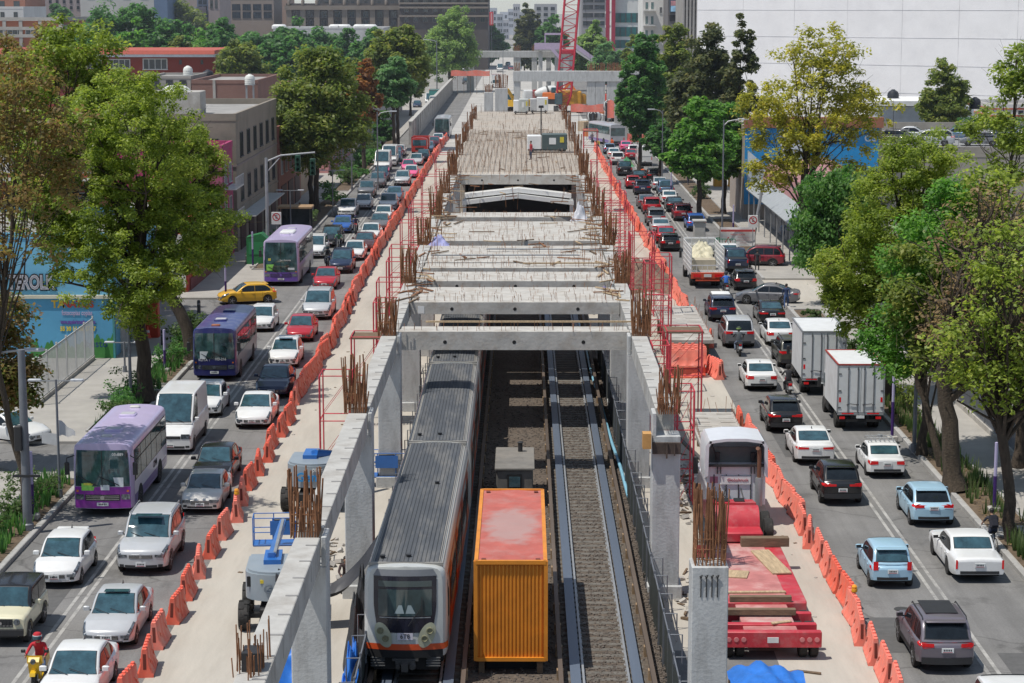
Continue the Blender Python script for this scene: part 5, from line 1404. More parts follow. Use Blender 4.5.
def barrier(x, y, rz, label, group, mat=None, z=0, tilt=0):
 global nbar
 o = bpy.data.objects.new('traffic_barrier', BAR_ME); col.objects.link(o)
 o.location = (x, y, z); o.rotation_euler = (tilt, rnd.gauss(0, .035), rz)
 if group and 'along the right' in group: o.scale = (.95, .90, .97)
 if group and 'along the left' in group and y < 108: o.scale = (1.0, .76, .98)
 o.material_slots[0].link = 'OBJECT'; o.material_slots[0].material = mat or rnd.choice((ORANGE, ORANGE, ORANGE2))
 tag(o, label, 'barrier', group); nbar += 1
 return o
Lb = 'orange plastic water barrier in the long row beside the left carriageway'
Rb = 'orange plastic water barrier in the long row beside the right carriageway'
def row(path, gaps, label, group, mats, jit=.13):
 W = [Vector((*gp(px, py), 0)) for px, py in path]
 i = 0; pos = 0.0; out = []
 lens = [(W[k+1]-W[k]).length for k in range(len(W)-1)]
 tot = sum(lens)
 while pos < tot:
  s = pos; k = 0
  while k < len(lens)-1 and s > lens[k]: s -= lens[k]; k += 1
  d = (W[k+1]-W[k]).normalized(); p = W[k] + d*s
  rz = -math.atan2(d.x, d.y) + rnd.gauss(0, .07)
  o = barrier(p.x + rnd.uniform(-jit, jit), p.y, rz, label, group, rnd.choice(mats)); out.append(o)
  pos += gaps(p.y)
 return out
lb = row([(128,700),(177,615),(222,540),(262,470),(297,402),(330,345),(372,262),(402,212),(430,165),(447,138)], lambda y: 2.85 if y < 108 else 2.06, Lb, 'orange barriers along the left carriageway', (ORANGE, ORANGE, ORANGE2))
rb_ = row([(896,700),(859,632),(829,576),(794,516),(767,468),(736,420)], lambda y: 2.08, Rb, 'orange barriers along the right carriageway', (ORANGE2, ORANGE2, ORANGE))
rb2 = row([(708,346),(690,318),(672,288),(655,258),(640,232),(622,200),(606,170),(595,148)], lambda y: 2.08, Rb, 'orange barriers along the right carriageway', (ORANGE2, ORANGE2, ORANGE))
def lamp_on(b, label):
 t = thing('warning_lamp', label, 'warning lamp', (b.location.x, b.location.y, 1.04))
 q = MB(); q.lathe([(.10,0),(.11,.06),(.10,.10)], 12); q.build('base', M('lamp_yellow', (.65,.33,.02), .4), t)
 q = MB(); q.lathe([(.09,.10),(.10,.18),(.06,.24),(.01,.25)], 12); q.build('lens', M('lamp_amber', (.85,.35,.03), .15), t)
lamp_on(lb[8], 'amber warning lamp sitting on a barrier of the left row')
lamp_on(rb_[4], 'yellow warning lamp sitting on a barrier of the right row')
for i in range(4):
 for k in range(2):
  x, y = gp(692 + (i-1.5)*9, 366);
  barrier(9.4 + .05*i + (k%2)*.1 + rnd.uniform(-.2,.2), 117.2 + i*.68, PI/2 + rnd.uniform(-.14,.14), 'orange barrier in the crosswise pile of spares under the raised slab', 'spare barriers piled crosswise', (ORANGE, ORANGE2)[k%2], z=k*.62 + .02*k)
for k in range(2): barrier(11.1, 117.4+k*.7, .12+.2*k, 'orange barrier standing lengthwise at the end of the crosswise pile', 'spare barriers at the pile end', ORANGE2)
def scaffold(label, x, y, wx, wy, h, lifts, rz=0, planks=True, group='red scaffold towers beside the deck', z=0):
 t = thing('scaffold_tower', label, 'scaffold', (x, y, z), rz, group)
 r = .036
 for sx in (-1, 1):
  q = MB()
  for sy in (-1, 1): q.tube([(sx*wx/2, sy*wy/2, 0), (sx*wx/2, sy*wy/2, h)], r, 6)
  for k in range(lifts+1):
   zz = h*k/lifts if k else .12
   q.tube([(sx*wx/2, -wy/2, zz), (sx*wx/2, wy/2, zz)], r*.9, 5)
  for k in range(int(h/.4)): q.tube([(sx*wx/2, -wy/2, .3+k*.4), (sx*wx/2, -wy/2+.35, .3+k*.4)], r*.7, 4)
  q.tube([(sx*wx/2, -wy/2+.35, 0), (sx*wx/2, -wy/2+.35, h)], r*.7, 5)
  q.build('ladder_frame', REDSTEEL, t)
 for sy in (-1, 1):
  q = MB()
  for k in range(lifts):
   za, zb = h*k/lifts, h*(k+1)/lifts
   q.tube([(-wx/2, sy*wy/2, za+.1), (wx/2, sy*wy/2, zb-.1)], r*.4, 4)
   q.tube([(-wx/2, sy*wy/2, zb), (wx/2, sy*wy/2, zb)], r*.8, 5)
  q.build('cross_brace', REDSTEEL, t)
 if planks:
  q = MB(); n = 4
  for k in range(n): q.box(-wx/2-.1, wx/2+.1, -wy/2+wy*k/n+.01, -wy/2+wy*(k+1)/n-.01, h-.12, h-.07)
  q.build('platform', WOODD, t)
 return t
SC = [ # (x, y, wx, wy, h, lifts, label)
 (8.0,126,1.1,2.0,5.6,3,'tall red scaffold tower on the right in front of the rubble pile'),
 (8.9,133,1.3,2.0,5.2,3,'red scaffold tower just behind the rubble pile on the right'),
 (8.2,142,1.6,2.4,5.6,3,'red scaffold tower on the right beside the sheet heap'),
 (6.9,87,.7,1.8,5.0,3,'slim red ladder scaffold beside the second right column'),
 (8.3,106,1.8,2.0,4.6,2,'low red scaffold beside the crosswise pile of barriers'),
 (6.7,100,.8,1.6,4.8,2,'red scaffold half hidden behind a right column'),
 (7.2,157,1.8,2.6,6.2,4,'dense red scaffold on the right, nearer of the two by the tunnel mouth'),
 (7.2,172,1.8,2.6,6.6,4,'dense red scaffold on the right level with the tunnel mouth'),
 (7.2,190,1.8,3.0,7.0,4,'red scaffold on the right beside the start of the rusty deck'),
 (7.0,214,1.4,3.0,8.4,5,'tall slim red scaffold on the right beside the generator'),
 (-7.8,104,1.5,2.0,4.6,2,'red scaffold on the left behind the second left column'),
 (-7.4,119,1.8,2.2,5.4,3,'red scaffold tower on the left beside the rebar of the fourth column'),
 (-7.6,134,1.8,2.4,5.6,3,'red scaffold tower on the left beside the lilac tarpaulin'),
 (-7.6,165,2.2,2.6,5.6,4,'dense red scaffold on the left, nearer of the two by the tunnel mouth'),
 (-7.6,181,2.2,2.6,6.4,4,'dense red scaffold on the left level with the tunnel mouth'),
 (-7.3,112,1.4,2.0,5.2,3,'red scaffold on the left between the fourth column and the low one'),
 (-7.5,127,1.5,2.2,5.6,3,'red scaffold on the left just before the lilac tarpaulin'),
 (-7.6,146,1.8,2.4,6.0,4,'red scaffold on the left level with the pale sheet heap'),
 (-7.5,155,1.8,2.4,6.2,4,'red scaffold on the left behind the sheet heap level'),
 (-8.6,95,1.4,1.8,4.2,2,'low red scaffold on the left nearest the camera'),
 (7.4,113,1.4,2.2,5.2,3,'red scaffold on the right just behind the pile of barriers'),
 (7.2,149,1.6,2.4,6.0,4,'red scaffold on the right behind the sheet heap'),
 (7.3,165,1.8,2.4,6.4,4,'dense red scaffold on the right between the two by the tunnel mouth'),
 (-7.6,205,1.8,3.0,6.6,4,'red scaffold on the left beside the rusty deck'),
]
for x, y, wx, wy, h, n, lab in SC: scaffold(lab, x, y, wx, wy, h, n, planks=(x in (8.3, 7.0, -7.8)))
def mesh_fence(label, x, y0, y1, h, side):
 t = thing('site_fence', label, 'fence', (x, y0, .05))
 L = y1-y0; n = int(L/2.2)
 q = MB(); q.grid(lambda u, v: (.05*math.sin(u*n*PI)**2 + .04*math.sin(u*57), u*L, v*h*(.93+.07*math.sin(u*31))), n*3, 3); q.build('mesh_panel', NET, t)
 for k in range(n+1):
  q = MB(); yy = L*k/n; q.box(-.03, .03, yy-.03, yy+.03, -.04, h+.12); q.tube([(0,yy,h*.98),(side*.42,yy,h*.98),(side*.42,yy,h*.5)], .025, 5); q.build('post', PIPE, t)
 q = MB(); q.bar((0,0,h), (0,L,h), .04); q.bar((side*.10,0,.25), (side*.10,L,.25), .05); q.build('rail', PIPE, t)
 return t
mesh_fence('dark mesh fence along the outer side of the empty track', 4.50, 46, 122, 1.95, 1)
mesh_fence('dark mesh fence between the train and the left columns', -4.78, 46, 122, 1.9, -1)
def hose(name, label, cat, pts, r, mat):
 q = MB(); q.tube(pts, r, 8); return tag(q.build(name, mat), label, cat)
hose('water_pipe', 'pale blue pipe lying beside the empty track', 'pipe', [(3.75+.75*(1-k/9)**1.3+.04*math.sin(k*2), 86+k*5.4, .5+.05*math.sin(k)) for k in range(10)], .075, M('pipe_blue', (.22,.46,.60), .4))
for i in range(3):
 hose('cable_bundle', 'thick black cables sagging along the fence beside the train', 'cable', [(-4.72-.08*i+.05*math.sin(k*1.7+i), 56+k*2.3, .9+.3*i+.25*abs(math.sin(k*PI/2))) for k in range(26)], .045, BLACK)['group'] = 'black cables along the train-side fence'
q = MB()
q.grid(lambda u, v: (lerp(-8.3,-4.9,u), 68.5+.8*u+1.0*(v-.5), 2.0 - 1.0*math.sin(u*PI*.9)**1.2 + 1.3*u*u + .18*math.sin(v*9+u*5) - .35*abs(v-.5)), 22, 8)
tag(q.build('dark_sheet', M('sheet_black', (.03,.03,.035), .5, var=.3), ang=50), 'black plastic sheet slung between the near boom lift and the train', 'plastic sheet')
heap('dark_sheet_heap', 'crumpled black sheet heaped beside the train roof', 'plastic sheet', -5.2, 66.0, 0, .5, 2.0, 2.3, M('sheet_black2', (.028,.028,.03), .55, var=.3), 14, .8)
heap('tarpaulin', 'blue tarpaulin draped beside the foot of the nearest left column', 'tarpaulin', -5.1, 60.6, 0, .35, 1.6, 1.7, TARP, 15, .7)
heap('tarpaulin', 'blue tarpaulin lying on the ground behind the nearest left column', 'tarpaulin', -7.3, 63.6, .0, .9, 1.2, .9, TARP, 16, .7)
t = thing('tarpaulin_shelter', 'pitched blue tarpaulin shelter at the bottom right of the tracks', 'tarpaulin', (7.55, 59.6, 0))
q = MB(); q.grid(lambda u, v: (lerp(-1.25,1.1,u), lerp(-2.4,2.4,v), 1.02 - .5*abs(u-.42)*2*(.8+.2*math.sin(v*5)) + .07*math.sin(u*23+v*11) + .06*math.sin(v*29)), 20, 20); q.build('sheet', TARP, t, ang=50)
for sx in (-1.15, 1.0):
 for sy in (-2.2, 2.2):
  q = MB(); q.tube([(sx,sy,0),(sx,sy,.6)], .035, 6); q.build('pole', WOODD, t)
heap('rubble_pile', 'brown earth and rubble pile behind the red scaffolds on the right', 'rubble', 9.3, 158, 0, 2.2, 5.5, 1.6, M('rubble_brown', (.17,.115,.085), 1, var=.5, scale=4, bump=1, bscale=6), 21, .8, 22)
for (cx, cy, sx, sy, n, lab) in ((6.9, 92, .7, 7, 240, 'broken concrete and scrap strewn between the columns and the tractor unit'), (-7.6, 78, 1.2, 4, 60, 'broken pale concrete lumps on the ground behind the left columns'), (6.3, 71, .6, 6, 80, 'stones and scrap littering the ground beside the trailer')):
 q = MB()
 for i in range(n):
  x, y = rnd.gauss(0, sx*.6), rnd.gauss(0, sy*.5); s = rnd.uniform(.05, .22); rz = rnd.uniform(0, PI)
  if rnd.random() < .3: q.obox((x,y,s*.4), (s*4, s*.5, s*.4), rz, 1, ry=rnd.uniform(-.2,.2))
  else: q.obox((x,y,s*.4), (s*1.6, s*1.1, s*.8), rz, 0, ry=rnd.uniform(-.5,.5), rx=rnd.uniform(-.5,.5))
 tag(q.build('rubble', [CONCD, WOODD], loc=(cx, cy, .01), ang=None), lab, 'rubble', kind='stuff')
def panel(label, x, y, w, L, z, rz=0, legs=True):
 t = thing('precast_panel', label, 'concrete panel', (x, y, 0), rz)
 q = MB(); q.bbox(-w/2, w/2, -L/2, L/2, z-.22, z, .02)
 for k in range(9):
  for s in (-.55, .55): q.box(s*w/2-.5*w*.32, s*w/2+.5*w*.32, -L/2+L*(k+.5)/9-.12, -L/2+L*(k+.5)/9+.12, z, z+.03)
 q.build('slab', CONCD, t)
 q = MB()
 for sx in (-1, 1):
  for k in range(16): yy = -L/2+L*k/15; q.tube([(sx*(w/2-.08), yy, z-.02),(sx*(w/2-.02), yy+.1, z+rnd.uniform(.2,.75))], .014, 4)
 for k in range(7): xx = -w/2+w*k/6; q.tube([(xx,L/2-.1,z),(xx+rnd.uniform(-.2,.2),L/2+.1,z+rnd.uniform(.3,.8))], .014, 4)
 q.build('rebar', RUST, t)
 if legs:
  for k in range(3):
   q = MB(); yy = -L/2+L*(k+.5)/3; q.box(-w/2+.1, w/2-.1, yy-.15, yy+.15, 0, z-.22); q.build('bearer', WOODD, t)
panel('pale precast panel with wire loops lying behind the white tractor cab', 9.5, 98.5, 2.3, 9.5, .75)
panel('large pale slab raised on bearers behind the pile of spare barriers', 10.0, 128.5, 2.7, 14, 1.5)
q = MB(); q.obox((0,0,.5), (.16,7.5,.12), R(8))
tag(q.build('steel_beam', M('dark_beam', (.07,.065,.06), .7), loc=(7.95, 95, 0)), 'dark steel beam leaning along the left edge of the precast panel', 'beam')
q = MB(); q.tube([(-.3,0,.02),(.2,.2,.04),(.9,-.1,.05)], .05, 6);
tag(q.build('plank_scrap', WOODD, loc=(8.6, 63.8, 0)), 'short brown plank lying on concrete by the trailer tyres', 'plank')
def boom_lift(label, x, y, rz, hx, basket, lettering, colour_body=(.26,.30,.33)):
 t = thing('boom_lift', label, 'boom lift', (x, y, 0), rz)
 GR = M('lift_grey', colour_body, .45, coat=.3, var=.06, stain=(.3,.28,.25), stain_amt=.3); BL = M('lift_blue', (.02,.13,.42), .4, coat=.3, var=.12)
 tm = MB(); tm.lathe([(.22,-.17),(.44,-.19),(.50,-.12),(.50,.12),(.44,.19),(.22,.17)], 20, axis='X')
 for k in range(16):
  th = 2*PI*k/16; tm.obox((-.09 if k%2 else .09, .49*math.cos(th), .49*math.sin(th)), (.16, .07, .06), 0, 0, rx=th-PI/2)
 tme = tm.mesh('wheel', RUBBER)
 hb = MB(); hb.lathe([(.02,.1),(.16,.1),(.22,.05)], 12, axis='X'); hme = hb.mesh('hub', STEELRIM)
 for sx in (-1, 1):
  for sy in (-1.15, 1.15):
   o = bpy.data.objects.new('wheel', tme); col.objects.link(o); o.parent = t; o.location = (sx*1.08, sy, .50)
   o.rotation_euler = (0, 0, 0 if sx > 0 else PI)
   h_ = bpy.data.objects.new('hub', hme); col.objects.link(h_); h_.parent = o
 q = MB(); q.bbox(-.55,.55,-1.4,1.4,.38,.78,.05); q.box(-1.0,1.0,-1.25,-1.05,.42,.58); q.box(-1.0,1.0,1.05,1.25,.42,.58); q.lathe([(.45,0),(.45,.25)], 18, c=(0,0,.75)); q.build('chassis', BLACK, t)
 n = 10; poly = [(1.05*math.cos(PI+PI*k/n), -.55+.75*math.sin(PI+PI*k/n)) for k in range(n+1)] + [(1.02, 1.3), (-1.02, 1.3)]
 q = MB(); q.prism(poly, 1.0, 1.92, axis='Z'); q.prism([(x_*.93, y_*.95) for x_, y_ in poly], 1.92, 2.0, axis='Z')
 cw = q.build('counterweight', GR, t, ang=30)
 if lettering:
  q0 = text_mb('Genie', .52, M('letter_blue', (.02,.22,.50), .5), 'lettering', cw, (0, -1.31, 1.44), (PI/2,0,0), extrude=.02, offset=.012)
  text_mb('park', .24, WHITE, 'lettering', cw, (.28, -1.31, 1.78), (PI/2,0,0), extrude=.02)
 else:
  text_mb('Genie', .42, M('letter_grey', (.16,.19,.22), .5), 'lettering', cw, (.1, -1.31, 1.42), (PI/2,0,0), extrude=.015, offset=.01)
  q = MB(); q.box(-.98,-.62,-.99,-.93,1.45,1.8); q.build('vent', BLACK, cw)
  q = MB(); q.box(-.52,-.40,-1.24,-1.20,1.62,1.74); q.build('sticker', M('sticker_yellow2', (.65,.5,.03), .5), cw)
 q = MB(); q.bar((-.15,1.0,1.7), (hx*.3-.1,.1,2.15), .30, .34); q.bar((hx*.3-.1,.1,2.2), (basket[0]*.8, basket[1]-.9, basket[2]+1.0), .22, .26); q.box(-.45,.15,-.2,1.2,1.95,2.16); q.build('boom', BL, t)
 q = MB(); q.bar((hx*.25, .2, 2.3), (basket[0]*.75, basket[1]-1.1, basket[2]+1.15), .10); q.build('hydraulic_ram', STEEL, t)
 bx, by, bz = basket
 q = MB()
 for zz in (0, .5, 1.05):
  P = [(bx-1.15,by-.4,bz+zz),(bx+1.15,by-.4,bz+zz),(bx+1.15,by+.4,bz+zz),(bx-1.15,by+.4,bz+zz)]
  for a in range(4): q.tube([P[a], P[(a+1)%4]], .022, 6)
 for sx in (-1.15,-.4,.4,1.15):
  for sy in (-.4,.4): q.tube([(bx+sx,by+sy,bz),(bx+sx,by+sy,bz+1.05)], .022, 6)
 q.box(bx-1.15,bx+1.15,by-.4,by+.4,bz-.05,bz); q.box(bx-.5,bx+.5,by-.45,by-.42,bz+.4,bz+.95)
 q.build('basket', BL, t)
 q = MB(); q.bbox(bx-.35,bx+.35,by-.36,by-.2,bz+.75,bz+1.0,.03); q.build('control_box', TRIM, t)
 return t
x, y = gp(314, 505); boom_lift('grey boom lift with blue lettering, farther of the two left of the columns', x, y+.2, 0, .6, (2.9, 3.4, .5), True)
x, y = gp(276, 624); boom_lift('grey boom lift with a blue basket, nearer of the two left of the columns', x, y+.6, R(4), -.3, (-.1, 7.6, .75), False)
RED = M('loader_red', (.47,.03,.045), .5, var=.15, scale=1.5, stain=(.42,.33,.30), stain_amt=.45, stain_scale=.9)
REDD = M('deck_red_worn', (.46,.17,.16), .75, var=.2, scale=1.2, stain=(.50,.43,.39), stain_amt=.85, stain_scale=.6)
y0 = gp(770, 660)[1]; xl, xr = 6.55, 9.72; xm = (xl+xr)/2; hw = (xr-xl)/2
t = thing('low_loader_trailer', 'red multi axle low loader trailer carrying loose planks beside the right barriers', 'trailer', (xm, y0, 0))
q = MB(); q.bbox(-hw*.62, hw*.62, 3.6, 11.4, .62, .92, .03); q.build('deck', REDD, t)
q = MB(); q.bbox(-hw, hw, -.12, .16, .46, .98, .03); q.build('tail_beam', RED, t)
for s in (-1, 1):
 q = MB()
 for k in range(3): q.lathe([(.085,-.015),(.085,.0),(.07,-.02)], 12, c=(s*(hw-.16-.24*k), -.12, .72), axis='Y')
 q.build('lamp_ring', M('lamp_pink', (.6,.2,.2), .4), t)
q = MB(); q.box(-.18,.18,-.15,-.122,.62,.80); q.build('licence_plate', PLATE, t)
tmesh, rmesh = wheel_meshes(.40, .26, True); TM = tmesh.mesh('wheel', RUBBER); RMm = rmesh.mesh('rim', [M('red_rim', (.3,.04,.04), .6), BLACK])
for k in range(3):
 ya = .42 + k*1.25
 q = MB(); q.bbox(-hw*.98, hw*.98, ya+.44, ya+.70, .60, .94, .02); q.build('cross_member', RED, t)
 for s in (-1, 1):
  for xx in (hw-.20, hw-.56):
   o = bpy.data.objects.new('wheel', TM); col.objects.link(o); o.parent = t; o.location = (s*xx, ya, .40); o.rotation_euler = (0,0,0 if s > 0 else PI)
   r_ = bpy.data.objects.new('rim', RMm); col.objects.link(r_); r_.parent = o
q = MB(); q.bbox(-hw*.55, hw*.55, .17, 3.7, .55, .88, .02); q.build('spine', REDD, t)
q = MB()
for s in (-1, 1): q.bbox(s*hw*.80-.34, s*hw*.80+.34, 3.7, 11.2, .70, .90, .03)
q.build('outrigger_deck', RED, t)
q = MB(); q.bbox(-hw*.55, hw*.62, 11.3, 16.2, .95, 1.35, .05); q.prism([(11.3,.62),(11.3,1.0),(12.4,1.35),(12.4,1.0)], -hw*.6, hw*.6, axis='X'); q.build('gooseneck', RED, t)
q = MB(); prof = [(12.2+.75*(1-math.cos(a))-.0, 1.15+.85*math.sin(a)) for a in [PI*k/12 for k in range(13)]]
q.prism(prof + [(13.7,.95),(12.2,.95)], -hw*.62, hw*.60, axis='X'); q.prism([(13.6,1.2),(13.6,1.95),(15.0,1.75),(15.0,1.2)], -hw*.62, hw*.60, axis='X'); q.build('winch_hood', RED, t, ang=30)
q = MB(); q.box(-hw*.35, -hw*.02, 13.95, 14.5, 1.86, 1.93); q.box(hw*.1, hw*.35, 13.95, 14.5, 1.86, 1.93); q.build('hood_opening', BLACK, t)
PLK = [(-.35,4.6,2.7,.16,.06,2,WOOD),(.0,3.50,2.1,.22,.20,0,WOODD),(-.3,1.98,2.6,.22,.20,0,WOODD),(-.75,7.0,1.4,.9,.05,-12,WOOD),(.95,8.6,.7,3.2,.06,8,WOOD),(1.0,11.0,1.8,.36,.34,1,WOODD),(.4,1.0,.7,.16,.05,20,WOOD)]
PL_LAB = ['pale plank across the red trailer deck, middle of the deck','dark timber beam across the second axle of the red trailer','long dark timber beam across the rear axle of the red trailer','splintered pale board lying askew on the red trailer deck','wide weathered board lying lengthwise on the right of the red trailer','thick dark timber block at the front right of the red trailer','small splinter of wood at the rear middle of the trailer']
for (px_, py_, w_, d_, h_, a_, m_), lab in zip(PLK, PL_LAB):
 q = MB(); q.bbox(-w_/2, w_/2, -d_/2, d_/2, 0, h_, .012)
 o = tag(q.build('timber_beam' if h_ > .2 else 'plank', m_, loc=(xm+px_, y0+py_, .945 if py_ < 3.6 else .925)), lab, 'timber' if h_ > .2 else 'plank', 'timber lying on the red trailer'); o.rotation_euler = (0,0,R(a_))
xc = (gp(705, 430, 4.0)[0] + gp(768, 430, 4.0)[0])/2; yb = gp(735, 430, 4.0)[1]
t = thing('tractor_unit', 'white lorry tractor seen from behind with hollow roof fairing and rusty exhaust stack', 'truck', (xc, yb, 0)); t.scale = (1, 1, .9)
TWH = M('tractor_white', (.66,.67,.70), .4, coat=.4, var=.06, stain=(.4,.38,.35), stain_amt=.3)
q = MB(); w2 = 1.28
q.bbox(-w2+.06, w2-.06, 0, 2.4, 1.0, 2.85, .06); q.build('cab', TWH, t)
q = MB()
for s in (-1, 1): q.prism([(s*(w2-.14),2.4),(s*w2,2.3),(s*(w2-.02),3.75),(s*(w2-.18),4.0),(s*(w2-.28),3.95),(s*(w2-.16),3.7)], -.25, 2.2, axis='Y')
q.prism([(-w2+.16,3.86),(-w2+.2,4.0),(-.4,4.10),(.4,4.10),(w2-.2,4.0),(w2-.16,3.86),(.4,3.97),(-.4,3.97)], -.25, 2.2, axis='Y')
q.grid(lambda u, v: (lerp(-w2+.15, w2-.15, u), lerp(2.0,.5,v)+.5, lerp(3.9,2.86,v)), 4, 4)
q.build('roof_fairing', TWH, t)
q = MB(); q.box(-w2+.16, w2-.16, .45, .55, 2.86, 3.55); q.build('fairing_lining', M('lining_grey', (.13,.13,.125), .8), t)
q = MB()
for s in (-1, 1):
 q.bar((s*1.0, -.2, 3.85), (s*.70, .3, 2.9), .035); q.box(s*.72-.09, s*.72+.09, .2, .35, 2.95, 3.35); q.box(s*.75-.02, s*.75+.02, -.12, -.04, 2.45, 2.9); q.box(s*.62-.02, s*.62+.02, -.12, -.04, 2.45, 2.9)
q.box(-1.12, 1.12, -.14, -.03, 2.78, 2.88); q.build('support_frame', TRIM, t)
q = MB(); q.bbox(-.62, .62, -.05, .0, 1.95, 2.35, .02); sp_ = q.build('name_board', WHITE, t)
text_mb('Globaltruck', .20, M('letter_red', (.45,.08,.1), .5), 'lettering', sp_, (.08, -.06, 2.15), (PI/2,0,0), sx=.9)
q = MB(); q.box(-1.05,-.72,-.012,.0,2.0,2.3); q.build('sticker', M('sticker_red', (.40,.16,.22), .6), t)
q = MB()
for k in range(4): q.box(-.9+.5*k, -.86+.5*k, -.03, .0, 1.1, 2.4)
q.tube([(-.4,-.1,1.9),(-.5,-.3,1.5),(-.2,-.5,1.2),(.1,-.2,1.3)], .03, 6); q.tube([(.2,-.1,1.8),(.3,-.4,1.35),(.0,-.6,1.15)], .025, 6); q.build('air_lines', TRIM, t)
q = MB(); q.tube([(.93,-.15,1.0),(.93,-.15,3.35),(.90,-.22,3.62),(.82,-.5,3.72)], .085, 10); q.build('exhaust_stack', M('rust_pipe', (.22,.11,.07), .7, .3, var=.3), t)
q = MB(); q.lathe([(.14,0),(.15,.1),(.15,1.2),(.14,1.3)], 14, c=(.93,-.15,1.0)); q.build('heat_shield', STEEL, t)
q = MB(); q.box(-.5,.5,-3.2,4.5,.75,1.0); q.bbox(-.6,.6,-2.0,-.8,1.0,1.2,.05); q.build('chassis', BLACK, t)
q = MB(); q.bbox(-w2+.08, w2-.08, 2.4, 4.6, .9, 2.0, .2); q.build('bonnet', TWH, t)
for s in (-1, 1):
 q = MB(); q.bbox(s*1.45-.1, s*1.45+.1, 2.1, 2.25, 1.9, 2.7, .03); q.build('mirror', TRIM, t)
 q = MB(); q.lathe([(.35,-.5),(.36,.5)], 16, c=(s*.95, .9, .68), axis='Y'); q.build('fuel_tank', STEEL, t)
 for ya in (-2.3, -1.1, 3.9):
  o = bpy.data.objects.new('wheel', TM); col.objects.link(o); o.parent = t; o.location = (s*1.08, ya, .5); o.rotation_euler = (0,0,0 if s > 0 else PI); o.scale = (1.3,1.25,1.25)
  r_ = bpy.data.objects.new('rim', RMm); col.objects.link(r_); r_.parent = o
L_ = left_car; R_ = right_car
LILAC = paint('lilac', (.50,.43,.63), 0, .38); PURP = paint('bus_purple', (.27,.03,.33), .1, .3); LILACL = paint('lilac_pale', (.78,.75,.82), 0, .4)
PURPS = paint('bus_skirt', (.22,.15,.36), 0, .4); NAVY = M('bus_navy', (.028,.035,.17), .35, coat=.4, var=.1, stain=(.25,.25,.33), stain_amt=.55, stain_scale=1.6); NAVYD = paint('bus_navy_deep', (.02,.022,.11), 0, .3); GREYS = paint('bus_grey', (.30,.29,.31), .2, .4); SILV = paint('bus_silver', (.50,.50,.52), .3, .35); VIOL = paint('bus_violet', (.13,.06,.34), 0, .3)
GREENC = M('card_green', (.25,.60,.10), .6, var=.3); CARDW = M('card_white', (.62,.66,.68), .5); CARDY = M('card_yellow', (.62,.58,.08), .6)
L_(7, 640, 'boxy', 'cream', 'boxy cream off-roader with a black roof at the left edge, ahead of the white crossover', 'off-roader', roof='black')
L_(59, 584, 'hatch', 'white', 'white crossover hatchback between the boxy cream off-roader and the purple front bus')
o = L_(145, 571, 'big_suv', 'silver', 'large silver SUV with roof rails and sunroof in front of the pale sedan', 'suv')
q = MB(); q.box(-.5,.5,.35,.75,1.872,1.884); q.build('sunroof', GLASS, o)
o = L_(111, 644, 'sedan', 'silver', 'silver sedan with dark sunroof, right behind the white car at the bottom edge')
q = MB(); q.box(-.42,.42,.02,.34,1.486,1.498); q.build('sunroof', GLASS, o)
L_(70, 709, 'sedan', 'white', 'white sedan cut off by the bottom edge, next to the yellow scooter')
L_(203, 511, 'compact', 'beige', 'pale beige boxy sedan right in front of the black and maroon sedan')
L_(213, 484, 'sedan', 'black', 'black sedan tucked between the pale boxy sedan and the barriers')
L_(173, 452, 'van', 'white', 'tall white panel van just behind the purple front bus', 'van')
L_(205, 416, 'hatchback', 'white', 'white hatchback half hidden behind the white panel van')
L_(254, 427, 'fastback', 'white', 'white sedan alone in the right lane level with the white panel van')
L_(273, 397, 'fastback', 'dark_blue', 'dark blue sedan behind the lone white sedan')
o = L_(284, 367, 'hatchback', 'white', 'white hatchback with a black sunroof, right behind the dark blue sedan')
q = MB(); q.box(-.40,.40,-.05,.35,1.500,1.512); q.build('sunroof', GLASS, o)
L_(300, 341, 'sedan', 'red', 'red sedan nearer the camera of two, beside the white crossover by the yellow car')
L_(317, 319, 'minivan', 'silver', 'silver minivan between the two red sedans', 'minivan')
L_(325, 289, 'sedan', 'red', 'red sedan farther of two, in front of the silver minivan\'s rear')
L_(261, 331, 'hatch', 'white', 'white hatchback beside the yellow car and behind the navy bus')
x, y = gp(246, 304)
car('hatchback', 'yellow', 'yellow hatchback turning out of the side street, lying across the lane', 'car', (x, y+.6, 0), R(108), LG)
L_(341, 273, 'suv', 'dark_blue', 'very dark blue SUV beside the coach with the green card', 'suv')
L_(354, 260, 'sedan', 'white', 'white sedan behind the very dark blue SUV')
L_(364, 251, 'fastback', 'maroon_grey', 'dark maroon sedan between two white sedans along the barriers')
L_(370, 241, 'sedan', 'white', 'white sedan behind the dark maroon sedan')
L_(379, 230.5, 'fastback', 'grey', 'dark grey sedan in the barrier lane, fifth vehicle behind the coach\'s front')
L_(383, 222, 'hatchback', 'white', 'white hatchback hiding the front of the white and black pickup')
L_(388, 212, 'pickup', 'white', 'white pickup with dark bonnet in the barrier lane', 'pickup')
L_(394, 201.5, 'sedan', 'steel_blue', 'steel blue sedan behind the white pickup in the barrier lane')
L_(314, 258, 'minivan', 'white', 'white minivan tucked directly behind the coach', 'minivan')
L_(331, 247, 'suv', 'black', 'black SUV with motorcyclists passing on its right', 'suv')
L_(342, 233, 'hatchback', 'blue', 'bright blue hatchback behind the black SUV in the kerb lane')
L_(347, 217.5, 'pickup', 'white', 'white pickup with black bumper behind the bright blue hatchback', 'pickup')
L_(363, 209.5, 'sedan', 'white', 'white sedan between the white pickup and the dark off-road pickup')
L_(366, 198, 'pickup', 'grey', 'dark grey off-road pickup with a roof bar in the kerb lane', 'pickup')
L_(377, 188, 'suv', 'grey', 'dark grey SUV half hidden behind the off-road pickup', 'suv')
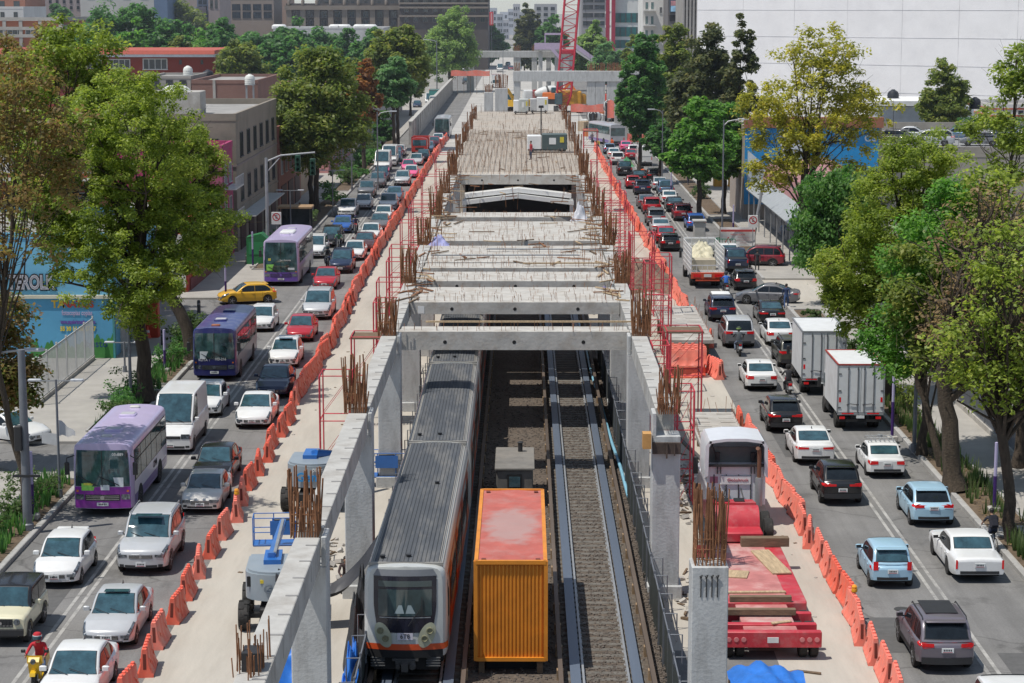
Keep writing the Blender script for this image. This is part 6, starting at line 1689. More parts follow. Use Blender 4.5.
L_(381, 181.5, 'suv', 'dark_blue', 'dark teal blue SUV in front of the white box-like van', 'suv')
L_(382, 172.5, 'van', 'white', 'white van nearer of two in the far kerb lane', 'van')
L_(389, 166.5, 'van', 'white', 'white van farther of two in the far kerb lane', 'van')
L_(395, 162, 'hatch', 'steel_blue', 'blue grey hatchback beside the farther white van')
L_(396.5, 158, 'sedan', 'dark_red', 'dark red sedan near the end of the kerb lane queue')
L_(399, 156, 'sedan', 'white', 'white sedan at the end of the kerb lane queue below the empty lane')
L_(402, 186, 'suv', 'silver', 'silver grey crossover alone in the barrier lane far up the queue', 'suv')
L_(411, 178, 'hatch', 'pink', 'pink and white taxi, the nearer of two in the far queue', 'taxi', roof='white')
L_(408, 171.5, 'sedan', 'pink', 'all pink taxi behind the pink and white one', 'taxi')
L_(416, 165.5, 'sedan', 'silver', 'silver sedan behind the pink taxis')
L_(423, 161, 'sedan', 'black', 'black sedan right of the red dump truck')
L_(428, 152, 'hatch', 'steel_blue', 'steel blue hatchback beside the end of the concrete ramp wall')
L_(434, 147, 'sedan', 'red', 'red car far up beside the ramp wall')
L_(438, 143.8, 'hatch', 'white', 'white hatchback just before the dark fronted bus at the ramp')
L_(417, 108, 'sedan', 'dark_blue', 'dark blue car high up on the empty far left lane')
L_(429, 112, 'sedan', 'red', 'bright red car high up on the far left lane beside the wall')
L_(430, 106, 'van', 'white', 'white van in front of the teal truck on the far left lane', 'van')
L_(1, 446, 'sedan', 'white', 'white car waiting in the near side street at the left edge', yaw=60)
x, y = gp(107, 513)
b1, s1 = bus('bus', 'lilac roofed bus with a bright purple front, the nearest bus on the left', x, y+3.5, PI, 8.6, 2.5, 3.1, LILAC, PURP, PURPS, LILACL, LG, 6,
   front_sign=[(.55,1.30,.62,.30,GREENC),(.52,1.42,.50,.10,CARDY),(-.62,1.50,.52,.40,CARDW),(-.12,1.28,.36,.22,CARDW)], side_text='CIMA')
text_mb('103-889', .17, WHITE, 'number', b1, (-.62, s1.fy(.62,2.66)+.03, 2.66), (PI/2,0,PI), sx=1.0)
for k in range(2):
 q = MB(); q.bbox(-.22,.22,2.9-k*6.4,3.1-k*6.4,3.10,3.25,.04); q.build('roof_light', M('hatch_cream', (.55,.53,.5), .6), b1)
x, y = gp(217, 379.5)
b2, s2 = bus('bus', 'navy blue bus with a faded roof coming behind the white panel van', x, y+3.8, PI, 9.4, 2.5, 3.05, NAVY, NAVYD, GREYS, GREYS, LG, 7, front_sign=[(.55,1.55,.5,.42,CARDW)])
text_mb('103-216', .20, WHITE, 'number', b2, (-.35, s2.fy(.35,1.32)+.03, 1.32), (PI/2,0,PI))
text_mb('RUTA 1', .20, WHITE, 'number', b2, (.55, s2.fy(.55,1.27)+.03, 1.27), (PI/2,0,PI))
q = MB(); q.bbox(-.25,.25,3.6,3.9,3.05,3.17,.04); q.build('roof_light', M('amber_roof_light', (.30,.09,.03), .4), b2)
x, y = gp(282.5, 285)
b3, s3 = bus('coach', 'tall coach with lilac roof, violet bumper and a green card in its windscreen', x, y+4.7, PI, 11.2, 2.72, 3.5, LILAC, VIOL, SILV, SILV, LG, 6, coach=True, front_sign=[(.80,1.45,.58,.46,GREENC),(-.75,1.35,.55,.16,CARDW),(.85,2.05,.20,.18,CARDY)], ac=True)
text_mb('San Antonio', .17, WHITE, 'number', b3, (-.35, s3.fy(.35,2.0)+.03, 2.0), (PI/2,0,PI))
x, y = gp(442, 139)
bus('bus', 'white roofed bus with a dark windscreen at the ramp mouth', x, y+5, PI, 10, 2.5, 3.3, SILV, NAVYD, VIOL, SILV, LG, 6, coach=True)
def dump_truck(label, x, y, rz, group, colc):
 t = thing('dump_truck', label, 'truck', (x, y, 0), rz, group)
 sh = Shell(1.9, 2.3, .6, 2.5, bow=.06, rake=.2)
 c = sh.mb().build('cab', colc, t, ang=40, loc=(0, 2.1, 0))
 q = MB(); sh.front(q, -.95, .95, 1.45, 2.25, .02); q.build('windscreen', GLASS, c)
 q = MB(); sh.front(q, -.6, .6, .85, 1.2, .02); q.build('grille', TRIM, c)
 q = MB(); q.prism([(-3.0,1.1),(.9,1.1),(1.1,2.6),(.95,2.6),(.75,1.25),(-2.85,1.25),(-3.1,2.5),(-3.25,2.5)], -1.2, 1.2, axis='X')
 for s in (-1,1): q.prism([(-3.0,1.1),(.9,1.1),(1.0,2.55),(-3.15,2.45)], s*1.2-.05, s*1.2+.05, axis='X')
 q.build('tipper_body', colc, t)
 q = MB(); q.box(-.45,.45,-2.9,2.9,.6,1.05); q.build('chassis', BLACK, t)
 add_wheels(t, .48, (1.0, 4.9), 1.15, 6.1, .3, rim=STEELRIM, steel=True)
 return t
x, y = gp(419.5, 156); dump_truck('red dump truck with a red cab in the far left queue', x, y+3, PI, LG, paint('truck_red', (.42,.03,.02)))
x, y = gp(432, 108); t = box_truck('teal box truck with a white cab on the far left lane', x+.2, y+9, PI); t['group'] = LG
for ch in t.children:
 if ch.name.startswith(('cargo_box', 'rear_door')): ch.material_slots[0].link = 'OBJECT'; ch.material_slots[0].material = M('box_teal', (.04,.20,.18), .6)
o = R_(942, 668, 'suv', 'purple_grey', 'metallic mauve grey SUV with black roof glass, nearest car on the right carriageway', 'suv')
q = MB(); q.box(-.52,.52,-1.2,.25,1.716,1.728); q.build('sunroof', TRIM, o)
R_(888.5, 584, 'minicar', 'light_blue', 'small light blue hatchback with tall tail lights behind the mauve grey SUV\'s front')
o = R_(975, 578.5, 'limousine', 'white', 'long old white saloon with thin upright tail lights beside the kerb')
R_(930, 524, 'hatchback', 'light_blue', 'light blue hatchback ahead of the long white saloon, brake lights red')
R_(840, 503, 'coupe_suv', 'black', 'black coupe-shaped SUV right behind the white saloon with wide rear', 'suv')
R_(813.5, 463, 'fastback', 'white', 'white sedan between the two black SUVs in the barrier lane')
o = R_(884, 475.5, 'compact', 'white', 'boxy white sedan with a silver roof rack behind the near box truck')
q = MB()
for yy in (-.55, -.05, .45): q.tube([(-.62,yy,1.40),(-.6,yy,1.50),(.6,yy,1.50),(.62,yy,1.40)], .022, 6)
for k in range(6): q.bar((-.5+.2*k,-.6,1.52),(-.5+.2*k,.5,1.52),.03)
q.lathe([(.02,0),(.12,0),(.12,.1),(.02,.12)], 12, c=(0,.1,1.53)); q.build('roof_rack', STEEL, o)
R_(784, 431, 'coupe_suv', 'black', 'black SUV behind a motorcyclist, beside the near box truck', 'suv')
R_(760.5, 389.5, 'sedan', 'white', 'white sedan in the barrier lane beside the far box truck')
R_(738.5, 347, 'minivan', 'grey', 'grey minivan with a silver roof followed by a motorcyclist', 'minivan', roof='silver')
o = R_(722, 321, 'suv', 'dark_blue', 'dark SUV with white cross bars on its roof behind the stake truck', 'suv')
q = MB()
for k in range(5): q.bbox(-.62,.62,-.75+k*.28,-.61+k*.28,1.72,1.80,.03)
q.build('roof_rack', WHITE, o)
R_(793, 367, 'suv', 'olive', 'dark olive car mostly hidden by the far box truck', 'suv')
R_(779.5, 345, 'sedan', 'white', 'white sedan in the kerb lane ahead of the box trucks')
R_(771.5, 324.5, 'fastback', 'black', 'black sedan in the kerb lane just behind the grey sedan lying across')
x, y = gp(768, 304); car('fastback', 'grey', 'dark grey sedan pulling out broadside from the side street', 'car', (x, y+.4, 0), R(78), RG)
R_(745, 290, 'hatch', 'black', 'dark hatchback beside the tail of the stake truck')
R_(737, 272, 'pickup', 'dark_blue', 'dark blue pickup beside the stake truck', 'pickup')
x, y = gp(757, 267); car('suv', 'dark_red', 'dark red SUV broadside in the side street in front of the banner', 'suv', (x, y+.5, 0), R(82), RG)
R_(729, 262, 'sedan', 'white', 'white car half hidden by the stake truck\'s side rails')
R_(670, 251, 'hatch', 'black', 'black hatchback immediately in front of the stake truck on its left')
R_(666, 244, 'sedan', 'red', 'red sedan half hidden by the black hatchback before the stake truck')
R_(661, 234.5, 'fastback', 'silver', 'silver sedan between a red sedan and a dark SUV in the barrier lane')
R_(656, 226, 'suv', 'grey', 'dark grey SUV in the barrier lane behind the silver sedan\'s front', 'suv')
R_(652, 214.5, 'suv', 'red', 'red SUV in the barrier lane, middle of the far queue', 'suv')
R_(646.5, 209, 'fastback', 'grey', 'grey sedan squeezed ahead of the red SUV in the barrier lane')
R_(642.5, 195, 'suv', 'dark_blue', 'dark blue SUV behind the small red car in the far queue', 'suv')
R_(696, 231, 'wagon', 'blue', 'blue estate car in the kerb lane just ahead of the stake truck', 'estate car')
R_(683, 221, 'suv', 'dark_red', 'dark red car in the kerb lane behind the black one', 'suv')
R_(675, 212, 'fastback', 'black', 'black sedan in the kerb lane behind the white car')
R_(669.5, 204.5, 'sedan', 'white', 'white sedan between black and blue cars in the kerb lane')
R_(666.5, 196.5, 'pickup', 'steel_blue', 'steel blue pickup in the far kerb lane', 'pickup')
R_(660, 190.5, 'sedan', 'silver', 'silver sedan ahead of the steel blue pickup')
R_(654.5, 182.5, 'suv', 'black', 'black SUV just behind the large white van', 'suv')
R_(633, 188.7, 'hatch', 'red', 'small red car behind the loaded dark pickup')
R_(639, 183, 'sedan', 'black', 'dark car hemmed in between the red car and the kerb lane')
R_(625, 176, 'pickup', 'black', 'dark pickup loaded with a green tarpaulin bundle', 'pickup')
R_(617.5, 165, 'suv', 'white', 'white SUV in the barrier lane ahead of the loaded pickup', 'suv')
R_(644.5, 166, 'van', 'white', 'large white van in the far kerb lane', 'van')
R_(614, 159, 'sedan', 'white', 'white sedan farther up the barrier lane')
R_(609.5, 154, 'hatch', 'steel_blue', 'steel blue hatchback close behind the lilac and silver bus')
R_(626, 151.5, 'sedan', 'pink', 'pink taxi beside the lilac and silver bus', 'taxi')
R_(633.5, 155.5, 'hatch', 'white', 'white hatchback farther ahead of the large white van')
R_(631, 160, 'sedan', 'red', 'red sedan ahead of the large white van')
x, y = gp(625, 175.5)
heap('green_load', 'green and tan bundle heaped in the back of a dark pickup', 'load', x+.3, y+1.3, 1.1, .85, 1.2, .9, M('load_green', (.05,.22,.10), .8, var=.5, stain=(.45,.3,.12), stain_amt=.9, stain_scale=1.5), 31)
x, y = gp(860, 432); box_truck('white box truck with red roof edges, the nearer of two on the right', x, y+3.2, 0, boxL=4.4, boxW=2.3, boxH=2.45)
x, y = gp(824, 396); box_truck('white box truck with plain grey roof edges, the farther of two on the right', x, y+3.4, R(-1), boxL=5.0, boxW=2.35, boxH=2.6, red_rim=False)
x, y = gp(1040, 815); L2 = car('van', 'white', 'white van whose roof fills the bottom right corner', 'van', (x, y+2.9, 0), 0, RG)
def stake_truck(label, x, y, rz):
 t = thing('stake_truck', label, 'truck', (x, y, 0), rz, RG)
 L = 8.2; hw = 1.22; WB = M('stake_white', (.68,.68,.67), .5, var=.08, stain=(.4,.35,.3), stain_amt=.3)
 q = MB(); q.box(-hw, hw, -4.1, 2.2, 1.02, 1.12);
 for k in range(14): q.box(-hw+.04+.174*k, -hw+.19+.174*k, -4.05, 2.15, 1.121, 1.14)
 q.build('bed', M('bed_grey', (.33,.32,.31), .8, var=.2), t)
 q = MB(); q.bbox(-hw-.02, hw+.02, -4.2, -4.08, .78, 1.24, .02); q.build('tail_panel', M('tail_orange', (.55,.075,.03), .5), t)
 for s in (-1, 0, 1):
  q = MB(); q.box(s*.8-.28, s*.8+.28, -4.225, -4.201, .90, 1.12); q.build('tail_light' if s else 'licence_plate', TAIL if s else PLATE, t)
 q = MB(); q.box(-.9,.9,-4.22,-4.1,.60,.70); q.build('rear_bumper', M('tail_orange', None), t)
 for s in (-1, 1):
  q = MB(); n = 10
  for k in range(n+1): yy = -4.05 + 6.2*k/n; q.box(s*hw-.03, s*hw+.03, yy-.035, yy+.035, 1.1, 3.05)
  for zz in (1.45, 1.8, 2.15, 2.5, 2.8, 3.05): q.box(s*hw-.022, s*hw+.022, -4.08, 2.2, zz-.045, zz+.045)
  q.build('side_rack', WB, t)
 q = MB()
 for k in range(5): xx = -hw+2*hw*k/4; q.box(xx-.03, xx+.03, 2.14, 2.2, 1.1, 3.15)
 for zz in (1.6, 2.1, 2.6, 3.1): q.box(-hw, hw, 2.145, 2.195, zz-.05, zz+.05)
 q.box(-hw+.05, hw-.05, 2.2, 2.24, 2.3, 3.2); q.build('front_rack', WB, t)
 q = MB()
 for k in range(7): xx = -hw+2*hw*k/6; q.box(xx-.018, xx+.018, -4.06, -4.02, 1.24, 1.75)
 q.box(-hw, hw, -4.065, -4.015, 1.72, 1.80); q.build('tail_gate', WB, t)
 sh = Shell(1.8, 2.2, .6, 2.75, bow=.06, rake=.3)
 c = sh.mb().build('cab', WB, t, ang=40, loc=(0, 3.2, 0));
 q = MB(); sh.front(q, -.9, .9, 1.5, 2.4, .02); q.build('windscreen', GLASS, c)
 for s in (-1, 1):
  q = MB(); sh.side(q, s, .4, 1.3, 1.5, 2.3, .012); q.build('side_window', GLASS, c)
  q = MB(); q.bbox(s*1.3-.1, s*1.3+.1, .6, .72, 1.4, 2.0, .03); q.build('mirror', TRIM, c)
 q = MB(); q.box(-.45,.45,-4.0,3.6,.62,1.0); q.box(-1.1,1.1,-3.95,-3.85,.5,.62); q.build('chassis', BLACK, t)
 add_wheels(t, .48, (1.0, 6.2), 1.14, L, .3, rim=STEELRIM, steel=True, dual=(1,))
 return t
MATS['tail_orange'] = M('tail_orange', (.55,.075,.03), .5)
x, y = gp(706.5, 289); stake_truck('white stake bed truck with an orange tail panel in the barrier lane', x, y+4.2, R(1))
for i in range(3):
 heap('cargo_sack', ('lowest cream padded sack on the stake truck', 'middle cream padded sack on the stake truck', 'topmost cream padded sack on the stake truck')[i], 'sack', x-.1+.1*i, y+4.8+.7*i, 1.14+.42*i, .95-.06*i, 1.1-.1*i, .75, M('sack_cream', (.56,.52,.38), .7, var=.1), 40+i, .5)
q = MB(); q.bbox(-.9,.9,-.6,.6,0,.8,.04); q.box(-.905,.905,-.05,.05,0,.81)
tag(q.build('carton', M('carton_tan', (.45,.40,.30), .8), loc=(x, y+3.0, 1.142)), 'tan carton lying before the cream sacks on the stake truck', 'carton')
def mixer(label, x, y, rz, s=1):
 t = thing('concrete_mixer_truck', label, 'truck', (x, y, 0), rz)
 q = MB(); prof = [(.5,-2.9),(.75,-2.7),(1.05,-1.6),(1.15,-.2),(1.0,1.0),(.55,2.0),(.02,2.1)]
 d = MB(); d.lathe([(r_, h) for r_, h in prof], 20, axis='Y'); do = d.build('drum', M('drum_white', (.62,.63,.62), .5, var=.1), t, loc=(0, -.4, 2.55)); do.rotation_euler = (R(-12),0,0)
 d = MB(); d.lathe([(1.17,-.9),(1.17,-.5)], 20, axis='Y'); d.lathe([(.72,-2.85),(.78,-2.6),(.72,-2.4)], 18, axis='Y'); d.build('drum_band', M('drum_dark', (.05,.05,.05), .6), do)
 q = MB(); q.tube([(0,-3.3,3.6),(0,-3.6,2.6),(.3,-4.1,1.6)], .22, 8); q.box(-.6,.6,-3.4,-3.0,1.2,3.4); q.build('chute', TRIM, t)
 q = MB(); q.box(-.5,.5,-3.8,4.0,.7,1.2); q.build('chassis', BLACK, t)
 sh = Shell(1.9, 2.4, .7, 3.0, bow=.06, rake=.1); sh.mb().build('cab', M('drum_white', None), t, ang=40, loc=(0,3.3,0))
 add_wheels(t, .5, (1.2, 5.2, 6.5), 1.2, 8.2, .34, rim=STEELRIM, steel=True, dual=(1,2))
x, y = gp(596, 135); mixer('concrete mixer truck with its drum mouth towards the camera, left of the two', x, y+5, R(-8))
x, y = gp(611, 122); mixer('concrete mixer truck parked farther back, right of the two', x, y+5, R(-6))
x, y = gp(543, 107); mixer('white mixer truck behind the crane at the far end of the deck', x, y+14, R(100))
x, y = gp(618, 146.5)
bus('bus', 'lilac and silver bus turning across at the far end of the right queue', x-1.5, y+6.5, R(16), 11, 2.5, 3.2, SILV, VIOL, VIOL, SILV, RG, 6, coach=True)
def rider(bike_label, man_label, px, py, face, shirt, trousers, helmet, colour=(.03,.03,.03), scooter=False, box=False, sleeves=True, rz=None):
 x, y = gp(px, py); rz = (PI if face == 'cam' else 0) if rz is None else rz
 dy = 0.9 if face == 'cam' else .9
 motorbike(bike_label, x, y+dy, rz, colour, scooter, 'motorbikes threading between the cars', 'scooter' if scooter else 'motorbike', box)
 person(man_label, x, y+dy, rz, 'ride', shirt, trousers, (.03,.03,.03), z=.02 if not scooter else -.02, helmet=helmet, group='riders on motorbikes', sleeves=sleeves)
rider('yellow scooter at the bottom left between the cream off-roader and white sedan', 'scooter rider in a red jacket with a red and white helmet', 33, 692, 'cam', (.45,.02,.03), (.06,.10,.2), ((.45,.02,.03),(.6,.6,.6)), (.68,.42,.02), True)
rider('dark motorbike nearest the coach on the left', 'rider in dark clothes passing the very dark blue SUV', 326.5, 268, 'cam', (.05,.06,.06), (.03,.03,.05), ((.04,.05,.05),))
rider('motorbike abreast of the black SUV on the left', 'rider with a green vest abreast of the black SUV', 338, 251, 'cam', (.08,.22,.12), (.03,.03,.05), ((.03,.03,.03),), (.05,.05,.05))
rider('red motorbike beside the bright blue hatchback', 'rider in a dark jacket beside the bright blue hatchback', 355, 234.5, 'cam', (.05,.05,.10), (.03,.03,.04), ((.05,.03,.08),), (.35,.03,.03))
rider('black motorbike right behind the grey minivan', 'rider with a green marked helmet behind the grey minivan', 740, 357, 'away', (.07,.08,.09), (.16,.2,.28), ((.06,.08,.05),(.25,.4,.1)), (.04,.04,.04))
rider('red tailed motorbike between the white sedan and the far box truck', 'rider in black with a black helmet beside the far box truck', 790, 398, 'away', (.02,.02,.025), (.02,.02,.025), ((.012,.012,.012),), (.3,.02,.03))
rider('motorbike beside the tail of the stake truck', 'rider in a bright blue jacket at the tail of the stake truck', 727, 296, 'away', (.03,.14,.5), (.03,.03,.05), ((.05,.05,.06),))
rider('motorbike in the far queue beside the black SUV', 'rider in an orange vest far up the right queue', 643, 181, 'away', (.65,.10,.02), (.03,.03,.05), ((.02,.02,.02),))
x, y = gp(991, 552); bicycle('bicycle ridden along the planting strip at the right kerb', x, y, R(4))
person('cyclist with bare arms seen from behind at the right kerb', x, y, R(4), 'cycle', (.03,.03,.04), (.02,.025,.05), sleeves=False)
q = MB(); q.bbox(-.17,.17,-.13,.05,-.25,.25,.06); q.bbox(-.13,.13,-.20,-.12,-.2,.05,.03)
b = tag(q.build('backpack', M('bag_black', (.012,.012,.02), .8), loc=(x, y-.22, 1.28)), 'black backpack on the cyclist at the right kerb', 'backpack'); b.rotation_euler = (R(-25),0,R(4))
x, y = gp(825, 284); motorbike('red motorbike parked at the mouth of the right side street', x, y, R(20), (.3,.03,.03)); person('person in a white shirt sitting on the parked motorbike', x, y, R(20), 'ride', (.6,.6,.62), (.04,.06,.12), helmet=((.55,.55,.55),))
PED = [ # px, py, facing, shirt, trousers, label
 (757,272,'a',(.03,.03,.035),(.03,.03,.03),'person in black walking past the dark red SUV'),
 (786,309,'a',(.03,.05,.12),(.05,.09,.2),'person in dark blue standing behind the grey sedan\'s tail'),
 (783,243,'c',(.25,.35,.5),(.03,.06,.16),'person in a light blue top under the shed canopy'),
 (792,250,'a',(.3,.3,.33),(.05,.07,.12),'person in a grey top beside the shed canopy, nearer of two'),
 (742,205,'a',(.7,.12,.02),(.05,.05,.06),'person in an orange vest on the right pavement'),
 (688,186,'c',(.6,.6,.6),(.05,.05,.08),'person in white among the right trees, farther one'),
 (726,194,'a',(.65,.65,.66),(.3,.3,.3),'person in white beside the yellow kiosk'),
 (697,180,'a',(.4,.3,.25),(.04,.04,.05),'person in brown on the far right pavement'),
 (290,224,'c',(.05,.05,.06),(.03,.03,.04),'person waiting inside the left bus shelter'),
 (300,222,'c',(.35,.25,.3),(.04,.04,.06),'person in mauve waiting beside the left bus shelter'),
 (252,262,'a',(.3,.03,.05),(.05,.05,.08),'person in red on the pavement by the green bin'),
 (612,150,'a',(.7,.13,.02),(.05,.05,.05),'worker in orange standing by the mixers'),
 (592,144,'c',(.1,.1,.12),(.06,.08,.12),'worker in dark clothes beside the barriers near the mixers'),
 (598,151,'c',(.55,.45,.1),(.05,.05,.08),'worker in a yellow vest near the far end of the right barriers'),
 (560,108,'c',(.7,.13,.02),(.05,.06,.1),'worker in orange beside the crane foot'),
 (576,110,'c',(.05,.06,.1),(.05,.06,.12),'worker in navy beside the crane foot'),
]
for px, py, f, sh_, tr_, lab in PED:
 x, y = gp(px, py); person(lab, x, y, (PI if f == 'c' else 0) + rnd.uniform(-.6,.6), 'walk', sh_, tr_, z=.14 if abs(x) > 19 and not (146 < y < 160 and x > 0) else .01)
x, y = gp(531, 160, ZT); person('worker in a red top standing on the rusty deck', x, y, 2, 'stand', (.35,.04,.05), (.05,.06,.1), z=ZT)
x, y = gp(588, 158, 0)
x, y = gp(352, 588, 0.1); person('person in dark clothes sitting by the fence beside the train', x-.2, y, PI, 'sit', (.05,.03,.03), (.03,.03,.03), z=.0)
q = MB(); q.bbox(-.25,.25,-.3,.12,0,.38,.03); q.box(-.255,.255,-.12,-.06,.05,.34)
tag(q.build('crate', WOODD, loc=(x-.2, y+.1, 0)), 'low wooden crate used as a seat by the fence', 'crate')
LM = {
 'fresh': leaf_mat('leaves_fresh', [(.05,.083,.018),(.145,.20,.038),(.26,.325,.06),(.42,.45,.10)]),
 'deep': leaf_mat('leaves_deep', [(0.027,0.074,0.027),(0.059,0.146,0.042),(0.106,0.227,0.064),(0.186,0.319,0.080)]),
 'olive': leaf_mat('leaves_olive', [(0.049,0.081,0.020),(0.115,0.162,0.038),(0.203,0.243,0.057),(0.324,0.317,0.081)]),
 'yellow': leaf_mat('leaves_yellow', [(0.093,0.110,0.021),(0.233,0.247,0.043),(0.404,0.385,0.068),(0.528,0.439,0.085)]),
 'brown': leaf_mat('leaves_brown', [(.055,.055,.02),(.13,.115,.04),(.24,.15,.06),(.17,.19,.05),(.12,.17,.04)]),
 'rust': leaf_mat('leaves_rust', [(0.075,0.045,0.018),(0.194,0.098,0.038),(0.359,0.164,0.060),(0.254,0.179,0.045)]),
 'dark': leaf_mat('leaves_dark', [(0.027,0.044,0.021),(0.068,0.087,0.038),(0.135,0.149,0.060),(0.229,0.203,0.081)]),
 'bright': leaf_mat('leaves_bright', [(0.030,0.089,0.019),(0.081,0.196,0.035),(0.155,0.304,0.061),(0.257,0.405,0.095)]),
 'pale': leaf_mat('leaves_pale', [(0.075,0.135,0.045),(0.164,0.254,0.075),(0.254,0.359,0.105),(0.344,0.434,0.135)]),
 'blue': leaf_mat('leaves_blue', [(0.045,0.094,0.045),(0.090,0.188,0.075),(0.158,0.281,0.112),(0.225,0.356,0.135)]),
 'dry': leaf_mat('leaves_dry', [(0.134,0.097,0.053),(0.240,0.166,0.090),(0.330,0.240,0.127),(0.150,0.166,0.060)]),
 'hedge': leaf_mat('leaves_hedge', [(0.026,0.054,0.022),(0.064,0.108,0.036),(0.108,0.162,0.054),(0.162,0.180,0.090)]),
}
def leaves(C, rad, per, size, up=.55, droop=0.0, seed=0, aspect=.55):
 """many leaf-sized faces gathered round the clump centres C"""
 rg = np.random.default_rng(seed)
 C = np.asarray(C); n = len(C)*per
 c = np.repeat(C, per, axis=0)
 d = rg.normal(size=(n, 3)); d /= np.linalg.norm(d, axis=1)[:, None]
 rr = np.repeat(np.asarray(rad), per)[:, None] * rg.random((n, 1))**.55
 off = d*rr; off[:, 2] *= .72; off[:, 2] -= droop*np.abs(rg.normal(size=n))*rr[:, 0]
 p = c + off
 nm = d*.55 + rg.normal(size=(n, 3))*.55; nm[:, 2] += up
 nm /= np.linalg.norm(nm, axis=1)[:, None]
 t = np.cross(nm, rg.normal(size=(n, 3))); t /= np.linalg.norm(t, axis=1)[:, None]
 if droop: t[:, 2] -= droop*1.5; t /= np.linalg.norm(t, axis=1)[:, None]
 b = np.cross(nm, t)
 s = (size*(.6 + .8*rg.random(n)))[:, None]
 v = np.empty((n, 4, 3)); fold = nm*s*.16
 v[:, 0] = p - t*s; v[:, 1] = p + b*s*aspect + fold; v[:, 2] = p + t*s; v[:, 3] = p - b*s*aspect + fold
 return v.reshape(-1, 3), n
def leaf_obj(name, V, n, mat, parent, kind=None):
 me = bpy.data.meshes.new(name)
 me.vertices.add(len(V)); me.vertices.foreach_set('co', V.astype(np.float32).ravel())
 me.loops.add(n*4); me.loops.foreach_set('vertex_index', np.arange(n*4, dtype=np.int32))
 me.polygons.add(n); me.polygons.foreach_set('loop_start', np.arange(0, n*4, 4, dtype=np.int32))
 me.materials.append(mat); me.update(calc_edges=True); me.validate()
 o = bpy.data.objects.new(name, me); col.objects.link(o)
 if parent: o.parent = parent
 if kind: o['kind'] = kind
 return o
TREESEED = [100]
def tree(label, x, y, path, r, lobes, leaf, per=90, size=.13, clump=(.55,.95), dens=1.0, bark=BARK, limbs=26, group=None, name='tree', z0=.14, droop=0, bare=0, up=.95, hollow=.5):
 """lobes: (dx, dy, z, rx, rz, number of clumps)"""
 TREESEED[0] += 1
 rg = np.random.default_rng(TREESEED[0])
 t = thing(name, label, 'tree', (x, y, z0), 0, group)
 P = [Vector(p) for p in path]
 pts = [];
 for a, b in zip(P, P[1:]):
  k = max(2, int((b-a).length/.7))
  for i in range(k): pts.append(a.lerp(b, i/k) + Vector((rg.normal()*.05, rg.normal()*.05, 0)))
 pts.append(P[-1]); N = len(pts)
 rad = [r*(1.0 - .55*i/(N-1))*(1 + .45*max(0, 1-pts[i].z/.6)) for i in range(N)]
 q = MB(); q.tube(pts, rad, 10)
 C = []; RC = []
 for (dx, dy, z, rx, rz, n) in lobes:
  n = int(n*dens); k = 0
  while k < n:
   d = rg.normal(size=3); d /= np.linalg.norm(d)
   rr = hollow + (1-hollow)*rg.random()**.7
   rr *= 1 + .20*math.sin(3.1*d[0]+dx)*math.cos(2.3*d[2]+z) + .08*rg.normal()
   p = (dx + d[0]*rx*rr, dy + d[1]*rx*rr, z + d[2]*rz*rr)
   C.append(p); RC.append(rg.uniform(*clump)); k += 1
 C = np.array(C)
 idx = rg.choice(len(C), size=min(limbs + bare, len(C)), replace=False)
 for j, i in enumerate(idx):
  tip = Vector(C[i])
  f = rg.uniform(.42, 1.0)
  k = int(f*(N-1)); a = pts[k]
  if tip.z < a.z - .5: k = max(2, int(.5*(N-1))); a = pts[k]
  m1 = a.lerp(tip, .4) + Vector((rg.normal()*.25, rg.normal()*.25, .35 + rg.normal()*.2)); m2 = a.lerp(tip, .75) + Vector((rg.normal()*.2, rg.normal()*.2, .15))
  r0 = rad[k]*rg.uniform(.25, .5)
  q.tube([a, m1, m2, tip], [r0, r0*.7, r0*.42, r0*.14], 6)
  for s in range(3):
   e = tip + Vector(rg.normal(size=3))*.8; q.tube([m2, m2.lerp(e, .55)+Vector((0,0,.1)), e], [r0*.3, r0*.2, .008], 4)
 q.build('trunk', bark, t, ang=60)
 V, n = leaves(C, RC, per, size, up, droop, TREESEED[0])
 leaf_obj('crown', V, n, LM[leaf] if isinstance(leaf, str) else leaf, t)
 return t
def far_tree(label, px, py_base, py_top, w_px, leaf, Y=None, group='far trees', trunk=.25, per=55, n=60, flat=1.0, size=None, squash=.42, z0=0):
 if Y is None: x, Y = gp(px, py_base)
 x = X_at(px, Y); zt = Z_at(py_top, Y) - z0; rx = w_px/2*Y/F
 h = zt; cz = h*(1-squash)
 s = size or max(.16, Y*.0011)
 lob = [(0, 0, cz, rx*.8, h*squash*.9, n), (-rx*.35, 0, cz-.1*h, rx*.6, h*squash*.6, n//2), (rx*.38, 0, cz-.06*h, rx*.58, h*squash*.65, n//2), (0, -rx*.3, cz-h*.12, rx*.6, h*squash*.5, n//3)]
 return tree(label, x, Y, [(0,0,0), (0,0,h*.35), (.1,0,cz)], trunk, lob, leaf, per=per, size=s, clump=(rx*.16, rx*.30), limbs=10, group=group, z0=z0)
x, y = gp(146, 404)
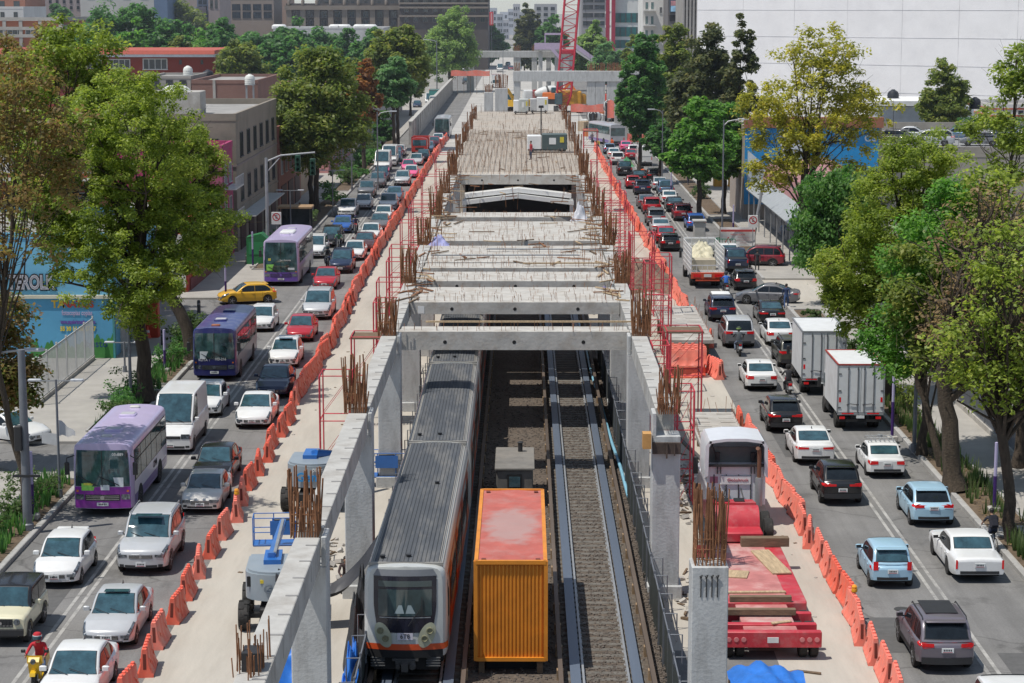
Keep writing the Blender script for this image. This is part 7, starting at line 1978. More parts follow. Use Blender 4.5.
tree('big leafy green tree by the left kerb, its crown over the mural wall', x, y, [(0,0,0),(-.1,0,2.4),(-.25,0,4.6),(-.1,0,8),(0,0,12)], .42,
     [(-.2,0,11.8,3.7,5.2,120),(-2.4,-.4,10.2,3.2,3.8,84),(2.2,.3,9.6,2.7,3.3,66),(.2,-1.2,15.4,2.8,2.7,50),(-.9,-1.5,6.6,2.6,2.0,44),(-4.3,0,9.0,1.8,2.2,34),(1.2,-1.3,6.8,1.9,1.8,28),(-3.2,.3,14.2,2.0,2.2,32),(-5.0,0,11.0,1.8,2.4,34),(-4.7,.2,13.6,1.6,1.9,24),(-.2,-.6,4.8,1.0,1.1,12)], 'fresh', per=150, size=.087, limbs=54, clump=(.38,.72), dens=1.35, hollow=.35)
x, y = gp(192, 362)
tree('leaning dark trunked tree behind the big leafy one on the left', x, y, [(0,0,0),(-.25,0,2.0),(-1.1,0,3.8),(-1.5,0,5.5),(-.6,.3,9),(.2,.3,12)], .40,
     [(-.1,.4,10.6,2.4,3.6,80),(.9,.2,8.6,1.8,2.2,42),(-1.2,0,12.6,1.8,1.9,34),(.4,-.3,12.4,1.4,1.4,22),(1.3,0,6.8,1.5,1.4,24)], 'fresh', per=145, size=.09, limbs=36, clump=(.38,.72), dens=1.3, hollow=.35)
x, y = gp(24, 525)
tree('thin tree with brownish sparse crown at the left edge', x, y, [(0,0,0),(.05,0,2.2),(-.4,.1,4.2),(-.9,.2,6.5),(-.4,.3,10),(.1,.3,14)], .15,
     [(-.6,.4,13.6,2.6,3.0,52),(1.4,.2,15.2,1.7,1.9,34),(-2.6,0,10.4,1.5,1.8,24),(.5,.4,17.4,1.5,1.5,18),(-1.4,.4,17.0,1.8,1.8,24)], 'brown', per=62, size=.105, clump=(.5,.9), limbs=34, bark=BARKL)
x, y = gp(-10, 470)
tree('low bushy tree with brown tips at the left edge beside the graffiti wall', x, y, [(0,0,0),(.1,0,2.2),(.3,0,4.5)], .22,
     [(.3,0,4.8,2.2,1.8,50),(1.3,.2,3.6,1.2,1.2,22),(-.8,0,6.6,1.9,1.8,36),(.9,.2,6.9,1.1,1.2,18)], leaf_mat('leaves_mixed', [(.03,.07,.015),(.11,.14,.03),(.23,.14,.07),(.15,.19,.045)]), per=100, size=.12, limbs=20, bark=BARKL)
x, y = X_at(78, 136), 136
tree('yellow green tree with dark forked limbs behind the mural building', x, y, [(0,0,0),(-.2,0,6),(-.6,0,9.5),(.2,0,13)], .35,
     [(-.4,0,15.4,3.8,3.4,84),(-3.2,0,13.0,2.4,2.8,44),(2.8,0,13.6,2.6,3.0,50),(.6,-.5,18.2,2.6,1.8,36),(-1.2,-.6,10.4,2.8,1.6,36)], 'fresh', per=85, size=.15, limbs=36)
x, y = X_at(20, 140), 140
tree('brown tipped tree behind the terracotta block at the left', x, y, [(0,0,0),(0,0,7),(.3,0,12)], .3,
     [(0,0,15.4,3.8,3.4,74),(-2.4,0,12.5,2.4,2.6,36),(2.4,0,17.2,2.6,2.0,36)], 'brown', per=80, size=.15, limbs=30)
def mid(label, px, pyb, pyt, w, leaf, lobes_extra=(), per=80, size=None, trunk=.28, squash=.40, group='trees along the left pavement', bark=BARK, z0=.14, n=70, lean=0, dens=1):
 x, y = gp(px, pyb); h = Z_at(pyt, y); rx = w/2*y/F; cz = h*(1-squash)
 lob = [(lean, 0, cz, rx*.78, h*squash*.92, n), (lean-rx*.45, -.2, cz-.08*h, rx*.55, h*squash*.6, n//2), (lean+rx*.45, -.2, cz-.06*h, rx*.55, h*squash*.6, n//2), (lean*.8, -rx*.35, cz-h*.15, rx*.6, h*squash*.45, n//3), (lean+rx*.15, 0, cz+h*squash*.55, rx*.4, h*squash*.4, n//4)]
 lob += list(lobes_extra)
 return tree(label, x, y, [(0,0,0),(lean*.2,0,h*.2),(lean*.5,0,h*.38),(lean,0,cz+h*.15)], trunk, lob, leaf, per=per, size=size or y*.00105, clump=(rx*.16, rx*.27), limbs=22, group=group, bark=bark, z0=z0, dens=dens)
mid('olive green round tree beyond the grey corner building on the left', 317, 214, 44, 106, 'olive', per=110, n=120, squash=.38)
mid('olive tree half hidden behind the round olive one on the left', 311, 206, 72, 50, 'olive', n=50)
mid('rust coloured tree standing left of the bluish one', 364, 176, 58, 36, 'rust', n=50, squash=.30)
mid('bluish green tree with dark trunks near the empty lane on the left', 394, 163, 57, 42, 'blue', n=56, squash=.23)
mid('dark olive tree rising behind the bluish one on the left', 398, 150, 25, 66, 'olive', n=90, squash=.25)
mid('small green tree by the kerb under the rust coloured one', 383, 152, 112, 22, 'deep', n=26)
mid('tall pale green feathery tree at the far end of the left side', 450, 92, 6, 56, 'pale', n=110, squash=.46, size=.34, trunk=.5)
mid('dark round tree just right of the tall pale feathery one', 489, 66, 25, 38, 'deep', n=60, squash=.5, size=.6)
for i, (px, pt, w, lf, lab) in enumerate(((113,12,64,'deep','largest dark green tree behind the orange brick block'),(150,6,52,'deep','dark pointed tree beside the largest dark one'),(178,28,46,'deep','dark green tree in front of the blue strip building'),(207,36,40,'bright','brighter green tree left of the olive round crown'),(226,22,34,'deep','dark tree behind the red roofed school'),
      (262,40,44,'deep','dark green tree at the left of the hedge before the stone palace'),(292,30,44,'deep','tallest dark tree of the hedge before the stone palace'),(322,36,40,'deep','dark tree in the middle of the hedge before the stone palace'),(348,40,36,'deep','dark tree near the right end of the hedge before the stone palace'),(374,38,30,'deep','dark tree at the right end of the hedge before the stone palace'),(195,12,40,'olive','small pale tree high on the skyline beside the white block'),(70,14,30,'deep','small dark tree on the skyline behind the orange brick block'))):
 Y = 430 if px < 240 else 470
 if i in (10, 11): Y = 620
 far_tree(lab, px, 0, pt-(11 if Y > 450 else 7), w*1.35, lf, Y=Y, group='dark trees in the far left background', n=100, per=75)
far_tree('round olive green crown in front of the dark hedge on the left', 246, 0, 31, 58, 'olive', Y=345, n=90, per=80)
far_tree('tall dark conical tree right of the distant hazy street', 524, 0, 0, 20, 'dark', Y=640, n=70, squash=.48)
far_tree('second tall dark conical tree beside the distant street', 532, 0, 4, 18, 'dark', Y=660, n=60, squash=.48)
far_tree('round green tree behind the red crane mast on its left', 548, 0, 14, 34, 'deep', Y=640, n=60)
far_tree('pale green tree behind the red crane mast on its right', 590, 0, 20, 36, 'pale', Y=520, n=70)
far_tree('low green tree in front of the red columned office', 606, 0, 42, 36, 'blue', Y=500, n=50)
far_tree('small grey green tree beside the white tower', 632, 0, 26, 26, 'olive', Y=430, n=40)
for i, (px, pt, w, lf) in enumerate(((100,34,44,'deep'),(132,30,46,'bright'),(160,34,40,'deep'),(190,40,36,'olive'),(222,40,34,'deep'),(258,52,36,'deep'),(300,46,40,'deep'),(336,50,38,'deep'),(362,52,30,'deep'),(280,36,36,'deep'),(412,40,30,'olive'))):
 far_tree('lower %s tree in the green band %s' % ('olive' if lf == 'olive' else 'bright' if lf == 'bright' else 'dark', ('under the largest dark tree','below the orange brick block corner','left of the slate block','before the white block','just left of the round olive crown','behind the round olive crown','above the white gable roof','right of the white gable roof','behind the rust tree','under the palace pilasters','left of the tall pale feathery tree')[i]), px, 0, pt-8, w*1.25, lf, Y=385 if px < 240 else 400, group='lower trees of the far left band', n=70, per=70)
GR_ = 'trees along the right pavement'
mid('dark green tree at the far end of the right row', 640, 172, 32, 50, 'deep', n=90, per=90, group=GR_, squash=.40)
mid('olive dark tree behind the far end of the right row', 672, 160, 18, 50, 'olive', n=80, group=GR_)
mid('tall dark brownish tree in the right row', 702, 190, 24, 74, 'dark', n=120, per=95, group=GR_, squash=.42)
mid('tall sparse dark tree with airy top against the white wall', 738, 205, 12, 44, 'dark', n=56, per=70, group=GR_, squash=.44)
mid('small dark bush-like tree low in the right row', 660, 184, 121, 38, 'deep', n=40, group=GR_, squash=.26)
mid('bright green rounded tree in the right row', 699, 222, 102, 66, 'bright', n=100, per=100, group=GR_, squash=.34)
mid('second bright green tree with a double trunk in the right row', 724, 216, 104, 56, 'bright', n=80, per=90, group=GR_, squash=.34)
x, y = gp(803, 268)
tree('tall yellow green tree with thin forked stems before the blue signboard wall', x, y, [(0,0,0),(.0,0,3.0),(-.2,0,6.0),(.1,0,10)], .30,
     [(.8,0,13.6,4.6,4.2,96),(-2.6,0,11.2,3.0,3.6,70),(4.4,.4,12.2,2.6,3.4,54),(1.0,-.8,17.0,3.2,2.2,46),(-3.0,.2,7.6,2.0,1.8,30),(3.6,0,7.4,2.2,1.2,22),(0,-.8,9.6,2.4,2.2,34)], 'yellow', per=60, size=.15, clump=(.5,1.0), limbs=40, hollow=.35)
x, y = gp(828, 305)
tree('weeping willow-like tree hanging over the right kerb by the box trucks', x, y, [(0,0,0),(0,0,3),(.2,0,6)], .45,
     [(.2,0,6.8,2.7,2.6,80),(-1.2,-.4,5.2,1.6,2.3,50),(1.6,-.2,5.4,1.8,2.2,44),(.4,-.5,8.4,2.0,1.4,34)], leaf_mat('leaves_willow', [(.02,.065,.016),(.07,.165,.04),(.125,.245,.06),(.2,.31,.09)]), per=130, size=.15, droop=.55, limbs=26)
x, y = gp(886, 402)
tree('big green tree hanging over the white box trucks', x, y, [(0,0,0),(.15,0,3),(.3,0,5.5),(.6,0,8.5),(.8,0,11)], .40,
     [(.4,0,10.2,3.0,3.6,100),(-1.5,-.5,7.6,2.4,2.6,70),(2.0,0,8.6,2.6,3.2,70),(-.6,.2,5.2,2.4,1.9,60),(1.5,-.4,12.8,2.4,1.8,40),(-2.4,-.2,5.6,1.2,1.3,22)], 'fresh', per=150, size=.087, limbs=50, clump=(.38,.72), dens=1.3, hollow=.35)
x, y = gp(921, 458)
tree('slender double trunked tree with fresh green leaves on the right', x, y, [(0,0,0),(.1,0,2.5),(-.3,0,4.5),(.3,0,8)], .22,
     [(.4,0,8.6,2.3,3.0,76),(-1.0,0,5.6,1.7,1.6,40),(1.5,.2,6.6,2.0,2.4,56),(1.0,0,11.6,1.3,1.8,24),(2.4,-.4,5.2,1.6,1.3,30)], 'bright', per=100, size=.12, limbs=26)
x, y = gp(943, 470)
tree('leaning tan barked tree beside the thick dark trunk on the right', x, y, [(0,0,0),(-.7,.2,2.2),(-1.3,.4,4.4),(-1.2,.4,7.0)], .20,
     [(-1.2,.4,8.2,1.8,2.0,40),(-.6,.2,6.0,1.3,1.2,22)], 'olive', per=90, size=.12, limbs=20, bark=BARKL)
x, y = gp(954, 494)
tree('thick dark trunk with tan patch and sparse brown crown on the right', x, y, [(0,0,0),(-.25,0,2.4),(-.6,0,5.2),(.4,0,8.2),(1.4,0,10.5)], .43,
     [(1.6,0,10.2,3.0,2.8,60),(2.6,-.5,6.8,2.3,2.3,46),(.2,-.2,7.2,2.0,1.8,36),(3.4,0,9.2,1.9,2.6,34)], 'dry', per=30, size=.10, clump=(.5,1.0), limbs=90, bare=70, bark=BARKL)
x, y = gp(1011, 545)
tree('slim dark trunk crossing the right edge with drooping branches', x, y, [(0,0,0),(-.35,0,3.2),(-.9,0,6.2),(-.2,0,9)], .26,
     [(.1,0,9.2,2.2,2.0,40),(-1.4,-.2,6.4,1.5,1.1,20),(1.2,0,6.6,1.6,1.6,28),(-.8,0,11.4,1.7,1.3,22),(-2.0,-.2,7.8,1.7,1.5,30)], 'fresh', per=52, size=.11, limbs=40, bare=24)
x, y = gp(1018, 470)
tree('leafy tree with yellowing crown at the upper right edge', x, y, [(0,0,0),(0,0,4),(-.4,0,8)], .25,
     [(-.6,0,10.2,2.5,3.2,60),(.8,0,8.2,1.9,2.2,40),(-1.9,.3,11.8,1.5,2.0,30)], 'fresh', per=85, size=.125, limbs=34)
x, y = gp(985, 300)
tree('thin tree with a small tuft of leaves before the big white wall', x+1.5, y, [(0,0,0),(-.2,0,6),(.1,0,12),(.1,0,17)], .16,
     [(.2,0,16.6,1.3,1.9,24),(.9,0,14.6,1.2,1.1,12),(-.6,0,12.2,2.6,2.0,34),(1.4,0,10.0,2.6,2.0,34)], 'fresh', per=70, size=.17, limbs=34)
far_tree('round tree growing on a roof terrace before the big white wall', 937, 0, 58, 54, 'olive', Y=262, n=80, per=75, z0=3, size=.24)
def hedge(label, x0, x1, y, z, h, d, mat):
 C = []; R_ = []
 n = int((x1-x0)*2.2)
 for i in range(n):
  for k in range(3): C.append((lerp(x0, x1, (i+rnd.random())/n), y+rnd.uniform(-d,d), z+h*(k+.5)/3+rnd.uniform(-.1,.1))); R_.append(.5)
 V, m = leaves(C, R_, 45, .13, seed=5)
 o = leaf_obj('hedge', V, m, mat, None); return tag(o, label, 'hedge')
hedge('dark clipped hedge at the right behind the parked cars', X_at(950, 240), X_at(1040, 240)+4, 240, Z_at(137, 240), 2.4, .5, LM['deep'])
SHL = {'l': 'bushy green shrub in the planting bed along the left kerb', 'r': 'dry bushy shrub in the planting bed along the right kerb'}
def shrub(x, y, s, leaf, side):
 C = [(rnd.gauss(0,.35)*s, rnd.gauss(0,.45)*s, rnd.uniform(.2,.9)*s) for _ in range(16)]
 t = thing('shrub', SHL[side], 'shrub', (x, y, .2), 0, 'shrubs in the planting beds, %s side' % ('left' if side == 'l' else 'right'))
 q = MB()
 for c in C: q.tube([(0,0,-.05), (c[0]*.4,c[1]*.4,c[2]*.6), c], [.025,.018,.006], 4)
 q.build('stems', BARK, t)
 V, m = leaves(C, [.28*s]*16, 42, .075*max(1, y/110), seed=int(y*7)); leaf_obj('foliage', V, m, LM[leaf], t)
for i in range(20):
 yy = rnd.choice((rnd.uniform(62, 90), rnd.uniform(62, 90), rnd.uniform(102, 112), rnd.uniform(116, 135)))
 shrub(rnd.uniform(-21.2, -20.0), yy, rnd.uniform(.8, 1.5), rnd.choice(('hedge','deep','hedge')), 'l')
for i in range(14): shrub(rnd.uniform(-21.3,-20.1), rnd.uniform(166, 300), rnd.uniform(1.4, 2.4), rnd.choice(('hedge','deep')), 'l')
for i in range(12): shrub(rnd.uniform(19.2,20.5), rnd.choice((rnd.uniform(96,125), rnd.uniform(130,143), rnd.uniform(174,300))), rnd.uniform(.8,1.6), rnd.choice(('hedge','olive')), 'r')
def swords(label, x0, x1, y0, y1, n, h, mat):
 V = []
 for i in range(n):
  cx, cy = rnd.uniform(x0, x1), rnd.uniform(y0, y1)
  for k in range(7):
   a = rnd.uniform(0, 2*PI); l = h*rnd.uniform(.6, 1.25); lean = rnd.uniform(.05,.35)
   dx, dy = math.cos(a), math.sin(a); w_ = .035
   bx, by = cx+dx*.06, cy+dy*.06; tx, ty = bx+dx*l*lean, by+dy*l*lean
   V += [(bx-dy*w_, by+dx*w_, .18), (bx+dy*w_, by-dx*w_, .18), (lerp(bx,tx,.7)+dy*w_*.8, lerp(by,ty,.7)-dx*w_*.8, .18+l*.7), (tx, ty, .18+l)]
 V = np.array(V); o = leaf_obj('ground_cover', V, len(V)//4, mat, None, 'stuff'); return tag(o, label, 'plants')
swords('upright sword-leaved plants filling the right planting bed', 19.0, 20.5, 70, 80, 150, .8, LM['hedge'])
swords('sword-leaved plants in the bed beside the near box truck', 19.0, 20.5, 83, 125, 260, .65, LM['hedge'])
swords('low leafy ground cover in the near left planting bed', -21.2, -19.9, 60, 90.4, 420, .55, LM['deep'])
swords('low leafy ground cover in the farther left planting bed', -21.2, -19.9, 101, 136, 300, .5, LM['deep'])
def litter(label, x0, x1, y0, y1, n, mat):
 C = np.array([(rnd.uniform(x0,x1), rnd.uniform(y0,y1), .24) for _ in range(n)])
 V, m = leaves(C, [.05]*n, 1, .06, up=2.5, seed=9); o = leaf_obj('fallen_leaves', V, m, mat, None, 'stuff'); tag(o, label, 'leaves')
litter('dry fallen leaves on the soil of the right planting bed', 18.95, 20.5, 66, 125, 1600, LM['dry'])
PANE = M('window_pane_dark', (.03,.04,.05), .08, var=.5, scale=.8, spec=.9)
PANET = M('window_pane_teal', (.02,.13,.13), .08, var=.5, scale=.3, spec=.9)
FRAMEW = M('window_frame_white', (.55,.55,.53), .6)
FRAMED = M('window_frame_dark', (.06,.06,.06), .6)
def wallmat(name, c, stain=(.2,.18,.16), amt=.5, var=.10): return M('wall_'+name, c, .9, var=var, scale=.25, stain=stain, stain_amt=amt, stain_scale=.18, bump=.1, bscale=3)
def windows(t, face, pos, a0, a1, n, rows, frac=.6, frame=FRAMEW, pane=PANE, proud=.06, mull=1, name='window'):
 for z0, z1 in rows:
  for i in range(n):
   c = lerp(a0, a1, (i+.5)/n); w = (a1-a0)/n*frac/2
   def bx(q, u0, u1, za, zb, d0, d1, mi=0):
    if face == 'S': q.box(u0, u1, pos-d1, pos-d0, za, zb, mi)
    elif face == 'E': q.box(pos+d0, pos+d1, u0, u1, za, zb, mi)
    else: q.box(pos-d1, pos-d0, u0, u1, za, zb, mi)
   q = MB(); f = max(.06, w*.08)
   bx(q, c-w, c-w+f, z0, z1, .002, proud); bx(q, c+w-f, c+w, z0, z1, .002, proud); bx(q, c-w+f+.001, c+w-f-.001, z1-f, z1, .002, proud); bx(q, c-w-.06, c+w+.06, z0-f, z0-.001, .002, proud+.08)
   for k in range(1, mull+1):
    xm = lerp(c-w, c+w, k/(mull+1)); bx(q, xm-f*.35, xm+f*.35, z0, z1-f-.001, .012, proud*.8)
   o = q.build(name, frame, t)
   q = MB(); bx(q, c-w+f+.001, c+w-f-.001, z0, z1-f-.002, .001, .010); q.build('pane', pane, o)
def building(label, x0, x1, y0, y1, h, wall, cat='building', name='building', z0=0, parapet=.5, roofm=None, group=None, band=None):
 t = thing(name, label, cat, (0, 0, 0), 0, group)
 q = MB(); q.box(x0, x1, y0, y1, z0, h); q.build('wall', wall, t)
 if parapet:
  q = MB(); w = .22
  q.box(x0-.04, x1+.04, y0-.04, y0+w, h+.002, h+parapet); q.box(x0-.04, x1+.04, y1-w, y1+.04, h+.002, h+parapet)
  q.box(x0-.04, x0+w, y0+w+.002, y1-w-.002, h+.002, h+parapet); q.box(x1-w, x1+.04, y0+w+.002, y1-w-.002, h+.002, h+parapet)
  q.build('parapet', wall, t)
 q = MB(); m = .3
 q.box(x0+m, x1-m, y0+m, y1-m, h+.003, h+.06); q.build('roof', roofm or M('roof_grey', (.30,.29,.275), .95, var=.25, scale=.5, stain=(.16,.15,.14), stain_amt=.6), t)
 if band:
  for za, zb, m_ in band:
   q = MB(); q.box(x0-.07, x1+.07, y0-.07, y1+.07, za, zb); q.build('cornice', m_, t)
 return t
def tank(label, x, y, z, mat, r=.65, h=1.5, stand=0):
 t = thing('water_tank', label, 'water tank', (x, y, z))
 q = MB(); q.lathe([(r,stand),(r*1.02,stand+h*.3),(r,stand+h*.7),(r*.8,stand+h*.88),(r*.35,stand+h),(r*.3,stand+h*1.05),(.02,stand+h*1.06)], 18)
 for k in range(3): q.lathe([(r*1.03,stand+h*(.15+.2*k)),(r*1.05,stand+h*(.18+.2*k)),(r*1.03,stand+h*(.21+.2*k))], 18)
 q.build('tank', mat, t)
 if stand:
  q = MB()
  for a in (-1,1):
   for b in (-1,1): q.box(a*r*.7-.05,a*r*.7+.05,b*r*.7-.05,b*r*.7+.05,0,stand)
  q.box(-r,r,-r,r,stand-.06,stand-.001); q.build('stand', STEEL, t)
TWHT = M('tank_white', (.66,.66,.62), .5); TBLK = M('tank_black', (.02,.022,.028), .5)
BLUE = wallmat('mural_blue', (.10,.33,.52), (.06,.22,.40), .5); BLUEL = wallmat('mural_light', (.16,.42,.60), (.10,.30,.48), .4)
t = building('long sky blue painted building with graffiti and a painted shop mural', -52, -24.4, 123, 139, 7.3, BLUEL, parapet=.35)
q = MB(); q.box(-52, -24.42, 122.93, 122.995, 0, 3.72); q.build('lower_wall', BLUE, t)
q = MB(); q.box(-52.05, -24.36, 122.78, 123.0, 3.74, 3.94); q.build('ledge', M('ledge_cream', (.55,.53,.42), .8), t)
q = MB(); pts = [(-24.44, 0), (-29.4, 0)] + [(lerp(-29.4, -24.44, k/60), (.95 if k < 45 else 1.35)+.18*math.sin(k*.55)+.12*math.sin(k*1.7)+rnd.uniform(-.06,.06)) for k in range(61)]; q.prism(pts, 122.90, 122.925, axis='Y')
q.build('painted_bush', wallmat('mural_green', (.05,.20,.05), (.10,.33,.08), .8), t)
q = MB(); q.box(-24.42, -24.30, 122.85, 123.15, 0, 7.35); q.build('corner_pier', wallmat('pier_teal', (.05,.24,.25)), t)
def mural(body, size, c, px, py, w=None, nm='mural_lettering', dy=0, extr=.006, off=.0, sx=1):
 x, _, z = at(px, py, 122.9); m = M('mural_ink_%02x%02x%02x' % tuple(int(255*v) for v in c), c, .8, var=.2, scale=3)
 return text_mb(body, size, m, nm, t, (x, 122.90+dy, z), (PI/2,0,0), extr, off, sx)
mural('TA', .62, (.62,.42,.05), 58, 304.5, off=.02); mural('NATOS', .56, (.48,.07,.04), 78, 304.5, off=.02)
mural('fotocopias copias', .42, (.42,.36,.52), 77, 313, sx=.62, off=.008)
mural('www.papeleriamaria.com.mx', .34, (.12,.06,.30), 78, 322, sx=.52, off=.014); mural('55 30 11 06 17 07', .36, (.60,.48,.05), 78, 329, sx=.80, off=.016)
mural('busto', .60, (.02,.06,.18), 96.5, 344, off=.006)
g = mural('TEROLK', 1.15, (.012,.012,.018), 31, 283, off=.12, sx=.66, nm='graffiti_outline'); g2 = mural('TEROLK', 1.15, (.42,.42,.46), 31, 283, dy=-.012, off=.045, sx=.66, nm='graffiti_fill')
g3 = mural('TEROLK', 1.15, (.10,.10,.12), 31, 283, dy=-.02, off=-.045, sx=.66, nm='graffiti_shade')
q = MB()
for k in range(4):
 q.box(-24.40, -24.33, 125.0+k*3.4, 127.6+k*3.4, .15, 3.3)
 for j in range(9): q.box(-24.33, -24.31, 125.02+k*3.4, 127.58+k*3.4, .3+j*.33, .34+j*.33)
q.build('roller_shutter', M('shutter_white', (.52,.52,.50), .6, var=.1), t)
q = MB(); q.box(-24.40, -22.9, 124.6, 138.6, 3.45, 3.55); q.build('awning', M('awning_grey', (.42,.42,.41), .7), t)
t = building('low terracotta block with white arches behind the mural wall', -40, -28.6, 140.5, 141.5+6, 8.9, wallmat('terracotta', (.40,.12,.06)), parapet=.3)
windows(t, 'S', 140.5, -39.5, -29, 5, [(7.4,8.5)], .7, frame=FRAMEW)
tank('white satellite-like round water tank behind the terracotta block', -31.5, 143, 9.2, TWHT, .8, 1.2)
t = thing('railing_fence', 'white steel bar fence enclosing the yard before the mural', 'fence', (-25.55, 108, .14))
for k in range(6):
 q = MB()
 for i in range(10): yy = k*2.42+i*.242; q.box(-.018,.018,yy-.014,yy+.014,.25,2.45)
 q.box(-.025,.025,k*2.42,k*2.42+2.42,2.40,2.47); q.box(-.02,.02,k*2.42,k*2.42+2.42,.22,.27); q.build('panel', M('fence_white', (.44,.44,.43), .6), t)
for k in range(7):
 q = MB(); q.box(-.05,.05,k*2.42-.05,k*2.42+.05,-.02,2.6); q.build('post', M('fence_white', None), t)
q = MB(); q.box(-.10,.10,0,14.5,-.02,.22); q.build('base_wall', CONCD, t)
t = thing('gate_shelter', 'pinkish white lit hoarding behind the fence at the left edge', 'hoarding', (-29.5, 103, .14))
q = MB(); q.box(-2.5,2.5,-.05,.05,.6,3.4); q.build('board', M('hoarding_pink', (.72,.62,.64), .6, var=.2, scale=.8), t)
for s in (-1,1):
 q = MB(); q.box(s*2.4-.06,s*2.4+.06,-.12,-.05,0,3.4); q.build('post', PIPE, t)
x, y = gp(152.5, 339); t = thing('kiosk', 'narrow red kiosk standing beside the dark leaning trunk on the left', 'kiosk', (x, y, .14))
q = MB(); q.bbox(-.45,.45,-.4,.4,0,2.25,.03); q.build('cabin', M('kiosk_red', (.48,.05,.025), .5), t)
q = MB(); q.box(-.52,.52,-.5,.48,2.252,2.36); q.build('roof', M('kiosk_roof', (.25,.04,.03), .6), t)
q = MB(); q.box(-.32,.32,-.415,-.40,1.1,1.9); q.build('hatch', M('kiosk_hatch', (.6,.2,.05), .5), t)
x, y = gp(148, 340); t = thing('traffic_cone', 'orange traffic cone beside the red kiosk', 'cone', (x, y, .14))
q = MB(); q.lathe([(.20,.03),(.13,.3),(.04,.75),(.02,.76)], 14); q.box(-.24,.24,-.24,.24,0,.03); q.build('cone', ORANGE, t)
q = MB(); q.lathe([(.135,.34),(.10,.50)], 14); q.build('band', WHITE, t)
MAG = wallmat('magenta', (.36,.02,.12)); MAR = wallmat('maroon', (.18,.05,.045))
t = building('small corner shop in red, white and yellow on the left pavement', -34, -24.6, 152, 169.5, 5.1, wallmat('shop_red', (.40,.05,.03)), parapet=.4)
q = MB(); q.box(-24.6,-24.5,153,169,.1,1.0); q.build('plinth', MAR, t)
for k in range(3):
 q = MB(); y_ = 154+k*5.2; q.box(-24.6,-24.46,y_,y_+3.2,1.05,3.3); f_ = q.build('window_frame', M('shop_yellow', (.55,.28,.02), .6), t)
 q = MB(); q.box(-24.46,-24.44,y_+.5,y_+2.7,1.3,3.1); q.build('pane', PANE, f_)
q = MB(); q.box(-24.6,-24.42,153,169,3.5,4.9); q.build('sign_board', M('shop_sign', (.55,.58,.62), .6), t)
q = MB(); q.box(-33.9,-24.7,151.9,151.99,.5,4.4); q.build('side_panel', M('shop_white', (.60,.60,.58), .7), t)
text_mb('TACOS', .9, M('mural_ink_blue', (.05,.1,.3), .8), 'lettering', t, (-24.40, 161, 4.2), (PI/2,0,PI/2))
t = building('narrow magenta fronted house with white balconies on the left', -34, -24.5, 170.2, 176.5, 9.2, MAG, parapet=.5)
windows(t, 'E', -24.5, 170.6, 176.2, 2, [(3.6,5.2),(6.4,8.0)], .5)
for zz in (3.3, 6.1):
 q = MB(); q.box(-24.5,-23.5,171,176,zz-.12,zz);
 for k in range(14): q.box(-23.54,-23.50,171+k*.385,171.03+k*.385,zz,zz+.85)
 q.box(-23.55,-23.49,171,176,zz+.85,zz+.9); q.build('balcony', FRAMEW, t)
q = MB(); q.box(-24.5,-24.44,172,174.5,.1,2.6); q.build('door', M('door_dark', (.05,.02,.02), .6), t)
GREYB = wallmat('grey_plaster', (.26,.225,.18), (.12,.11,.095), .7)
t = building('grey plastered three storey corner house with a water tank on its roof', -36, -24.3, 177.4, 207, 11.3, GREYB, parapet=.6, band=[(3.6,3.8,GREYB),(7.4,7.55,wallmat('grey_band', (.24,.2,.19)))])
windows(t, 'E', -24.3, 178.5, 206, 6, [(4.3,6.3),(8.1,10.2)], .42, frame=FRAMED)
windows(t, 'S', 177.4, -35.5, -24.6, 3, [(4.4,6.2),(8.0,9.8)], .35, frame=FRAMED)
for k in range(5):
 q = MB(); q.box(-24.3,-24.22,179+k*5.6,182.4+k*5.6,.1,2.9); q.build('shopfront', M('door_dark', None), t)
q = MB(); q.box(-24.3,-22.8,178,200,3.1,3.2); q.build('canopy', M('awning_grey', None), t)
t = thing('roof_hut', 'concrete roof hut with a white dome on the grey corner house', 'roof hut', (-31, 188, 11.3))
q = MB(); q.bbox(-2.4,2.4,-1.5,1.5,0,2.1,.05); q.build('hut', CONCD, t)
q = MB(); q.lathe([(1.3,2.1),(1.2,2.3),(.8,2.55),(.02,2.65)], 20); q.build('dome', TWHT, t)
t = building('pink brick two storey house next to the grey corner house', -36, -24.2, 207.6, 228, 8.6, wallmat('pink_brick', (.30,.13,.10)), parapet=.5)
windows(t, 'E', -24.2, 208, 227.6, 5, [(4.2,6.8)], .4);
q = MB()
for k in range(3): q.box(-24.2,-24.12,209+k*6.3,213.5+k*6.3,.1,3.0)
q.build('shopfront', M('door_dark', None), t)
tank('white water tank on the pink brick house', -27, 212, 9.1, TWHT, .7, 1.4)
t = building('beige house with brown tiled eave, third from the grey corner house', -36, -24.4, 228.6, 246, 7.6, wallmat('beige', (.42,.34,.24)), parapet=.3, band=[(7.0,7.25,wallmat('eave_brown', (.35,.2,.1)))])
windows(t, 'E', -24.4, 229, 245.6, 4, [(3.8,6.0)], .4)
PINK = wallmat('rose', (.52,.24,.24))
t = building('rose painted building behind the dark trunks on the left', -36, -24.3, 262, 300, 9.8, PINK, parapet=.5)
windows(t, 'E', -24.3, 263, 299, 8, [(.8,3.0),(4.4,7.4)], .45); windows(t, 'S', 262, -35, -25, 3, [(.8,3.2),(4.4,7.4)], .5)
t = building('low grey building at the far end of the left pavement', -40, -24, 305, 420, 7.5, wallmat('far_grey', (.36,.35,.33)), parapet=.5)
windows(t, 'E', -24, 308, 416, 18, [(1,3),(4.2,6.2)], .5)
BRK = wallmat('mauve_brick', (.24,.135,.11), (.17,.1,.09), .5)
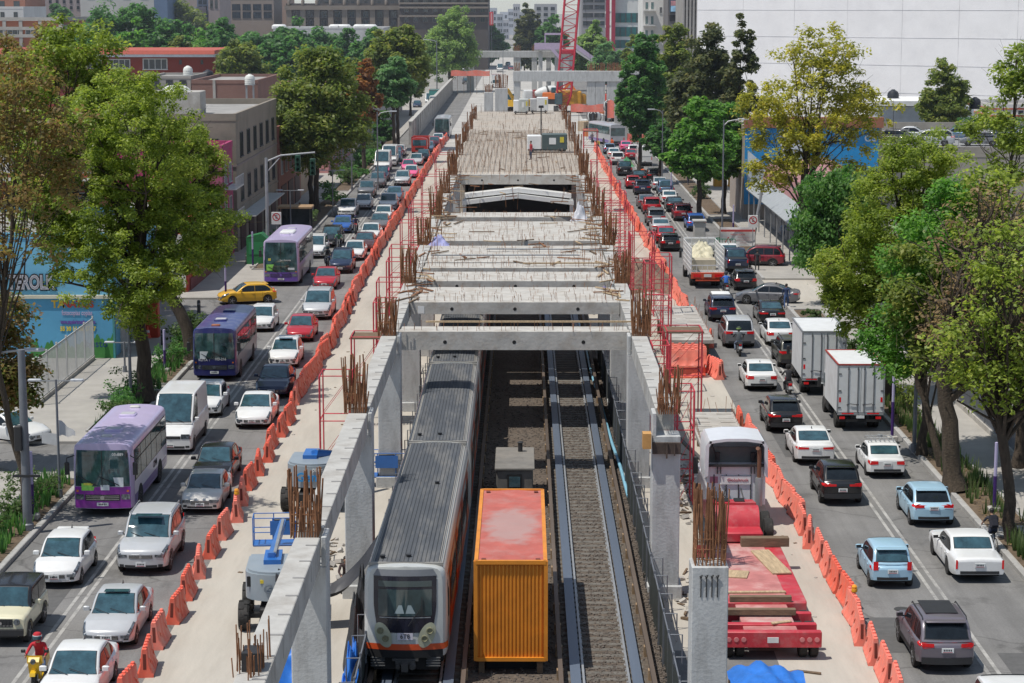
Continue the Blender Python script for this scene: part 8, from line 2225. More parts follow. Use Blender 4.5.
t = building('mauve brick wall building with parapet behind the grey corner house', X_at(197,235), X_at(262,235), 235, 256, Z_at(80,235)-.4, BRK, parapet=.4)
q = MB(); xx = X_at(219,235); q.box(xx-.15,xx+.15,234.9,235.02,0,Z_at(80,235)); q.build('pilaster', CONCD, t)
x_, _, z_ = at(250, 90, 232); tank('round white tank on a tall stand in front of the mauve brick wall', x_, 232, z_-1.6, TWHT, .55, 1.1, 2.2)
t = building('bare grey concrete house with black window openings left of the mauve brick one', X_at(152,240), X_at(196,240), 240, 252, Z_at(76,240)-.3, wallmat('bare_conc', (.36,.34,.31), (.2,.19,.17), .7), parapet=.3)
windows(t, 'S', 240, X_at(155,240), X_at(195,240), 3, [(Z_at(88,240),Z_at(80,240))], .5, frame=FRAMED)
x_, _, z_ = at(188, 74, 243); tank('white water tank on the bare concrete house', x_, 243, z_-.3, TWHT, .55, 1.2)
x_, _, z_ = at(208, 75, 262); tank('black water tank on the roof by the red school', x_, 262, z_-.6, TBLK, .7, 1.2)
x_, _, z_ = at(147, 77, 243); tank('black water tank at the left of the bare concrete house', x_, 243, z_-.6, TBLK, .7, 1.2)
REDW = wallmat('school_red', (.25,.045,.03), (.19,.035,.025), .4)
Y = 350; zt = Z_at(57, Y)
t = building('long low brick red school with white fascia and red roof', X_at(-60,Y), X_at(220,Y), Y, Y+18, zt, REDW, parapet=0, roofm=M('school_roof', (.42,.09,.06), .8))
q = MB(); q.box(X_at(-64,Y), X_at(221,Y), Y-1.2, Y+19, zt+.01, zt+.45); q.build('fascia', M('fascia_white', (.60,.62,.64), .6), t)
q = MB(); q.prism([(Y-1.3, zt+.46),(Y+19, zt+.46),(Y+19, zt+1.2),(Y-1.0, zt+1.1)], X_at(-64,Y), X_at(221,Y), axis='X'); q.build('red_roof', M('school_roof', None), t)
windows(t, 'S', Y, X_at(148,Y), X_at(175,Y), 1, [(Z_at(69,Y),Z_at(58.5,Y))], .9, mull=3); windows(t, 'S', Y, X_at(176,Y), X_at(218,Y), 2, [(Z_at(64,Y),Z_at(60,Y))], .12, frame=FRAMED); windows(t, 'S', Y, X_at(0,Y), X_at(140,Y), 5, [(Z_at(68,Y),Z_at(59,Y))], .8, mull=3)
ORB = wallmat('orange_brick', (.44,.15,.075), (.36,.12,.07), .4); Y = 430
t = building('long orange brick block with pale concrete frame at the upper left', X_at(-70,Y), X_at(71,Y), Y, Y+60, Z_at(21,Y), ORB, parapet=0)
CF = wallmat('pale_frame', (.46,.43,.39))
q = MB()
for px in (-20, 0, 15, 31, 50, 70): xx = X_at(px,Y); q.box(xx-.35,xx+.35,Y-.3,Y+.02,0,Z_at(18,Y))
for r_ in (19, 28.5, 36): q.box(X_at(-70,Y),X_at(71.5,Y)+.3,Y-.36,Y-.02,Z_at(r_,Y)-.3,Z_at(r_,Y)+.35)
for k in range(6): yy = Y+k*11.8; q.box(X_at(71,Y)-.02,X_at(71,Y)+.3,yy,yy+.7,0,Z_at(18,Y))
for r_ in (19, 27, 38): q.box(X_at(71,Y)-.02,X_at(71,Y)+.35,Y,Y+60,Z_at(r_,Y)-.4,Z_at(r_,Y)+.4)
q.build('concrete_frame', CF, t)
windows(t, 'S', Y, X_at(-20,Y), X_at(70,Y), 5, [(Z_at(35,Y),Z_at(29.5,Y))], .85, mull=2);
def block(label, px0, px1, pyt, Y, c, wins=None, extra=0, h=None, pane=PANE, parapet=.6, depth=25):
 t = building(label, X_at(px0,Y), X_at(px1,Y), Y, Y+depth, h or Z_at(pyt,Y), wallmat('sky_%d_%d' % (px0, Y), c, tuple(v*.7 for v in c), .35, .07), parapet=parapet)
 if wins:
  n, rows, frac = wins; windows(t, 'S', Y, X_at(px0,Y)+.3, X_at(px1,Y)-.3, n, [(Z_at(b,Y),Z_at(a,Y)) for a, b in rows], frac, frame=FRAMED, pane=pane)
 return t
block('small white flat roofed house on the skyline at the far left', -20, 34, 9, 520, (.58,.58,.57), (4, [(12,17)], .3))
block('terracotta block on the skyline behind the small white house', -10, 36, -4, 600, (.38,.16,.10), (3, [(1,7)], .4))
block('pinkish grey apartment block behind the left trees', 36, 92, -6, 640, (.36,.30,.29), (8, [(0,3),(6,9)], .4))
block('plain pale grey wall of a large block at the upper left', 90, 162, -8, 610, (.45,.44,.42), (4, [(-5,-2)], .4))
block('slim slate blue block beside the plain grey wall', 162, 175, -8, 605, (.10,.15,.24))
block('white tower wall on the skyline right of the slate blue block', 175, 186, -8, 700, (.66,.65,.64))
block('peach grey block with a low annex on the skyline', 185, 204, -8, 690, (.36,.29,.26), (3, [(8,11)], .5))
block('low grey block with a window strip under the peach one', 174, 203, 9, 640, (.34,.35,.40), (5, [(13,15)], .8))
block('blue grey glass block on the skyline', 204, 215, -8, 660, (.13,.16,.22), (2, [(0,4),(6,10)], .8))
block('dull mauve block left of the dark glass office', 215, 226, -2, 640, (.33,.27,.26), (2, [(0,8)], .6))
block('dark glass office with tan piers behind the left trees', 226, 279, 0, 720, (.30,.24,.20), (5, [(4,10),(12,18)], .8))
block('tan brick block just left of the stone palace', 279, 292, -8, 760, (.38,.26,.20))
ST = wallmat('dark_stone', (.085,.07,.062), (.05,.042,.04), .5); STP = wallmat('pale_stone', (.23,.19,.155)); Y = 700
t = building('long dark stone palace with pale pilasters and arched windows', X_at(291,Y), X_at(402,Y), Y, Y+40, Z_at(7,Y), ST, parapet=1.2)
q = MB(); q.box(X_at(290,Y), X_at(403,Y), Y-1.4, Y+.01, Z_at(8,Y)-.6, Z_at(7,Y)+.5); q.build('cornice', STP, t)
for k in range(9):
 q = MB(); xx = X_at(294+k*13.6, Y); q.box(xx-.9,xx+.9,Y-.9,Y-.01,0,Z_at(9,Y)); q.lathe([(.5,0),(.6,1.2),(.1,2.4)], 8, c=(xx, Y-.3, Z_at(6,Y)+.4)); q.build('pilaster', STP, t)
windows(t, 'S', Y, X_at(294,Y), X_at(403,Y), 8, [(Z_at(17.5,Y),Z_at(11,Y)),(Z_at(26,Y),Z_at(20,Y))], .42, frame=STP, proud=.4)
block('upper dark stone storeys set back above the palace cornice', 320, 412, -10, 745, (.09,.08,.075), (14, [(-6,-2),(1,5)], .5))
Y = 690
t = building('taller dark stone corner pavilion of the palace with many window bays', X_at(402,Y), X_at(488.5,Y), Y, Y+40, Z_at(-12,Y), ST, parapet=1.2)
for r_ in (-1, 3.2, 7.5, 16):
 q = MB(); q.box(X_at(401.5,Y), X_at(489,Y), Y-.8, Y-.01, Z_at(r_,Y)-.3, Z_at(r_,Y)+.3); q.build('cornice', STP, t)
windows(t, 'S', Y, X_at(404,Y), X_at(488,Y), 9, [(Z_at(2.4,Y),Z_at(-.4,Y)),(Z_at(12,Y),Z_at(8.6,Y)),(Z_at(22,Y),Z_at(17,Y))], .5, frame=STP, proud=.4)
Y = 560
t = building('low white roofed market hall in front of the stone palace', X_at(278,Y), X_at(386,Y), Y, Y+30, Z_at(29,Y), wallmat('market_grey', (.5,.5,.5)), parapet=.4, roofm=WHITE)
for px in (282, 338, 346, 362, 372):
 q = MB(); xx = X_at(px,Y); q.bbox(xx-1.6,xx+1.6,Y+1,Y+8,Z_at(29,Y)+.07,Z_at(24.5,Y),.4); q.build('roof_unit', WHITE, t)
Y = 330
t = thing('gable_roof', 'white and red sloping shed roof peeking out between the left trees', 'shed', (X_at(318,Y), Y, 0))
q = MB(); zz = Z_at(56,Y); q.prism([(0,zz),(5.4,zz-4.2),(5.4,zz-4.7),(0,zz-.5)], 0, 10, axis='Y'); q.build('roof', M('shed_white', (.62,.58,.55), .6), t)
q = MB(); q.prism([(-.3,zz+.2),(5.8,zz-4.6),(5.8,zz-5.3),(-.3,zz-.3)], -.2, -.01, axis='Y'); q.build('red_edge', M('shed_red', (.5,.12,.08), .6), t)
q = MB(); q.box(.2,5.2,.3,9.8,0,zz-4.75); q.build('wall', GREYB, t)
HZ = [(497,503,14,1100,(.36,.38,.42)),(503,509,20,1300,(.42,.43,.47)),(508,514,9,1500,(.44,.46,.51)),(513,520,4,1250,(.40,.40,.43)),(518,528,12,1000,(.34,.35,.38)),(488,497,8,1350,(.42,.44,.49)),(534,556,4,820,(.38,.38,.39)),(500,512,12,1900,(.46,.49,.55))]  # distance haze is mixed into these colours, pale and bluish
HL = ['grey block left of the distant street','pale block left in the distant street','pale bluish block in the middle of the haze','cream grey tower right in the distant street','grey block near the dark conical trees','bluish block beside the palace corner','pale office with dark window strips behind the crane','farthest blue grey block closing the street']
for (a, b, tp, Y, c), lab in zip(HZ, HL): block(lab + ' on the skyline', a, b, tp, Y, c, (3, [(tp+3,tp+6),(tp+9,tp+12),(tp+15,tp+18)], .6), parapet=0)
Y = 640; xx, _, zz = at(491.5, 18, Y); t = thing('shop_sign', 'tall red upright sign at the corner of the stone palace', 'sign', (xx, Y, zz))
q = MB(); q.bbox(-.6,.6,-.2,.2,-2.2,1.8,.1); q.build('board', M('sign_red', (.5,.03,.04), .5), t)
q = MB(); q.box(-.25,.25,-.23,-.2,-1.9,1.5); q.build('letter_strip', M('sign_pink', (.6,.3,.3), .5), t)
q = MB(); q.box(-.05,.05,0,.1,-zz,-2.2); q.build('post', PIPE, t)
Y = 560
WOF = wallmat('office_white', (.62,.62,.60), (.5,.5,.48), .3)
t = building('white office with red columns and teal glass bands', X_at(612,Y), X_at(640,Y), Y, Y+25, 34, WOF, parapet=.5)
for a, b in ((13,22.5),(27,36.5),(40,48),(-8,-2)):
 q = MB(); q.box(X_at(612.5,Y), X_at(639.5,Y), Y-.15, Y-.01, Z_at(b,Y), Z_at(a,Y)); w_ = q.build('window_band', PANET, t)
 q = MB()
 for k in range(6): xx = lerp(X_at(612.5,Y), X_at(639.5,Y), k/5); q.box(xx-.12,xx+.12,Y-.25,Y-.151,Z_at(b,Y),Z_at(a,Y))
 q.build('mullion', FRAMED, w_)
q = MB()
for px in (605.5, 611): xx = X_at(px,Y); q.box(xx-.5,xx+.5,Y-1.6,Y-.6,0,34)
q.build('column', M('column_red', (.33,.02,.05), .6), t)
q = MB()
for r_ in (-2, 12, 26, 40): q.box(X_at(603,Y),X_at(612,Y),Y-1.5,Y,Z_at(r_,Y)-.4,Z_at(r_,Y)+.2)
q.build('balcony_slab', WOF, t)
block('grey slab floored tower left of the red columned office', 580, 604, -12, 620, (.30,.29,.30), (2, [(-2,2),(5,9),(13,17),(21,25)], .92), h=36)
Y = 480
t = building('white apartment tower with narrow balconies', X_at(640,Y), X_at(668,Y), Y, Y+20, 42, wallmat('tower_white', (.66,.65,.62), (.5,.48,.45), .3), parapet=.6)
windows(t, 'S', Y, X_at(641,Y), X_at(652,Y), 2, [(Z_at(9,Y),Z_at(2,Y)),(Z_at(24,Y),Z_at(16,Y)),(Z_at(38,Y),Z_at(30,Y))], .5, pane=PANET); windows(t, 'S', Y, X_at(655,Y), X_at(660,Y), 1, [(Z_at(13,Y),Z_at(7,Y))], .5)
for r_ in (10, 25, 39):
 q = MB(); q.box(X_at(640.5,Y),X_at(652,Y),Y-1.2,Y-.01,Z_at(r_,Y)-.25,Z_at(r_,Y)); q.build('balcony', WOF, t)
Y = 465
t = building('dark grey narrow block with an advertising screen', X_at(664.5,Y), X_at(681,Y), Y, Y+15, 40, wallmat('dark_block', (.14,.13,.13)), parapet=.5)
q = MB(); q.box(X_at(666,Y),X_at(677.5,Y),Y-.4,Y-.01,Z_at(12.5,Y),Z_at(-2,Y)); s_ = q.build('screen_frame', M('screen_frame', (.05,.08,.12), .5), t)
q = MB(); q.box(X_at(667.2,Y),X_at(676.3,Y),Y-.45,Y-.401,Z_at(11.5,Y),Z_at(5.8,Y)); q.build('screen_blue', M('screen_blue', (.35,.6,.8), .5, var=.4, scale=.8), s_)
q = MB(); q.box(X_at(667.2,Y),X_at(676.3,Y),Y-.45,Y-.401,Z_at(5.6,Y),Z_at(.8,Y)); q.build('screen_red', M('screen_red', (.65,.3,.32), .5, var=.4, scale=.8), s_)
q = MB(); q.box(X_at(666,Y),X_at(677,Y),Y-.12,Y-.01,Z_at(21,Y),Z_at(15,Y)); q.build('dark_opening', BLACK, t)
Y = 430
t = building('concrete block with tall upright fins beside the blank white wall', X_at(679,Y), X_at(697,Y), Y, Y+20, 38, wallmat('fin_grey', (.30,.285,.265)), parapet=.5)
q = MB()
for k in range(6): xx = lerp(X_at(679.5,Y),X_at(696,Y),k/5); q.box(xx-.2,xx+.2,Y-1.0,Y-.01,0,38)
for k in range(8): q.box(X_at(679,Y),X_at(697,Y),Y-.5,Y-.012,8+k*4,8.6+k*4)
q.build('fin', wallmat('fin_pale', (.36,.34,.32)), t)
ZW = wallmat('blank_white', (.80,.79,.80), (.68,.67,.69), .6, .05)
t = thing('building', 'huge blank white wall filling the upper right', 'building', (28.6, 345, 0), -math.atan2(.6, .8))
q = MB(); q.box(0, 130, 0, 30, 0, 44); q.build('wall', ZW, t)
q = MB()
for k in range(14): q.box(8.7+k*9.4-.02,8.7+k*9.4+.02,-.03,-.004,0,44)
for k in range(12): zz = Z_at(10+27*(k-6),330); q.box(0,130,-.034,-.008,zz-.025,zz+.025)
q.build('panel_joint', M('joint_grey', (.62,.61,.62), .9, var=.4, scale=.2), t)
Y = 205
SB = M('sign_blue', (.015,.25,.55), .5, var=.1); SW = M('sign_white', (.62,.68,.72), .5, var=.08)
t = building('shop building covered by a large blue and white signboard', X_at(742,Y), X_at(877,Y), Y, Y+14, Z_at(126,Y), wallmat('sign_back', (.35,.3,.26)), parapet=0)
q = MB(); q.box(X_at(741,Y),X_at(878,Y),Y-.5,Y+.3,Z_at(127.5,Y),Z_at(117,Y)); q.build('eave', wallmat('eave_red', (.30,.12,.07)), t)
q = MB(); q.box(X_at(742,Y),X_at(874,Y),Y-.14,Y-.01,Z_at(204,Y),Z_at(128,Y)); bd = q.build('signboard', SB, t)
q = MB(); q.prism([(X_at(745,Y),Z_at(150,Y)),(X_at(800,Y),Z_at(198,Y)),(X_at(760,Y),Z_at(203,Y)),(X_at(745,Y),Z_at(180,Y))], Y-.19, Y-.141, axis='Y')
q.prism([(X_at(775,Y),Z_at(135,Y)),(X_at(800,Y),Z_at(132,Y)),(X_at(806,Y),Z_at(160,Y)),(X_at(782,Y),Z_at(168,Y))], Y-.19, Y-.141, axis='Y')
q.prism([(X_at(806,Y),Z_at(182,Y)),(X_at(850,Y),Z_at(166,Y)),(X_at(850,Y),Z_at(203,Y)),(X_at(806,Y),Z_at(203,Y))], Y-.19, Y-.141, axis='Y')
q.build('white_shape', SW, bd)
q = MB(); q.lathe([(.02,-.05),(.75,-.03),(.75,.02)], 20, c=(X_at(825,Y),Y-.2,Z_at(176,Y)), axis='Y'); q.prism([(X_at(830,Y),Z_at(172,Y)),(X_at(848,Y),Z_at(168,Y)),(X_at(836,Y),Z_at(186,Y)),(X_at(828,Y),Z_at(184,Y))], Y-.24, Y-.192, axis='Y'); q.build('teal_figure', M('sign_teal', (.03,.25,.33), .5), bd)
text_mb('os', 1.35, SW, 'lettering', bd, (X_at(866,Y), Y-.16, Z_at(137,Y)), (PI/2,0,0), .02, .015)
text_mb('AQUI', .62, M('sign_ink', (.03,.2,.45), .5), 'lettering', bd, (X_at(829,Y), Y-.21, Z_at(192.5,Y)), (PI/2,0,0), .02, .01)
t = thing('market_shed', 'long grey metal shed with a faded red roof edge along the right pavement', 'shed', (23.4, 166, .14))
q = MB(); q.prism([(0,4.2),(.5,5.6),(6,6.3),(6,6.15),(.7,5.4),(.15,4.2)], 0, 37, axis='Y'); q.build('roof', M('shed_roof', (.34,.17,.17), .8, var=.2), t)
q = MB(); q.prism([(-1.6,3.2),(.2,4.35),(.2,4.2),(-1.5,3.05)], 0, 37, axis='Y')
for k in range(60): yy = k*.62; q.box(-1.61,.2,yy,yy+.03,3.1,3.12)
q.build('awning', M('shed_awning', (.38,.40,.41), .6, .3), t)
q = MB(); q.box(.3,5.9,.2,36.8,0,5.2); q.build('wall', wallmat('shed_grey', (.16,.16,.165)), t)
for k in range(8):
 q = MB(); q.box(.24,.30,1+k*4.5,4.2+k*4.5,.05,2.9)
 for j in range(8): q.box(.215,.24,1.05+k*4.5,4.15+k*4.5,.3+j*.33,.36+j*.33)
 q.build('roller_door', M('roller_grey', (.24,.25,.26), .6), t)
for k in range(9):
 q = MB(); q.box(-1.4,-1.3,.3+k*4.5,.4+k*4.5,0,3.15); q.build('post', STEEL, t)
x0 = X_at(876, 205)
t = building('concrete parking deck with a rough grey front wall behind the right trees', x0+.3, x0+60, 206, 250, 6.2, wallmat('deck_wall', (.34,.31,.27), (.22,.2,.17), .8), parapet=1.0, roofm=M('deck_floor', (.24,.24,.24), .9))
q = MB()
for k in range(24): q.box(x0+.3+k*2.5,x0+.36+k*2.5,205.9,205.96,7.3,8.4)
q.box(x0+.3,x0+60,205.9,205.96,8.34,8.4); q.box(x0+.3,x0+60,205.9,205.96,7.85,7.9); q.build('railing', STEEL, t)
PK = [('suv','black',885,'black SUV parked at the left end of the deck'),('sedan','silver',902,'silver car parked second on the deck'),('van','silver',925,'pale van parked on the deck behind the thin tree'),('sedan','steel_blue',952,'steel blue car parked on the deck'),('sedan','grey',975,'grey car parked on the deck near the clipped hedge'),('sedan','dark_blue',998,'navy car parked on the deck near the right edge'),('sedan','white',1016,'white car parked on the deck at the right edge')]
for i, (k_, c_, px, lab) in enumerate(PK):
 yy = 232 if i in (1,3,5) else 222
 car(k_ if k_ != 'van' else 'minivan', c_, lab, 'car', (X_at(px, yy), yy, 6.27), R((62,75,80,70,84,66,70)[i]), 'cars on the parking deck')
t = thing('white_awning', 'long white awning roof before the big white wall', 'awning', (X_at(872,270), 270, 0))
Wd = X_at(968,270)-X_at(872,270)
q = MB(); q.prism([(0,Z_at(106,270)-.0),(0,Z_at(101,270)),(8,Z_at(99,270)),(8,Z_at(104,270))], 0, Wd*.62, axis='X'); q.build('sheet', M('awning_white', (.72,.72,.72), .6), t)
q = MB(); q.prism([(1,Z_at(116,270)),(1,Z_at(112,270)),(9,Z_at(101,270)),(9,Z_at(104,270))], Wd*.3, Wd, axis='X'); q.build('sloping_sheet', M('awning_white', None), t)
q = MB(); q.box(0,Wd,.5,6,0,Z_at(107,270)); q.build('wall', wallmat('awning_wall', (.42,.46,.50)), t)
x_, _, z_ = at(893, 100, 275); tank('black water tank on the white awning building', x_, 275, z_-.4, TBLK, .75, 1.7)
x_, _, z_ = at(975, 104, 262); tank('black water tank right of the roof terrace tree', x_, 262, z_-.6, TBLK, .7, 1.4)
t = building('low red and white trimmed rooftop house at the right edge', X_at(985,275), X_at(1060,275), 275, 290, Z_at(108,275), wallmat('roof_house', (.62,.6,.58)), parapet=.5, band=[(Z_at(109.5,275),Z_at(108,275),M('trim_red', (.5,.10,.06), .6)),(Z_at(117,275),Z_at(115,275),M('trim_red', None))])
windows(t, 'S', 275, X_at(1008,275), X_at(1024,275), 1, [(Z_at(114,275),Z_at(109.8,275))], .7)
t = thing('railing_fence', 'dark grey steel bar fence along the back of the right pavement', 'fence', (23.1, 58, .14))
for k in range(32):
 q = MB()
 for i in range(17): yy = k*2.6+i*.153; q.box(-.015,.015,yy-.012,yy+.012,.3,2.2)
 q.box(-.02,.02,k*2.6,k*2.6+2.6,2.15,2.2); q.box(-.02,.02,k*2.6,k*2.6+2.6,.26,.32); q.build('panel', PIPE, t)
 q = MB(); q.box(-.05,.05,k*2.6-.05,k*2.6+.05,-.02,2.35); q.build('post', PIPE, t)
q = MB(); q.box(-.12,.12,0,83,-.02,.26); q.build('base_wall', CONCD, t)
t = building('low grey service building behind the right fence', 25.5, 38, 100, 140, 4.2, wallmat('service_grey', (.30,.30,.30)), parapet=.4)
windows(t, 'W', 25.5, 101, 139, 9, [(1.2,3.0)], .5)
def lamp(label, px, py, top, head_px, mat=PIPE, r=.09, name='street_lamp', z0=.14):
 x, y = gp(px, py, z0); h = Z_at(top, y) - z0; dx = X_at(head_px, y) - x
 t = thing(name, label, 'street lamp', (x, y, z0))
 q = MB(); q.tube([(0,0,0),(0,0,.4),(0,0,.41),(0,0,h)], [r*1.7,r*1.6,r,r*.7], 10); q.build('pole', mat, t)
 q = MB(); q.tube([(0,0,h-.5),(dx*.25,0,h-.12),(dx*.6,0,h),(dx,0,h+.08)], r*.55, 7); q.build('arm', STEEL, t)
 q = MB(); s = 1 if dx > 0 else -1; q.bbox(min(dx-.1*s,dx+.75*s),max(dx-.1*s,dx+.75*s),-.17,.17,h+.04,h+.14,.04); hd = q.build('lamp_head', M('lamp_grey', (.42,.44,.47), .4), t)
 q = MB(); q.box(min(dx,dx+.65*s),max(dx,dx+.65*s),-.13,.13,h+.02,h+.039); q.build('lens', WHITE, hd)
 return t
def tlamp(label, px, py, top, w=1.5, mat=PIPE, cloth_=False):
 x, y = gp(px, py, .14); h = Z_at(top, y) - .14
 t = thing('street_lamp', label, 'street lamp', (x, y, .14), 0, None)
 q = MB(); q.tube([(0,0,0),(0,0,.35),(0,0,.36),(0,0,h)], [.13,.12,.06,.05], 8); q.build('pole', mat, t)
 q = MB(); q.bar((-w*.6,0,h-.05),(w*.6,0,h-.05),.05); q.build('cross_arm', STEEL, t)
 for s in (-1, 1):
  q = MB(); q.bbox(s*w*.6-.28,s*w*.6+.28,-.12,.12,h-.06,h+.03,.03); q.build('lamp_head', M('lamp_grey', None), t)
 return x, y
def post(label, px, py, top):
 x, y = gp(px, py, .14); h = Z_at(top, y) - .14
 t = thing('marker_post', label, 'post', (x, y, .14), 0, 'purple and white posts along the pavements')
 q = MB(); q.lathe([(.075,0),(.075,h*.52)], 12); q.build('purple_sleeve', PURPLE, t)
 q = MB(); q.lathe([(.07,h*.52),(.07,h),(.02,h+.02)], 12); q.build('white_sleeve', M('post_lilac', (.42,.38,.55), .5), t)
 q = MB(); q.bbox(-.25,.25,-.25,.25,-.02,.22,.03); q.build('foot', CONCD, t)
lamp('street lamp reaching in from beyond the left edge', -14, 519, 352, 24)
lamp('street lamp arching right over the road by the big leafy tree', 131, 404, 275, 170)
lamp('dark lamp post beside the slender double trunked tree', 914, 452, 250, 950, r=.10)
lamp('dark lamp post in front of the right shed', 722, 236, 120, 738)
lamp('dark lamp post among the far right trees', 662, 186, 110, 652)
lamp('street lamp on the left by the round olive tree', 378, 190, 112, 392)
lamp('tall street lamp beside the pale feathery tree', 437, 96, 40, 428, r=.14)
lamp('tall pale lamp mast before the dark conical trees', 522.5, 64, 10, 520, mat=STEEL, r=.18)
lamp('lamp post at the centre of the far road', 503, 92, 50, 509, mat=STEEL, r=.12)
x, y = tlamp('low double armed lamp with a torn white cloth tied to it', 60, 497, 380)
q = MB(); q.grid(lambda u, v: (lerp(.05,.75,u), .05+.06*math.sin(u*5), lerp(2.6,1.9,v)-.5*u*(1-v)+.05*math.sin(u*9)), 6, 5); q.grid(lambda u, v: (lerp(-.05,-.7,u), .02, lerp(2.0,1.5,v)+.1*u), 4, 3)
tag(q.build('cloth', M('cloth_white', (.55,.55,.55), .8), loc=(x, y, .9)), 'torn white cloth hanging from the low double armed lamp', 'cloth')
tlamp('low double armed lamp at the corner of the mural building', 125, 372, 342, 1.4)
tlamp('low double armed lamp between the coach and the bus shelter', 291, 240, 190, 1.6)
tlamp('low double armed lamp by the black lamp posts among left trees', 333, 216, 170, 1.6)
lamp('street lamp among the rust coloured and bluish trees', 352, 190, 128, 366)
post('purple and white post beside the near left shrubs', 33, 519, 452)
post('purple and white post at the left corner before the green kiosk', 253, 268, 232)
post('purple and white post behind the yellow hatchback', 226, 302, 262)
post('purple and white post near the side street on the left', 165, 372, 330)
post('purple and white post beside the cyclist on the right', 994, 512, 442)
post('purple and white post behind the near box truck', 892, 440, 366)
post('purple and white post before the banner on the right', 733, 242, 205)
post('purple and white post near the bright green trees', 671, 200, 172)
def upole(label, px, py, top, r=.14, lean=0, mat=STEEL, box=False, name='utility_pole'):
 x, y = gp(px, py, .14); h = Z_at(top, y) - .14
 t = thing(name, label, 'pole', (x, y, .14))
 q = MB(); q.tube([(0,0,-.05),(lean*.5,0,h*.5),(lean,0,h)], [r,r*.9,r*.75], 12); q.build('shaft', mat, t)
 if box:
  q = MB(); q.bbox(-.35,-.05,-.3,.0,h*.45,h*.45+1.0,.03); q.build('control_box', TRIM, t); q = MB(); q.box(-.5,.6,-.18,-.10,h*.30,h*.30+.10); q.build('bracket', TRIM, t)
 q = MB(); q.lathe([(r*1.3,-.03),(r*1.3,.25),(r*1.02,.3)], 12); q.build('collar', mat, t)
 return t, x, y, h
upole('thick grey pole with control boxes at the left edge', 28, 530, 350, .19, mat=PIPE, box=True)
t, x, y, h = upole('leaning grey pole next to the white banner on the right', 752, 246, 181, .16, .9)
q = MB(); q.box(.4,1.6,-.05,.05,h-.3,h-.2); q.box(.4,.9,-.05,.05,h-1.2,h-1.1); q.build('cross_arm', STEEL, t)
t, x, y, h = upole('tall traffic signal mast beside the coach on the left', 268, 262, 158, .16)
q = MB(); q.tube([(0,0,h-.3),(1.2,0,h+.2),(4.0,0,h+.45)], .07, 7); q.tube([(0,0,h-1.2),(1.1,0,h+.0)], .05, 6); q.build('mast_arm', STEEL, t)
for k, dx in enumerate((2.6, 3.8)):
 q = MB(); q.bbox(dx-.22,dx+.22,-.2,.2,h-1.1-.3*k,h+.25-.3*k,.04)
 for j in range(3): q.lathe([(.02,.0),(.13,.0),(.15,.16),(.16,.0)], 10, c=(dx,-.3,h-.1-.40*j-.3*k), axis='Y')
 q.build('signal_head', M('signal_green', (.012,.06,.035), .5), t)
def sign(label, px, py_base, py, word=None):
 x, y = gp(px, py_base, .14); zc = Z_at(py, y) - .14
 t = thing('road_sign', label, 'sign', (x, y, .14))
 q = MB(); q.tube([(0,.05,0),(0,.05,zc+.4)], .035, 6); q.build('post', STEEL, t)
 q = MB(); q.bbox(-.42,.42,-.02,.02,zc-.55,zc+.5,.02); pl_ = q.build('plate', WHITE, t)
 q = MB(); n = 28
 for k in range(n):
  a, b = 2*PI*k/n, 2*PI*(k+1)/n
  q.add([(.34*math.cos(a),-.026,zc+.08+.34*math.sin(a)),(.34*math.cos(b),-.026,zc+.08+.34*math.sin(b)),(.26*math.cos(b),-.026,zc+.08+.26*math.sin(b)),(.26*math.cos(a),-.026,zc+.08+.26*math.sin(a))],[(0,1,2,3)])
 q.obox((0,-.027,zc+.08),(.56,.006,.07),ry=R(45)); q.build('red_ring', M('sign_ring', (.5,.02,.03), .5), pl_)
 text_mb('E', .42, INK, 'lettering', pl_, (0,-.026,zc+.08), (PI/2,0,0), .002)
sign('no parking sign on a post behind the coach on the left', 277, 252, 218)
sign('no parking sign on a post under the right shed awning', 752.5, 252, 221)
x, y = gp(296, 233, .14); t = thing('bus_shelter', 'small bus shelter with a brown roof behind the coach', 'bus shelter', (x, y, .14))
q = MB(); q.bbox(-1.6,1.6,-1.0,1.2,2.35,2.55,.05); q.build('roof', M('shelter_roof', (.34,.22,.12), .7), t)
for sx in (-1.4, 1.4):
 q = MB(); q.box(sx-.05,sx+.05,-.8,-.7,0,2.35); q.box(sx-.05,sx+.05,.9,1.0,0,2.35); q.build('post', FRAMED, t)
q = MB(); q.box(-1.4,1.4,.95,.98,.3,2.2); q.build('back_pane', PANE, t)
q = MB(); q.box(-1.1,1.1,.5,.85,.42,.48); q.box(-1.0,-.9,.55,.8,0,.42); q.box(.9,1.0,.55,.8,0,.42); q.build('bench', STEEL, t)
x, y = gp(259, 263, .14); t = thing('newsstand', 'green metal newsstand with a sloping roof by the coach', 'newsstand', (x, y, .14))
q = MB(); q.prism([(-.9,0),(.9,0),(.9,2.0),(.3,2.5),(-.9,2.2)], -.8, .8, axis='Y'); q.build('cabin', M('stand_green', (.02,.16,.05), .5, var=.2), t)
q = MB(); q.box(-.7,.7,-.83,-.80,.8,1.8); q.build('shutter', M('stand_green2', (.03,.22,.08), .5), t)
for px, py in ((247,264),(199,314),(163,345)):
 x, y = gp(px, py, .14); t = thing('bollard', 'dark steel bollard on the left pavement', 'bollard', (x, y, .14), 0, 'bollards on the left pavement')
 q = MB(); q.lathe([(.12,0),(.12,.85),(.09,.95),(.02,.97)], 12); q.build('body', FRAMED, t)
 q = MB(); q.lathe([(.124,.65),(.124,.75)], 12); q.build('ring', STEEL, t)
x0, y0 = gp(720, 249, .1); x1, _ = gp(755, 249, .1)
t = thing('banner', 'white banner with a red stripe and warning triangle tied beside the leaning pole', 'banner', ((x0+x1)/2, y0, 0))
w2 = (x1-x0)/2
